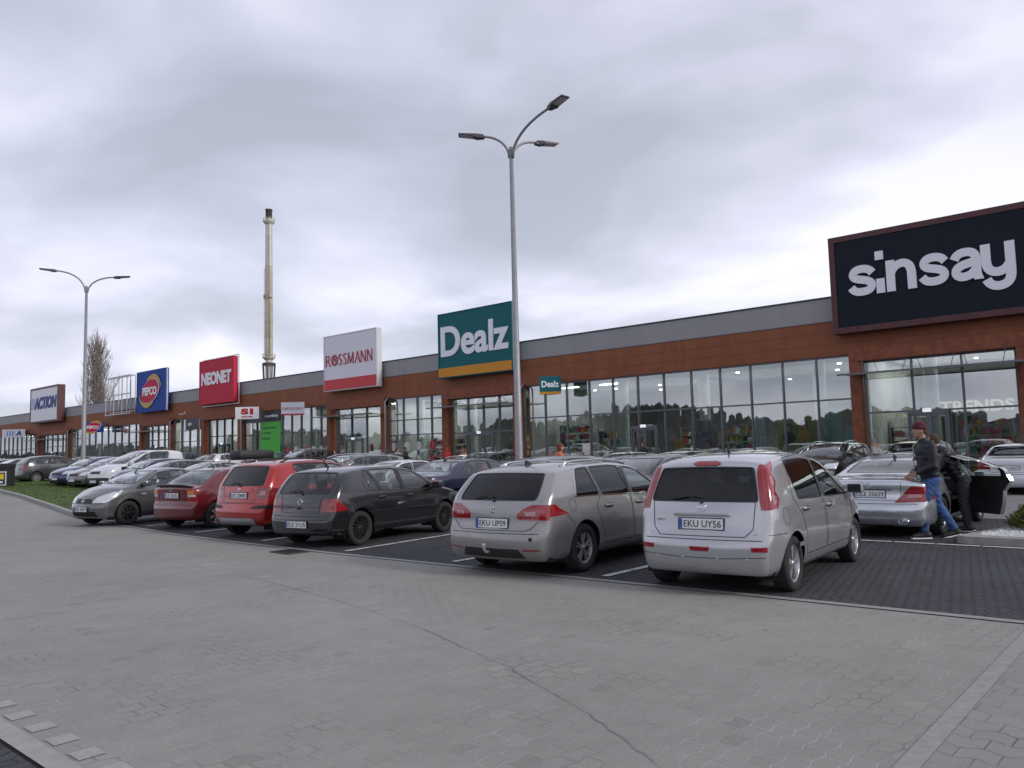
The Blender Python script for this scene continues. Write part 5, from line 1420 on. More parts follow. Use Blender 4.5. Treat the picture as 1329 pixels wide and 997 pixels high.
# silver mini MPV
SP_MPV = dict(L=4.08, W=1.69, H=1.53, xr=.70, wb=2.60, wr=.305, bot=.21, roofw=.735, crown=.05, kr=.10, kf=.22,
  rear=[(.10, .23), (.02, .34), (0, .45), (.0, .60), (.07, .665), (.09, .80), (.13, 1.00), (.24, 1.25), (.34, 1.44)],
  top=[(.34, 1.44), (.50, 1.49), (.95, 1.535), (1.6, 1.55), (2.15, 1.50), (2.6, 1.36), (3.18, 1.04), (3.5, .96), (3.8, .86), (3.97, .74)],
  front=[(3.98, .22), (4.07, .36), (4.08, .55), (4.03, .66), (3.97, .74)],
  belt=[(0, 1.01), (1.0, .985), (2.0, .955), (3.1, .93), (4.1, .80)],
  windows=[(1.98, 3.02, 1.97, 2.30, .10), (.98, 1.90, .92, 1.90, .10)], nfront=1,
  rwin=(1.01, 1.37, .125, .12, .01), wscreen=(1.06, 1.44, .10, .10), glass=['glassm', 'glasst', 'glasst', 'glass'],
  lamps=[('tail_light', [('r', [(.66, .92), (.90, .92), (.80, 1.40), (.64, 1.42), (.585, 1.40), (.585, 1.30)], 'redl'), ('s', [(-.1, .93), (.33, .93), (.40, 1.02), (.37, 1.12), (.46, 1.22), (.44, 1.30), (.60, 1.44), (.30, 1.50), (-.1, 1.4)], 'redl')]),
         ('head_light', [('f', [(.36, .66), (.62, .68), (.9, .74), (.9, .84), (.60, .84), (.40, .76)], 'lamp'), ('s', [(3.4, .80), (3.62, .70), (4.1, .66), (4.1, .86), (3.45, .90)], 'lamp')])],
  patch=[('lamp_lens', 's', [(.26, .97), (.345, 1.0), (.36, 1.06), (.27, 1.09)], 'pinkl', .004), ('lamp_lens', 's', [(.33, 1.17), (.41, 1.20), (.40, 1.28), (.35, 1.27)], 'pinkl', .004), ('reflector', 'r', [(.575, .485), (.73, .485), (.73, .535), (.565, .535)], 'redl', .004),
         ('brake_lamp', 'r1', [(-.17, 1.42), (-.12, 1.395), (.12, 1.395), (.17, 1.42), (.12, 1.445), (-.12, 1.445)], 'redl', .008),
         ('fog_lamp', 'r1', [(-.12, .525), (.12, .525), (.10, .475), (-.10, .475)], 'redl', .005),
         ('grille', 'f', [(0, .60), (.34, .60), (.32, .68), (0, .70)], 'black', .003), ('lower_grille', 'f', [(0, .30), (.5, .30), (.5, .42), (0, .42)], 'black', .003)],
  bump=.60, doors=[([(2.00, .36), (3.06, .36), (3.10, .60), (3.12, .93), (2.72, 1.26), (2.34, 1.43), (1.95, 1.485), (1.94, .93)], 2.08, .865),
                   ([(1.16, .36), (1.94, .36), (1.88, .93), (1.89, 1.485), (1.45, 1.49), (.98, 1.465), (.80, 1.02), (1.02, .82), (1.12, .62)], 1.13, .88)],
  seams=[('r', [(-.60, 1.00), (-.58, .72), (-.50, .635), (.50, .635), (.58, .72), (.60, 1.00)], .009), ('r', [(-.75, .43), (-.3, .405), (.3, .405), (.75, .43)], .007),
         ('s', [(.50+.085*math.cos(2*PI*k/14), .84+.095*math.sin(2*PI*k/14)) for k in range(15)], .006), ('s', [(3.15, .95), (3.13, .70), (3.12, .62)], .008), ('s', [(.10, .66), (.46, .66)], .007)],
  strip=(.50, .05), mirror=(2.98, 1.00), plates=[('r', .765, 'EKU UY56')], wheel=(5, 'wide', None), rimr=.215, ww=.19)
# grey estate
SP_EST = dict(L=4.58, W=1.80, H=1.47, xr=.98, wb=2.73, wr=.32, bot=.20, roofw=.715, crown=.05, kr=.15, kf=.28,
  rear=[(.14, .24), (.03, .36), (0, .50), (.02, .60), (.10, .645), (.10, .78), (.12, .96), (.38, 1.22), (.52, 1.36)],
  top=[(.52, 1.36), (.70, 1.405), (1.2, 1.455), (2.0, 1.47), (2.6, 1.42), (3.0, 1.29), (3.55, 1.00), (4.0, .92), (4.35, .80), (4.48, .66)],
  front=[(4.48, .20), (4.57, .34), (4.58, .48), (4.53, .60), (4.48, .66)],
  belt=[(0, 1.00), (1.2, .985), (2.4, .945), (3.6, .91), (4.6, .74)],
  windows=[(2.38, 3.36, 2.32, 2.74, .085), (1.50, 2.27, 1.40, 2.19, .085), (.84, 1.42, 1.04, 1.34, .085)], nfront=1,
  rwin=(.985, 1.315, .165, .14, .01), wscreen=(1.03, 1.38, .10, .10), glass=['glass', 'glasst', 'glasst', 'glass'], trim='chrome',
  lamps=[('tail_light', [('r', [(.40, .735), (.92, .735), (.92, .93), (.60, .93), (.46, .87), (.385, .80)], 'redl'), ('s', [(-.2, .745), (.60, .80), (.42, .88), (.36, .93), (-.2, .93)], 'redl')]),
         ('head_light', [('f', [(.40, .66), (.92, .70), (.92, .80), (.55, .76)], 'lamp'), ('s', [(3.9, .80), (4.2, .70), (4.7, .62), (4.7, .76), (4.2, .82)], 'lamp')])],
  patch=[('lamp_lens', 'r', [(.52, .79), (.66, .79), (.66, .845), (.50, .835)], 'pinkl', .006), ('reflector', 'r', [(.50, .345), (.74, .355), (.74, .375), (.50, .365)], 'redd', .004),
         ('rear_diffuser', 'r1', [(-.52, .25), (.52, .25), (.44, .37), (-.44, .37)], 'black', .002),
         ('grille', 'f', [(0, .50), (.38, .50), (.36, .62), (0, .62)], 'black', .003), ('lower_grille', 'f', [(0, .26), (.6, .26), (.6, .40), (0, .40)], 'black', .003)],
  bump=.565, doors=[([(2.36, .33), (3.40, .33), (3.44, .60), (3.46, .92), (2.95, 1.26), (2.62, 1.37), (2.30, 1.415), (2.30, .90)], 2.50, .835),
                   ([(1.50, .33), (2.30, .33), (2.28, .90), (2.22, 1.43), (1.80, 1.425), (1.36, 1.41), (1.46, 1.00), (1.30, .85), (1.42, .60)], 1.60, .84)],
  seams=[('r', [(-.70, .72), (-.60, .63), (-.52, .60), (.52, .60), (.60, .63), (.70, .72)], .009),
         ('s', [(.72+.08*math.cos(2*PI*k/14), .90+.08*math.sin(2*PI*k/14)) for k in range(15)], .006), ('s', [(.55, .79), (.72, .66)], .007)],
  mirror=(3.30, .97), plates=[('r', .69, 'EKU UP09')], wheel=(5, 'twin', None), rimr=.215, ww=.20, prof=[(0, .90), (.14, .965), (.45, 1.0), (.78, .985), (.86, .975), (1, .94)])
# black hatchback
SP_HAT = dict(L=4.15, W=1.735, H=1.44, xr=.78, wb=2.51, wr=.312, bot=.22, roofw=.735, crown=.05, kr=.11, kf=.22,
  rear=[(.08, .25), (.01, .35), (0, .52), (.03, .58), (.09, .62), (.09, .80), (.14, .93), (.36, 1.22), (.48, 1.345)],
  top=[(.48, 1.345), (.62, 1.385), (1.2, 1.435), (1.9, 1.44), (2.35, 1.38), (2.7, 1.26), (3.16, 1.00), (3.6, .93), (3.98, .82), (4.06, .70)],
  front=[(4.06, .22), (4.13, .36), (4.15, .52), (4.08, .60), (4.06, .70)],
  belt=[(0, .965), (1.0, .955), (2.2, .93), (3.2, .905), (4.15, .80)],
  windows=[(2.05, 3.02, 1.98, 2.42, .08), (1.38, 1.96, 1.14, 1.88, .08), (1.06, 1.33, .98, 1.09, .08)], nfront=1,
  rwin=(.955, 1.315, .135, .12, .01), wscreen=(1.02, 1.36, .09, .09), glass=['glass', 'glass', 'glassm', 'glass'],
  lamps=[('tail_light', [('r', [(.50, .64), (.92, .64), (.92, .865), (.535, .865)], 'redd'), ('s', [(-.1, .65), (.47, .65), (.22, .88), (-.1, .88)], 'redl')]),
         ('head_light', [('f', [(.42, .62), (.92, .62), (.92, .80), (.46, .78)], 'lamp'), ('s', [(3.85, .62), (4.3, .62), (4.3, .80), (3.9, .80)], 'lamp')])],
  patch=[('grille', 'f', [(0, .64), (.38, .64), (.42, .76), (0, .76)], 'black', .003), ('lower_grille', 'f', [(0, .28), (.6, .28), (.6, .40), (0, .40)], 'black', .003)],
  bump=.56, doors=[([(2.03, .33), (3.00, .33), (3.10, .60), (3.12, .90), (2.62, 1.24), (2.32, 1.33), (1.96, 1.385), (1.97, .90)], 2.13, .83),
                   ([(1.28, .33), (1.97, .33), (1.94, .90), (1.86, 1.395), (1.4, 1.39), (1.0, 1.375), (.90, 1.10), (.97, .92), (1.12, .76), (1.20, .58)], 1.32, .84)],
  seams=[('r', [(-.56, .95), (-.49, .86), (-.47, .68), (-.44, .62), (.44, .62), (.47, .68), (.49, .86), (.56, .95)], .009), ('s', [(.0, .50), (.4, .50)], .01), ('r', [(-.8, .50), (.8, .50)], .01),
         ('s', [(.64+.075*math.cos(2*PI*k/14), .84+.075*math.sin(2*PI*k/14)) for k in range(15)], .006)],
  strip=(.60, .012), mirror=(2.90, .98), plates=[('r', .42, 'ELE 31U5')], wheel=(16, 'thin', None), rimr=.215, ww=.195)
# bright red crossover
SP_CRO = dict(L=4.14, W=1.755, H=1.58, xr=.72, wb=2.50, wr=.325, bot=.25, roofw=.72, crown=.05, kr=.12, kf=.22,
  rear=[(.10, .28), (.02, .38), (0, .52), (.03, .66), (.10, .72), (.12, .92), (.15, 1.05), (.36, 1.36), (.44, 1.48)],
  top=[(.44, 1.48), (.60, 1.53), (1.2, 1.575), (1.8, 1.58), (2.3, 1.52), (2.6, 1.41), (3.15, 1.09), (3.6, 1.00), (3.95, .86), (4.05, .72)],
  front=[(4.06, .26), (4.13, .40), (4.14, .56), (4.08, .66), (4.05, .72)],
  belt=[(0, 1.06), (1.0, 1.05), (2.2, 1.015), (3.2, .98), (4.15, .85)],
  windows=[(1.98, 2.95, 1.95, 2.42, .085), (1.05, 1.90, .95, 1.87, .085)], nfront=1,
  rwin=(1.06, 1.44, .135, .12, .01), wscreen=(1.12, 1.48, .09, .09), glass=['glass', 'glassm', 'glasst', 'glass'],
  lamps=[('tail_light', [('r', [(.50, .80), (.92, .78), (.92, 1.02), (.56, 1.02), (.49, .97)], 'redd'), ('s', [(-.1, .79), (.30, .84), (.50, .98), (.30, 1.03), (-.1, 1.03)], 'redd')]),
         ('head_light', [('f', [(.42, .70), (.92, .74), (.92, .90), (.46, .84)], 'lamp'), ('s', [(3.6, .86), (3.9, .72), (4.3, .70), (4.3, .88)], 'lamp')])],
  patch=[('lamp_lens', 'r', [(.60, .87), (.74, .87), (.74, .96), (.62, .96)], 'pinkl', .005), ('bumper_pad', 'r', [(.44, .60), (.95, .60), (.95, .68), (.50, .66)], 'black', .004), ('skid_plate', 'r1', [(-.58, .27), (.58, .27), (.52, .41), (-.52, .41)], 'rim', .010),
         ('grille', 'f', [(0, .62), (.36, .62), (.38, .76), (0, .76)], 'black', .003), ('lower_grille', 'f', [(0, .32), (.6, .32), (.6, .48), (0, .48)], 'black', .003)],
  bump=.70, doors=[([(1.98, .36), (2.95, .36), (3.02, .60), (3.05, .98), (2.56, 1.37), (2.26, 1.47), (1.92, 1.52), (1.93, .98)], 2.08, .92),
                   ([(1.18, .36), (1.93, .36), (1.90, .98), (1.89, 1.53), (1.4, 1.52), (.96, 1.50), (.86, 1.04), (1.02, .84), (1.12, .62)], 1.22, .93)],
  seams=[('r', [(-.56, 1.05), (-.50, .95), (-.50, .78), (-.46, .72), (.46, .72), (.50, .78), (.50, .95), (.56, 1.05)], .009)],
  strip=(.42, .07), mirror=(2.86, 1.06), plates=[('r', .86, 'LEC 324MR')], wheel=(6, 'twin', None), rimr=.215, ww=.205)
# dark red liftback
SP_LIFT = dict(L=4.11, W=1.71, H=1.425, xr=.72, wb=2.61, wr=.308, bot=.21, roofw=.715, crown=.05, kr=.11, kf=.22,
  rear=[(.08, .24), (.01, .34), (0, .50), (.02, .58), (.08, .62), (.07, .80), (.05, .97), (.07, 1.005)],
  top=[(.07, 1.005), (.20, 1.00), (.34, 1.03), (.62, 1.21), (.95, 1.36), (1.25, 1.415), (1.8, 1.425), (2.3, 1.36), (2.65, 1.24), (3.15, .97), (3.6, .88), (3.92, .78), (4.02, .66)],
  front=[(4.02, .21), (4.10, .35), (4.11, .50), (4.05, .58), (4.02, .66)],
  belt=[(0, .98), (1.0, .935), (2.2, .91), (3.2, .885), (4.15, .76)],
  windows=[(2.02, 2.98, 1.95, 2.40, .08), (1.34, 1.93, 1.16, 1.86, .08), (1.10, 1.28, 1.06, 1.11, .08)], nfront=1,
  rwin=(1.035, 1.34, .10, .10, .005), wscreen=(1.00, 1.34, .09, .09), glass=['glass', 'glass', 'glassm', 'glass'], wiper=False, sm=.06,
  lamps=[('tail_light', [('r', [(.52, .66), (.90, .66), (.90, .94), (.52, .94)], 'redl'), ('s', [(-.1, .66), (.17, .66), (.13, .94), (-.1, .94)], 'redl')]),
         ('head_light', [('f', [(.42, .58), (.92, .60), (.92, .76), (.46, .72)], 'lamp'), ('s', [(3.7, .62), (4.3, .58), (4.3, .76), (3.8, .76)], 'lamp')])],
  patch=[('lamp_lens', 'r', [(.55, .76), (.76, .76), (.76, .81), (.55, .81)], 'lamp', .008), ('indicator_lens', 'r', [(.55, .82), (.74, .82), (.71, .90), (.55, .90)], 'amber', .008),
         ('grille', 'f', [(0, .58), (.36, .58), (.38, .68), (0, .68)], 'black', .003), ('lower_grille', 'f', [(0, .28), (.6, .28), (.6, .40), (0, .40)], 'black', .003)],
  bump=.575, doors=[([(2.00, .33), (2.98, .33), (3.06, .60), (3.08, .88), (2.58, 1.21), (2.28, 1.30), (1.92, 1.365), (1.94, .88)], 2.10, .80),
                   ([(1.22, .33), (1.94, .33), (1.91, .88), (1.85, 1.375), (1.4, 1.375), (1.02, 1.34), (.96, 1.0), (.98, .90), (1.12, .74), (1.18, .58)], 1.30, .81)],
  seams=[('r', [(-.50, .96), (-.50, .68), (-.46, .615), (.46, .615), (.50, .68), (.50, .96)], .009), ('s', [(.0, .47), (.4, .47)], .01), ('r', [(-.8, .47), (.8, .47)], .01)],
  strip=(.56, .05), mirror=(2.84, .95), plates=[('r', .79, 'ELE 16CK')], wheel=(6, 'wide', None), rimr=.205, ww=.195)
# small saloon / generic saloon
def saloon(L, Wd, H, wb, xr, deck=1.0, hood=.90, rs=.34, fastback=.0, **k):
    """three-box car scaled from a few measures"""
    ro = xr; xf = xr+wb; d = dict(L=L, W=Wd, H=H, xr=xr, wb=wb, wr=.315, bot=.20, roofw=.70, crown=.05, kr=.13, kf=.26, sm=.08)
    d['rear'] = [(.12, .24), (.02, .36), (0, .50), (.03, .60), (.08, .66), (.07, deck-.14), (.06, deck-.04), (.09, deck)]
    wsb = xf-.10; rt_f = xf-1.0; rt_r = xr+.55-fastback; wd = xr-.18-fastback*.6
    d['top'] = [(.09, deck), (.30, deck+.015), (wd*.75, deck+.03), (wd+.08, deck+.06), ((wd+rt_r)/2+.05, (deck+H)/2+.035), (rt_r, H-.035), (rt_r+.45, H), (rt_f-.35, H-.005), (rt_f+.05, H-.06), ((rt_f+wsb)/2+.08, (H+hood)/2+.02), (wsb, hood+.06), (wsb+.35, hood+.01), (L-.35, hood-.10), (L-.12, hood-.20), (L-.09, hood-.26)]
    d['front'] = [(L-.10, .21), (L-.01, .35), (L, .50), (L-.05, .60), (L-.09, hood-.26)]
    d['belt'] = [(0, deck-.05), (xr+.4, deck-.055), (xf-.8, hood+.035), (xf, hood-.0), (L, hood-.16)]
    mid = xr+wb*.52
    d['windows'] = [(mid+.04, xf-.32, mid-.02, rt_f+.08, .075), (xr+.36, mid-.05, rt_r+.18, mid-.11, .075)]
    d['nfront'] = 1; d['rwin'] = (deck+.075, H-.085, .12, .10, .0); d['wscreen'] = (hood+.09, H-.085, .09, .09); d['wiper'] = False
    d['glass'] = ['glass', 'glass', 'glassm', 'glass']
    d['doors'] = [([(mid, .32), (xf-.36, .32), (xf-.26, .62), (xf-.24, hood), (rt_f+.35, H-.20), (rt_f, H-.075), (mid-.07, H-.05), (mid-.02, hood)], mid+.12, hood-.09),
                  ([(xr+.48, .32), (mid, .32), (mid-.02, hood), (mid-.07, H-.05), (rt_r+.5, H-.05), (rt_r+.1, H-.11), (xr+.24, deck+.02), (xr+.20, deck-.08), (xr+.40, .72)], xr+.55, hood-.08)]
    d['lamps'] = [('tail_light', [('r', [(Wd*.5*.52, deck-.30), (1.0, deck-.30), (1.0, deck-.10), (Wd*.5*.56, deck-.10)], 'redl'), ('s', [(-.1, deck-.29), (.26, deck-.26), (.34, deck-.12), (-.1, deck-.10)], 'redl')]),
                  ('head_light', [('f', [(.42, hood-.30), (1.0, hood-.28), (1.0, hood-.12), (.50, hood-.15)], 'lamp'), ('s', [(L-.55, hood-.14), (L-.36, hood-.26), (L+.1, hood-.30), (L+.1, hood-.12)], 'lamp')])]
    d['patch'] = [('grille', 'f', [(0, hood-.34), (.36, hood-.34), (.38, hood-.22), (0, hood-.22)], 'black', .003), ('lower_grille', 'f', [(0, .27), (.62, .27), (.58, .40), (0, .40)], 'black', .003)]
    d['seams'] = [('r', [(-.50, deck-.02), (-.50, .68), (-.46, .64), (.46, .64), (.50, .68), (.50, deck-.02)], .009)]
    d['bump'] = .58; d['mirror'] = (xf-.42, hood+.06); d['plates'] = [('r', .78, None), ('f', .42, None)]
    d['wheel'] = (8, 'mid', None); d['rimr'] = .21; d['ww'] = .20
    d.update(k); return d
def twobox(L, Wd, H, wb, xr, hood=.95, slope=.34, waist=None, kick=.10, **k):
    """hatchback, estate or van scaled from a few measures"""
    xf = xr+wb; waist = waist or hood+.04
    d = dict(L=L, W=Wd, H=H, xr=xr, wb=wb, wr=.312, bot=.22, roofw=.73, crown=.05, kr=.11, kf=.24)
    d['rear'] = [(.10, .25), (.02, .36), (0, .52), (.03, .60), (.08, .65), (.09, waist-.08), (.12, waist+.02), (.12+slope*.65, (waist+H)/2+.04), (.12+slope, H-.09)]
    wsb = xf-.08; rt_f = xf-.98*(H-hood)/.5
    d['top'] = [(.12+slope, H-.09), (.30+slope, H-.05), (.8+slope, H-.005), (rt_f-.35, H), (rt_f+.05, H-.06), ((rt_f+wsb)/2+.06, (H+hood)/2+.02), (wsb, hood+.06), (wsb+.35, hood), (L-.30, hood-.12), (L-.12, hood-.20), (L-.08, hood-.27)]
    d['front'] = [(L-.10, .22), (L-.01, .36), (L, .52), (L-.04, .60), (L-.08, hood-.27)]
    d['belt'] = [(0, waist+.02), (xr+.4, waist+.01), (xf-.8, waist-.02), (xf, hood-.02), (L, hood-.15)]
    mid = xr+wb*.50
    d['windows'] = [(mid+.04, xf-.30, mid-.02, rt_f+.08, .085), (xr+.36, mid-.05, xr+.22, mid-.11, .085), (.55+slope*.3, xr+.26, .42+slope, xr+.14, .09)]
    d['nfront'] = 1; d['rwin'] = (waist+.04, H-.12, .13, .12, .01); d['wscreen'] = (hood+.09, H-.09, .09, .09)
    d['glass'] = ['glass', 'glass', 'glassm', 'glass']
    d['doors'] = [([(mid, .34), (xf-.36, .34), (xf-.26, .62), (xf-.24, hood-.02), (rt_f+.38, H-.23), (rt_f, H-.075), (mid-.07, H-.055), (mid-.02, hood)], mid+.12, waist-.10),
                  ([(xr+.48, .34), (mid, .34), (mid-.02, hood), (mid-.07, H-.055), (xr+.7, H-.055), (xr+.20, H-.06), (xr+.26, waist), (xr+.40, .72)], xr+.55, waist-.09)]
    d['lamps'] = [('tail_light', [('r', [(Wd*.5*.68, waist-.28), (1.0, waist-.28), (1.0, waist-.02), (Wd*.5*.70, waist-.02)], 'redl'), ('s', [(-.1, waist-.28), (.24, waist-.26), (.30, waist-.02), (-.1, waist)], 'redl')]),
                  ('head_light', [('f', [(.42, hood-.32), (1.0, hood-.30), (1.0, hood-.12), (.50, hood-.15)], 'lamp'), ('s', [(L-.55, hood-.12), (L-.36, hood-.26), (L+.1, hood-.32), (L+.1, hood-.12)], 'lamp')])]
    d['patch'] = [('grille', 'f', [(0, hood-.34), (.36, hood-.34), (.38, hood-.22), (0, hood-.22)], 'black', .003), ('lower_grille', 'f', [(0, .29), (.62, .29), (.58, .42), (0, .42)], 'black', .003)]
    d['seams'] = [('r', [(-.58, waist), (-.55, .70), (-.50, .64), (.50, .64), (.55, .70), (.58, waist)], .009)]
    d['bump'] = .58; d['mirror'] = (xf-.40, waist+.06); d['plates'] = [('r', .78, None), ('f', .42, None)]
    d['wheel'] = (8, 'mid', None); d['rimr'] = .21; d['ww'] = .20
    d.update(k); return d
# ------------------------------------------------------------------ the parked cars
PT = {}
def P(n, *a, **k):
    if n not in PT: PT[n] = paint('paint_'+n, *a, **k)
    return PT[n]
P('silver', (.44, .445, .465), .55, .10); P('dustysilver', (.30, .295, .295), .45, .6, (.20, .19, .175)); P('black', (.008, .008, .010), .0, .03); P('red', (.36, .012, .010), .25, .05)
P('darkred', (.13, .007, .014), .2, .08); P('gunmetal', (.135, .135, .145), .6, .25); P('navy', (.010, .013, .040), .2, .06); P('white', (.62, .63, .66), .0, .15); P('brightsilver', (.56, .58, .61), .75, .12)
P('graphite', (.05, .055, .062), .5, .3); P('beigegrey', (.20, .19, .18), .4, .3); P('blue', (.015, .03, .13), .3, .2); P('green', (.02, .05, .04), .4, .3); P('burgundy', (.10, .012, .02), .3, .2)
def put_car(root, x, y, heading, z=None):
    root.location = (x, y, gh(x) if z is None else z); root.rotation_euler = (0, 0, R(heading))
def rear_axle(sp, wx, wy, side, heading):
    """centre of the car from the ground point of a rear wheel (side +1 left, -1 right)"""
    t = R(heading); f = Vector((math.cos(t), math.sin(t))); l = Vector((-f.y, f.x))
    c = Vector((wx, wy)) + f*(sp['L']/2-sp['xr']) - l*side*(sp['W']/2-.11); return c.x, c.y, heading
def front_axle(sp, wx, wy, side, heading):
    t = R(heading); f = Vector((math.cos(t), math.sin(t))); l = Vector((-f.y, f.x))
    c = Vector((wx, wy)) - f*(sp['xr']+sp['wb']-sp['L']/2) - l*side*(sp['W']/2-.11); return c.x, c.y, heading

# near row
SP_MPV['wheel'] = (5, 'wide', M['rim']); SP_MPV['stripm'] = PT['silver']
def ex(root, sk, sp, m):
    aerial(root, sk, 1.0, .0, .2, .05); ring(root, sk, 'r', 0, .945, .052, M['chrome'], 'bar')
    bm = nb(); p, n = sk.cast('r', 0, .86); box(bm, p.x-.018, p.x+.02, -.33, .33, .845, .885, 0, .012); obj('plate_lamp_bar', bm, m, root)
    model_mark(root, sk, 'TEKNA', .47, .80, .17, .022)
    for y in (-.52, -.20, .20, .52):
        p, n = sk.cast('r', y, .40); bm = nb(); lathe(bm, [(.001, -.004), (.016, -.003), (.018, .0)], 10, 'x', (p.x, p.y, p.z)); obj('parking_sensor', bm, M['rim'], root)
    for sg in (1, -1):                       # plastic sill strip along the wheelbase
        bm = nb(); sk.ribbon(bm, 's+' if sg > 0 else 's-', [(1.10, .30), (2.95, .30)], .05, .004, 0, step=.1); obj('sill_strip', bm, m, root)
SP_MPV['extra'] = ex
mpv, _ = make_car(SP_MPV, PT['silver'], 'parked_car', 'silver mini MPV with tall red tail lights, nearest car to the viewer'); put_car(mpv, *rear_axle(SP_MPV, -3.68, 8.78, -1, 94.5))
SP_EST['wheel'] = (5, 'twin', M['rimdirty'])
def ex(root, sk, sp, m):
    fin_aerial(root, sk, .95); bar(root, sk, .95, 2.9, .52, .03, M['chrome'])
    bm = nb(); tube(bm, [(.05, 0, .33), (-.05, 0, .33), (-.09, 0, .38), (-.09, 0, .42)], .018, 8); lathe(bm, [(.001, .45), (.026, .44), (.028, .42), (.018, .39)], 12, 'z', (-.09, 0, 0)); obj('tow_bar', bm, M['rimdirty'], root)
    p, n = sk.cast('r', 0, .855); bm = nb()
    for q in (((-.25, -.45), (-.05, -.1), (-.15, .35), (.15, .5), (.35, .35)), ((-.05, -.1), (.3, -.1), (.25, -.45)), ((-.1, .15), (.3, .2))): tube(bm, [(p.x-.006, -a*.07, p.z+b*.09) for a, b in q], .008, 5)
    obj('emblem', bm, M['chrome'], root); model_mark(root, sk, '308 SW', -.56, .62, .12, .018)
    for y in (-.62,):
        p, n = sk.cast('r', y, .50); bm = nb(); box(bm, p.x-.006, p.x+.004, y-.022, y+.022, .48, .52); obj('parking_sensor', bm, M['under'], root)
    for sg in (1, -1):
        v = 's+' if sg > 0 else 's-'; bm = nb(); lo = [(.80, 1.0), (1.4, .995), (2.4, .965), (3.45, .925)]
        sk.ribbon(bm, v, lo, .014, .004, 0, step=.08)
        hi = [(.80, 1.0), (.83, 1.07), (.91, 1.22), (.99, 1.33)] + [(x, sk.topz(x)-.066) for x in (1.1, 1.2, 1.5, 1.9, 2.3, 2.6, 2.8, 3.0, 3.2, 3.4)]
        sk.ribbon(bm, v, hi, .014, .004, 0, step=.08); obj('window_trim', bm, M['chrome'], root)
SP_EST['extra'] = ex
est, _ = make_car(SP_EST, PT['dustysilver'], 'parked_car', 'dusty grey estate car with a tow bar beside the silver mini MPV'); put_car(est, *rear_axle(SP_EST, -6.50, 8.72, -1, 94))
SP_HAT['wheel'] = (16, 'thin', M['rimblack'])
def ex(root, sk, sp, m):
    aerial(root, sk, .80, 0, .34, .30); ring(root, sk, 'r', 0, .815, .055, M['chrome'], 'vw'); model_mark(root, sk, 'GOLF', -.30, .83, .13, .03)
    bm = nb(); p, n = sk.cast('r', 0, .70); box(bm, p.x-.004, p.x+.01, -.06, .06, .685, .715); obj('lock_grip', bm, M['under'], root)
SP_HAT['extra'] = ex
hat, _ = make_car(SP_HAT, PT['black'], 'parked_car', 'black five-door hatchback between the bright red crossover and the dusty estate'); put_car(hat, *rear_axle(SP_HAT, -11.80, 9.13, -1, 99))
SP_CRO['wheel'] = (6, 'twin', M['rim'])
def ex(root, sk, sp, m):
    bar(root, sk, .75, 2.5, .52, .05); aerial(root, sk, 2.1, .0, .25, .15); ring(root, sk, 'r', 0, .99, .04, M['chrome'], 'bar'); model_mark(root, sk, 'SX4', -.35, .985, .12, .025)
SP_CRO['extra'] = ex
cro, _ = make_car(SP_CRO, PT['red'], 'parked_car', 'bright red crossover with black roof rails and silver bumper plate'); put_car(cro, *rear_axle(SP_CRO, -14.52, 9.42, -1, 98))
SP_LIFT['wheel'] = (6, 'wide', M['rimdirty']); SP_LIFT['stripm'] = PT['darkred']
def ex(root, sk, sp, m):
    bm = nb(); n_ = 14; row = []
    for k in range(n_+1):
        y = -.60+1.2*k/n_; p, n = sk.cast('t', .115+.06*(y/.6)**2, y); row.append((bm.verts.new((p.x-.075, y, p.z+.045)), bm.verts.new((p.x+.10, y, p.z+.012)), bm.verts.new((p.x-.06, y, p.z-.005))))
    for a, b in zip(row, row[1:]): bm.faces.new((a[0], a[1], b[1], b[0])); bm.faces.new((a[2], a[0], b[0], b[2]))
    obj('boot_spoiler', bm, M['black'], root); aerial(root, sk, 1.25, 0, .15, .1); ring(root, sk, 'r', 0, .93, .045, M['chrome'], 'bar'); model_mark(root, sk, 'ASTRA', -.33, .93, .17, .022)
SP_LIFT['extra'] = ex
lif, _ = make_car(SP_LIFT, PT['darkred'], 'parked_car', 'dark red liftback with amber tail lamps between the grey saloon and the bright red crossover'); put_car(lif, *rear_axle(SP_LIFT, -18.0, 9.72, -1, 100))
SP_SYM = saloon(4.26, 1.67, 1.44, 2.47, 1.0, deck=1.0, hood=.96, plates=[('f', .44, 'ELE 45K9'), ('r', .8, None)], wheel=(7, 'wide', M['rimblack']), rimr=.20, wr=.31, steer=0)
SP_SYM['lamps'][1] = ('head_light', [('f', [(.34, .60), (.60, .60), (1.0, .66), (1.0, .86), (.66, .86), (.42, .74)], 'lamp'), ('s', [(3.62, .90), (3.80, .72), (4.05, .60), (4.4, .60), (4.4, .88)], 'lamp')])
SP_SYM['patch'] = [('grille', 'f1', [(-.36, .59), (-.28, .70), (.28, .70), (.36, .59)], 'black', .003), ('lower_grille', 'f1', [(-.52, .26), (-.46, .385), (.46, .385), (.52, .26)], 'under', .003)]
def ex(root, sk, sp, m):
    ring(root, sk, 'f', 0, .645, .05, M['chrome'], 'bar'); aerial(root, sk, 2.75, .0, .2, .15)
    for v in ('s+', 's-'):
        bm = nb(); sk.ribbon(bm, v, [(3.0, .78), (3.12, .78)], .03, .005); obj('side_repeater', bm, M['lamp'], root)
SP_SYM['extra'] = ex
sym, _ = make_car(SP_SYM, PT['gunmetal'], 'parked_car', 'dark grey saloon facing the road at the left end of the near row'); put_car(sym, *front_axle(SP_SYM, -21.1, 8.98, 1, -79))

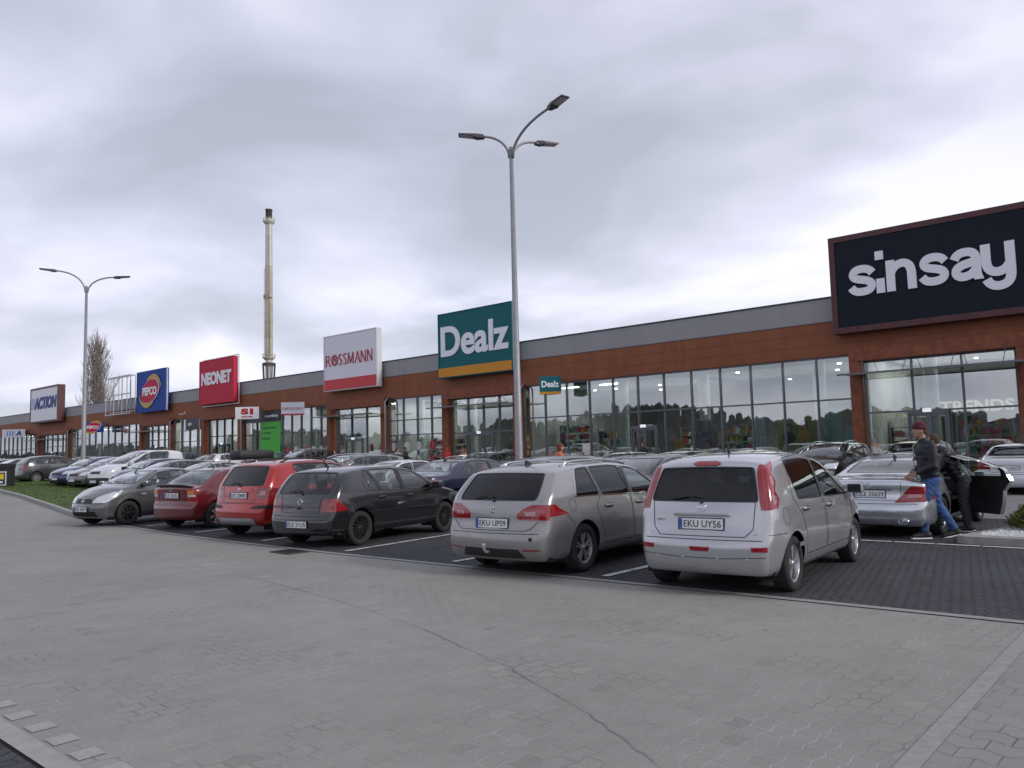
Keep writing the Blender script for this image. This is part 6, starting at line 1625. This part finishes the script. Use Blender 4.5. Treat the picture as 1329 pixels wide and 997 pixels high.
# second row
SP_CLS = saloon(4.91, 1.873, 1.40, 2.854, 1.06, deck=.985, hood=.86, fastback=.42, roofw=.66, wheel=(9, 'thin', M['chrome']), wr=.335, rimr=.245, ww=.24, kr=.20,
    plates=[('r', .74, 'DLE 25629')], open_door=(1, 's-'), door_windows=(1,), open_ang=50, open_label='open right rear door with black lining', glass=['glass', 'glass', 'glassm', 'glass'])
SP_CLS['rear'] = [(.12, .24), (.02, .36), (0, .50), (.03, .58), (.10, .64), (.13, .80), (.10, .93), (.13, .97)]
SP_CLS['top'] = [(.13, .97), (.35, .99), (.75, 1.02), (1.0, 1.07), (1.55, 1.27), (2.1, 1.385), (2.55, 1.40), (2.95, 1.36), (3.3, 1.22), (3.85, .96), (4.3, .88), (4.65, .76), (4.82, .62)]
SP_CLS['belt'] = [(0, .92), (1.2, .965), (2.6, .945), (3.8, .88), (4.9, .72)]
SP_CLS['lamps'][0] = ('tail_light', [('r', [(.40, .60), (1.0, .62), (1.0, .72), (.86, .86), (.66, .875), (.58, .80)], 'redl'), ('s', [(-.1, .60), (.62, .66), (.44, .80), (.20, .875), (-.1, .875)], 'redl')])
SP_CLS['patch'] += [('lamp_lens', 'r', [(.58, .68), (.80, .69), (.80, .745), (.62, .74)], 'pinkl', .006)]
SP_CLS['rwin'] = (1.07, 1.325, .16, .12, .0)
def ex(root, sk, sp, m):
    ring(root, sk, 'r', 0, .885, .05, M['chrome'], 'star'); fin_aerial(root, sk, 1.75)
    for sg in (1, -1): exhaust(root, sk, .02, sg*.55, .30, .045, 1.7)
    bm = nb(); sk.ribbon(bm, 'r', [(-.80, .475), (-.5, .465), (.5, .465), (.80, .475)], .012, .006); obj('bumper_trim', bm, M['chrome'], root)
    bm = nb(); sk.ribbon(bm, 'r', [(-.36, .815), (.36, .815)], .014, .010); obj('boot_trim', bm, M['chrome'], root)
SP_CLS['extra'] = ex
cls_, _ = make_car(SP_CLS, PT['brightsilver'], 'parked_car', 'bright silver coupe saloon with its right rear door open beside the man'); put_car(cls_, *rear_axle(SP_CLS, -3.68, 15.25, -1, 90))
SP_NAVY = saloon(4.84, 1.85, 1.47, 2.89, 1.05, deck=1.06, hood=.94, fastback=.1, wheel=(9, 'thin', M['rim']), plates=[('r', .82, None)])
SP_NAVY['extra'] = lambda root, sk, sp, m: fin_aerial(root, sk, 1.55)
nav, _ = make_car(SP_NAVY, PT['navy'], 'parked_car', 'navy blue saloon with its back to the road behind the black hatchback')
p = gp(548, 672); 
def corner_rear(sp, px, Y, heading=90):      # centre X of a car whose right rear corner shows at pixel column px
    q = onY(px, 640, Y); return q.x - sp['W']/2*.93
put_car(nav, corner_rear(SP_NAVY, 556, 14.1), 14.0+2.42, 91)

# kinds seen only in part: built once, then copied
SP_G = {
 'hatch': twobox(4.05, 1.72, 1.47, 2.52, .74, hood=.96), 'estate': twobox(4.55, 1.78, 1.48, 2.68, .98, hood=.95, slope=.26), 'saloon': saloon(4.62, 1.78, 1.46, 2.68, 1.0, deck=1.03, hood=.94),
 'mpv': twobox(4.25, 1.77, 1.62, 2.62, .78, hood=1.04, slope=.26), 'suv': twobox(4.34, 1.82, 1.66, 2.67, .82, hood=1.08, slope=.22, wr=.345, bot=.26), 'city': twobox(3.75, 1.66, 1.50, 2.42, .64, hood=.98, slope=.24)}
PROTO = {}
GROUP = 'cars in the rows behind the near row'
def far_car(kind, colour, x, y, heading, label, z=None, detail=1):
    key = kind
    if key not in PROTO:
        sp = SP_G[kind]; sp['wheel'] = (8, 'mid', M['rim'])
        if kind == 'suv': sp['extra'] = lambda root, sk, sp, m: bar(root, sk, .9, 3.0, .55, .05, M['chrome'])
        r_, _ = make_car(sp, PT[colour], 'parked_car', label, 'car', detail); PROTO[key] = (r_, colour)
    else:
        src, c0 = PROTO[key]; r_ = copy_tree(src, None, {PT[c0].name: PT[colour]}); r_['label'] = label
    r_['group'] = GROUP; put_car(r_, x, y, heading, z); return r_
# facing us in the second row (heading -90) or showing their backs (90); x from the row pitch of 2.7 m
ROW2 = [('saloon', 'black', -7.25, -90, 'black car mostly hidden behind the silver mini MPV roof'), ('hatch', 'graphite', -10.0, -90, 'dark grey hatchback facing us between the estate and the silver mini MPV'),
 ('estate', 'gunmetal', -13.1, -90, 'dark grey car whose roof shows over the dusty estate'), ('saloon', 'white', -18.9, -90, 'white saloon facing us left of the navy blue saloon'),
 ('suv', 'beigegrey', -21.4, -90, 'grey brown SUV with roof rails facing us behind the bright red crossover'), ('hatch', 'black', -24.1, -90, 'black hatchback hidden behind the red crossover roof'),
 ('estate', 'black', -27.2, -90, 'black estate with a roof box behind the red crossover'), ('saloon', 'silver', -30.2, -88, 'silver saloon roof over the dark red liftback'), ('hatch', 'gunmetal', -33.6, -88, 'grey hatchback roof over the dark grey saloon')]
for kind, col, x, hd, lab in ROW2:
    o = far_car(kind, col, x, 16.15 if hd < 0 else 16.3, hd, lab)
    if 'roof box' in lab:
        bm = nb(); box(bm, -.75, .75, -.36, .36, 1.56, 1.90, 0, .10)
        rbx = obj('roof_box', bm, M['black'], None, True); tag(rbx, 'long black roof box on the black estate behind the red crossover', 'roof box'); rbx.location = (x, 16.15, gh(x)); rbx.rotation_euler = (0, 0, R(90))
        bm = nb()
        for xx in (-.6, .6): tube(bm, [(xx, -.6, 1.44), (xx, -.58, 1.56), (xx, .58, 1.56), (xx, .6, 1.44)], .018, 5)
        obj('mounting_bar', bm, M['black'], rbx)
# last row, in front of the shops
ROW3 = [('saloon', 'white', -4.55, 90, 'white saloon with its back to us at the right edge beyond the open door'), ('mpv', 'burgundy', -7.6, -90, 'dark burgundy roof just left of the man in the beanie'), ('suv', 'black', -10.4, -90, 'black SUV facing us over the bright silver coupe'),
 ('saloon', 'black', -13.4, -90, 'black low roof behind the right end of the silver mini MPV'), ('hatch', 'black', -16.0, 90, 'black hatchback with its back to us above the silver mini MPV'),
 ('hatch', 'gunmetal', -19.2, -90, 'grey hatchback facing us in front of the glass door'), ('saloon', 'graphite', -21.9, 90, 'dark saloon right of the woman in orange'),
 ('mpv', 'navy', -26.3, 90, 'navy blue MPV with its back to us beside the tall lamp post'), ('saloon', 'white', -29.1, -90, 'white saloon roof left of the navy MPV'), ('estate', 'graphite', -34.5, 90, 'dark estate in front of the stickered shop'),
 ('hatch', 'silver', -37.3, -90, 'silver hatchback near the shop with stickers'), ('suv', 'black', -43, -90, 'black SUV in front of the white and red sign'), ('saloon', 'graphite', -46, 90, 'dark saloon left of the black SUV by the shops'),
 ('hatch', 'white', -51.5, 90, 'white hatchback in front of the green window film'), ('estate', 'black', -54.5, -90, 'black estate in front of the small white sign'), ('mpv', 'green', -57.3, 90, 'dark green MPV behind the white roof'),
 ('saloon', 'black', -60.3, -90, 'black saloon in front of the red sign entrance'), ('saloon', 'red', -63.2, 90, 'red roof seen over the white van'), ('suv', 'navy', -66, -90, 'navy SUV behind the white van'), ('estate', 'white', -69, 90, 'white estate roof above the white van'),
 ('hatch', 'graphite', -72, -90, 'dark hatchback under the blue sign'), ('mpv', 'gunmetal', -75, 90, 'grey MPV in front of the blue sign entrance'), ('saloon', 'silver', -78, -90, 'silver saloon left of the grey MPV by the shops'), ('hatch', 'red', -81.5, 90, 'small red hatchback beyond the left lamp post'),
 ('saloon', 'green', -84.5, -90, 'dark green saloon by the left lamp post'), ('estate', 'graphite', -87.5, 90, 'dark estate left of the lamp post by the shops'), ('saloon', 'white', -92, -90, 'white low roof over the grey MPV at the left'),
 ('suv', 'graphite', -98, 90, 'dark SUV below the framed white sign'), ('hatch', 'navy', -103, -90, 'navy hatchback in front of the far entrance'), ('estate', 'silver', -108, 90, 'silver estate at the far left by the shops')]
for kind, col, x, hd, lab in ROW3: far_car(kind, col, x, 29.1, hd, lab, detail=1)
# left part of the second row, placed from what the photo shows of wheels and bodies
SP_G['van'] = twobox(4.38, 1.82, 1.82, 2.72, .82, hood=1.10, slope=.10, roofw=.80, bumpm=M['black'], waist=1.12)
SP_G['van']['windows'] = SP_G['van']['windows'][:2]
SP_G['roundmpv'] = twobox(4.10, 1.73, 1.53, 2.54, .76, hood=.98, slope=.42)
def at_side(sp, px, py, heading, side=1):     # ground pixel under the middle of the visible flank
    q = gp(px, py); t = R(heading); l = Vector((-math.sin(t), math.cos(t))); return q.x - l.x*side*sp['W']/2, q.y - l.y*side*sp['W']/2
x, y = at_side(SP_G['van'], 193, 635, -80, 1); far_car('van', 'white', x, y, -80, 'white panel-sided family van with black bumper behind the dark grey saloon')
x, y = at_side(SP_G['roundmpv'], 80, 626, 92, -1); far_car('roundmpv', 'graphite', x, y, 92, 'dark grey rounded MPV with white wheel trims at the left')
x, y = at_side(SP_G['saloon'], 142, 630.5, -78, 1); far_car('saloon', 'blue', x, y, -78, 'dark blue car nosing towards the grass beside the left lamp post')
x, y = at_side(SP_G['estate'], 166, 633, -80, 1); far_car('estate', 'beigegrey', x, y, -80, 'grey estate between the lamp post and the white van')
x, y = at_side(SP_G['city'], 214, 640, -80, 1); far_car('city', 'navy', x, y, -80, 'small navy car whose nose shows before the white van')
x, y = at_side(SP_G['saloon'], 34, 624.5, -84, 1); far_car('saloon', 'black', x, y, -84, 'black saloon behind the litter bin')
x, y = at_side(SP_G['hatch'], 8, 622, -84, 1); far_car('hatch', 'navy', x, y, -84, 'dark navy hatchback at the left edge of the photo')
p = onY(8, 600, 29); far_car('suv', 'silver', p.x, 29, -84, 'silver high-roofed car at the far left edge')
for i, ch_ in enumerate(PROTO['roundmpv'][0].children):
    pass
for o in COL.objects:                         # number plate of the white saloon at the right edge
    if o.get('label', '').startswith('white saloon with its back to us'):
        for c in o.children:
            if c.name.startswith('number_plate') and c.location.x < 0:
                t = text_bm('EKU 16627', .43, .075, .003); xform(t, Matrix.Translation((.02, -.0045, 0))); obj('lettering', t, M['ink'], c)
# ------------------------------------------------------------------ people
def remesh(bm, vox, smooth=3):
    me = bpy.data.meshes.new('b'); bm.to_mesh(me); bm.free(); o = bpy.data.objects.new('b', me); COL.objects.link(o)
    r_ = o.modifiers.new('r', 'REMESH'); r_.mode = 'VOXEL'; r_.voxel_size = vox
    if smooth: s_ = o.modifiers.new('s', 'SMOOTH'); s_.iterations = smooth; s_.factor = .5
    dg = bpy.context.evaluated_depsgraph_get(); m2 = bpy.data.meshes.new_from_object(o.evaluated_get(dg)); bpy.data.objects.remove(o); bpy.data.meshes.remove(me)
    bm = nb(); bm.from_mesh(m2); bpy.data.meshes.remove(m2)
    for f in bm.faces: f.smooth = True
    return bm
def cap_(bm, pts, rads, sx=1.0, n=12):
    """closed limb through points with round ends"""
    pts = [Vector(p) for p in pts]; a = (pts[0]-pts[1]).normalized(); b = (pts[-1]-pts[-2]).normalized(); k = len(pts)
    P_ = [pts[0]+a*rads[0]*.9, pts[0]+a*rads[0]*.6] + pts + [pts[-1]+b*rads[-1]*.6, pts[-1]+b*rads[-1]*.9]; R_ = [rads[0]*.35, rads[0]*.78] + list(rads) + [rads[-1]*.78, rads[-1]*.35]
    tube(bm, P_, R_, n)
def ellip(bm, c, r, rot=None, n=16):
    m_ = Matrix.Translation(c) @ (rot or Matrix.Identity(4)) @ Matrix.Diagonal((*r, 1)); bmesh.ops.create_uvsphere(bm, u_segments=n, v_segments=n//2+2, radius=1, matrix=m_)
def hand(bm, w, d, up, s=1.0, curl=.6):
    """palm and five fingers from the wrist w along d, palm normal up"""
    d = d.normalized(); side = d.cross(up).normalized(); up = side.cross(d).normalized()
    ellip(bm, w+d*.045*s, (.045*s, .04*s, .018*s), Matrix((( d.x, side.x, up.x, 0), (d.y, side.y, up.y, 0), (d.z, side.z, up.z, 0), (0, 0, 0, 1))))
    for i, (o_, l) in enumerate(((-.03, .062), (-.010, .072), (.010, .068), (.029, .054))):
        p = w+d*.078*s+side*o_*s; q = p+d*l*.5*s-up*curl*.018*s; e = q+(d*(1-curl*.6)-up*curl).normalized()*l*.5*s; cap_(bm, [p-d*.01, q, e], [.0095*s, .009*s, .0075*s], n=8)
    p = w+d*.03*s-side*.032*s; cap_(bm, [p, p+(d*.7-side*.7-up*.3).normalized()*.035*s, p+(d*1.3-side*.7-up*.6).normalized()*.065*s], [.012*s, .0105*s, .008*s], n=8)
def person(x, y, heading, label, pose, top, legs, shoe, hair, hs=1.0, fine=True, hat=None, z=0.0, skin='skin', group=None, long_hair=False, stripe=None, bulk=1.0):
    root = empty('person', label, 'person', (x, y, z), R(heading)); root.scale = (hs, hs, hs)
    if group: root['group'] = group
    v = Vector; hipz = .93 - pose.get('drop', 0); lean = pose.get('lean', 0.04)
    pel = v((0, 0, hipz)); chest = v((lean*.9, 0, hipz+.38)); neck = v((lean*1.3+.01, 0, hipz+.54)); head = v((lean*1.5+.045, 0, hipz+.72))
    sh = {s: chest+v((0, s*.175*bulk, .10)) for s in (1, -1)}; vox = .011 if fine else .022
    arms = pose['arms']; lg = pose['legs']
    # body
    bm = nb(); cap_(bm, [pel, pel.lerp(chest, .5), chest], [.09, .09, .10]); cap_(bm, [chest+v((0, 0, .08)), neck, head-v((.02, 0, .06))], [.07, .055, .055])
    ellip(bm, head, (.095, .075, .115)); ellip(bm, head+v((.035, 0, -.055)), (.055, .05, .055))
    cap_(bm, [head+v((.088, 0, .01)), head+v((.112, 0, -.025))], [.010, .014], n=8)
    for s in (1, -1):
        ellip(bm, head+v((-.0, s*.076, -.01)), (.018, .010, .03), n=8)
        ellip(bm, head+v((.078, s*.030, .012)), (.016, .018, .010), n=8)
    ellip(bm, head+v((.082, 0, -.055)), (.013, .024, .009), n=8)
    for s in (1, -1):
        a = arms[s]; cap_(bm, [sh[s], sh[s]+v(a[0]), sh[s]+v(a[0])+v(a[1])], [.045, .038, .026])
        e = v(a[1]); hand(bm, sh[s]+v(a[0])+e, e, v(a[2]) if len(a) > 2 else v((0, -s, 0)), 1.05, .7) if fine else ellip(bm, sh[s]+v(a[0])+e+e.normalized()*.07, (.05, .04, .05), n=8)
        l = lg[s]; h = pel+v((0, s*.095, -.02)); cap_(bm, [h, v(l[0]), v(l[1])], [.075, .05, .035])
    obj('body', remesh(bm, vox*.72 if fine else vox), M[skin], root)
    # eyes, brows
    if fine:
        bm = nb()
        for s in (1, -1): ellip(bm, head+v((.087, s*.030, .010)), (.009, .010, .007), n=8)
        obj('eyes', bm, M['under'], root)
    # jacket
    bm = nb(); wst = pel+v((lean*.25, 0, .07))
    for k in range(5):
        t = k/4; c = wst.lerp(chest+v((0, 0, .02)), t); ellip(bm, c, ((.135+.01*t)*bulk, (.175+.025*math.sin(t*2.4))*bulk, .13))
    ellip(bm, chest+v((-.005, 0, .09)), (.115*bulk, .205*bulk, .10)); cap_(bm, [chest+v((0, 0, .12)), neck+v((.0, 0, .03))], [.09, .075])
    for s in (1, -1):
        a = arms[s]; el = sh[s]+v(a[0]); cap_(bm, [sh[s], (sh[s]+el)/2, el, (el+el+v(a[1]))/2, el+v(a[1])*.95], [.082*bulk, .074*bulk, .064*bulk, .056*bulk, .046])
    bj = remesh(bm, vox, 2)
    if fine:                                  # quilting of the padded jacket
        for q in bj.verts:
            q.co += q.normal*.003*math.sin(q.co.z*31+math.sin(q.co.y*22)*1.7+q.co.x*15)
    jk = obj('jacket', bj, top, root)
    if stripe is not None:
        bm = nb(); t_ = [(sh[-1]+v((.03, .05, .11))), sh[-1]+v((.115, .03, .02)), chest+v((.145, -.105, -.10)), chest+v((.135, -.13, -.30)), wst+v((.12, -.12, -.08))]
        tube(bm, t_, .009, 6); obj('piping', bm, stripe, jk)
    # trousers
    bm = nb(); ellip(bm, pel+v((0, 0, .02)), (.125, .168, .11))
    for s in (1, -1):
        l = lg[s]; h = pel+v((0, s*.088, -.03)); k_, a_ = v(l[0]), v(l[1]); cap_(bm, [h, (h+k_)/2, k_, (k_+a_)/2, a_+(k_-a_).normalized()*.02], [.10, .092, .070, .062, .056])
    bt = remesh(bm, vox, 2)
    if fine:
        rg = random.Random(2)
        for q in bt.verts: q.co += q.normal*.004*math.sin(q.co.z*70+q.co.y*30+math.sin(q.co.x*40)*2)
    obj('trousers', bt, legs, root)
    for s in (1, -1):
        a_ = v(lg[s][1]); dz = lg[s][2] if len(lg[s]) > 2 else 0; bm = nb(); t = R(dz)
        f = v((math.cos(t), 0, -math.sin(t)))
        cap_(bm, [a_+v((-.05, 0, -.035)), a_+f*.07+v((0, 0, -.045)), a_+f*.17+v((0, 0, -.055))], [.045, .045, .034]); cap_(bm, [a_+v((0, 0, .02)), a_+v((0, 0, -.03))], [.05, .05])
        b2 = remesh(bm, vox, 1); so_ = obj('shoe', b2, shoe, root)
        if fine:
            bm = nb(); c = a_+f*.06+v((0, 0, -.088)); box(bm, -.145, .145, -.036, .036, -.010, .012, 0, .01, Matrix.Translation(c) @ Matrix.Rotation(t, 4, 'Y')); obj('sole', bm, M['whitel'], so_)
    if hat is not None:
        bm = nb(); ellip(bm, head+v((-.012, 0, .045)), (.108, .088, .098)); bmesh.ops.bisect_plane(bm, geom=list(bm.verts)+list(bm.edges)+list(bm.faces), plane_co=head+v((0, 0, .03)), plane_no=(.18, 0, 1), clear_inner=True)
        for f_ in bm.faces: f_.smooth = True
        hb = obj('hat', bm, hat, root)
        bm = nb(); lathe(bm, [(.097, -.018), (.106, -.014), (.108, .02), (.100, .026)], 28); xform(bm, Matrix.Translation(head+v((-.006, 0, .035))) @ Matrix.Rotation(R(-8), 4, 'Y') @ Matrix.Diagonal((1.02, .86, 1, 1))); obj('hat_brim', bm, hat, hb)
        bm = nb(); ellip(bm, head+v((-.035, 0, .0)), (.075, .081, .075)); obj('hair', bm, hair, root)
    else:
        bm = nb(); ellip(bm, head+v((-.018, 0, .028)), (.100, .086, .108));
        if long_hair: ellip(bm, head+v((-.05, 0, -.06)), (.07, .09, .12))
        rg = random.Random(5)
        for q in bm.verts: q.co += Vector((rg.uniform(-1, 1), rg.uniform(-1, 1), rg.uniform(-1, 1)))*.006
        bmesh.ops.delete(bm, geom=[q for q in bm.verts if q.co.x > head.x+.062 and q.co.z < head.z+.06], context='VERTS')
        for f_ in bm.faces: f_.smooth = True
        obj('hair', bm, hair, root)
    return root
M['jknavy'] = mat('jacket_navy', (.007, .009, .018), .6, noise=(25, .3)); M['leather'] = mat('leather_black', (.012, .012, .013), .35, noise=(20, .2)); M['jeans'] = mat('jeans_blue', (.042, .090, .23), .85, noise=(9, .5))
M['orangec'] = mat('coat_orange', (.55, .17, .06), .8, noise=(9, .15)); M['redc'] = mat('coat_red', (.55, .02, .03), .7); M['dkc2'] = mat('coat_dark', (.02, .02, .024), .8); M['shoeb'] = mat('shoe_dark', (.02, .02, .022), .6)
M['beanie'] = mat('beanie_burgundy', (.075, .014, .020), .9, noise=(40, .3)); M['greyc'] = mat('coat_pale', (.40, .36, .33), .8); M['khaki'] = mat('trousers_dark', (.03, .03, .035), .85)
WALK = dict(lean=.05, drop=.045, arms={1: ((.0, .06, -.29), (.17, -.16, -.10)), -1: ((-.02, -.05, -.29), (.19, .10, -.12))}, legs={1: ((.20, .09, .50), (.17, .09, .10), 0), -1: ((-.12, -.09, .49), (-.34, -.09, .115), 12)})
STAND = dict(lean=.02, arms={1: ((0, .05, -.30), (.06, -.02, -.24)), -1: ((0, -.05, -.30), (.06, .02, -.24))}, legs={1: ((.01, .10, .50), (0, .10, .09)), -1: ((.0, -.10, .50), (-.01, -.10, .09))})
REACH = dict(lean=.26, drop=.04, arms={1: ((.12, .05, -.26), (.24, .0, .02)), -1: ((.08, -.05, -.27), (.20, .05, -.08))}, legs={1: ((.03, .10, .50), (-.02, .10, .09)), -1: ((.0, -.10, .50), (-.05, -.10, .09))})
left = math.degrees(YAW)+180
person(-3.62, 14.70, left-4, 'man in a burgundy beanie, navy padded jacket and blue jeans walking past the silver coupe', WALK, M['jknavy'], M['jeans'], M['shoeb'], M['hairb'], 1.115, True, M['beanie'], stripe=M['greyc'], bulk=1.05)
p = onY(1250, 620, 16.1)
person(p.x, 16.1, 190, 'person in a black leather jacket bent towards the open car door behind the man', REACH, M['leather'], M['khaki'], M['shoeb'], M['hairb'], 1.0, True)
p = onY(725, 590, 20.0)
person(p.x, 20.0, 60, 'woman with auburn hair in an orange coat between the car rows', STAND, M['orangec'], M['khaki'], M['shoeb'], M['hairr'], 1.04, False, long_hair=True)
for px, Y, col, hr, hd, sc_p, lab in ((582, 32.6, 'redc', 'redc', 200, 1.0, 'person in a hooded red coat by the brown column'), (603, 31.9, 'orangec', 'hairr', 250, .98, 'person in an orange and white top near the entrance under the teal sign'),
     (505, 32.4, 'dkc2', 'hairb', 180, .98, 'person in dark clothes by the stickered window'), (514, 32.6, 'greyc', 'hairb', 30, .96, 'person in a pale coat beside the stickered window'), (527, 32.5, 'dkc2', 'hairb', 210, 1.0, 'person in black walking in front of the stickered window'),
     (370, 32.6, 'dkc2', 'hairb', 200, 1.0, 'person in black at the edge of the green film'), (836, 34.4, 'dkc2', 'hairb', 270, 1.0, 'person in dark clothes at the single glass door'), (243, 33, 'dkc2', 'hairb', 270, 1.0, 'person in black beside the red sign entrance'),
     (296, 34.5, 'dkc2', 'hairb', 250, 1.0, 'person at the entrance under the red sign')):
    q = onY(px, 590, Y); g = gh(q.x)
    person(q.x, Y, hd, lab, STAND, M[col], M['khaki'], M['shoeb'], M[hr], sc_p, False, z=max(g, .13), long_hair=col != 'dkc2')
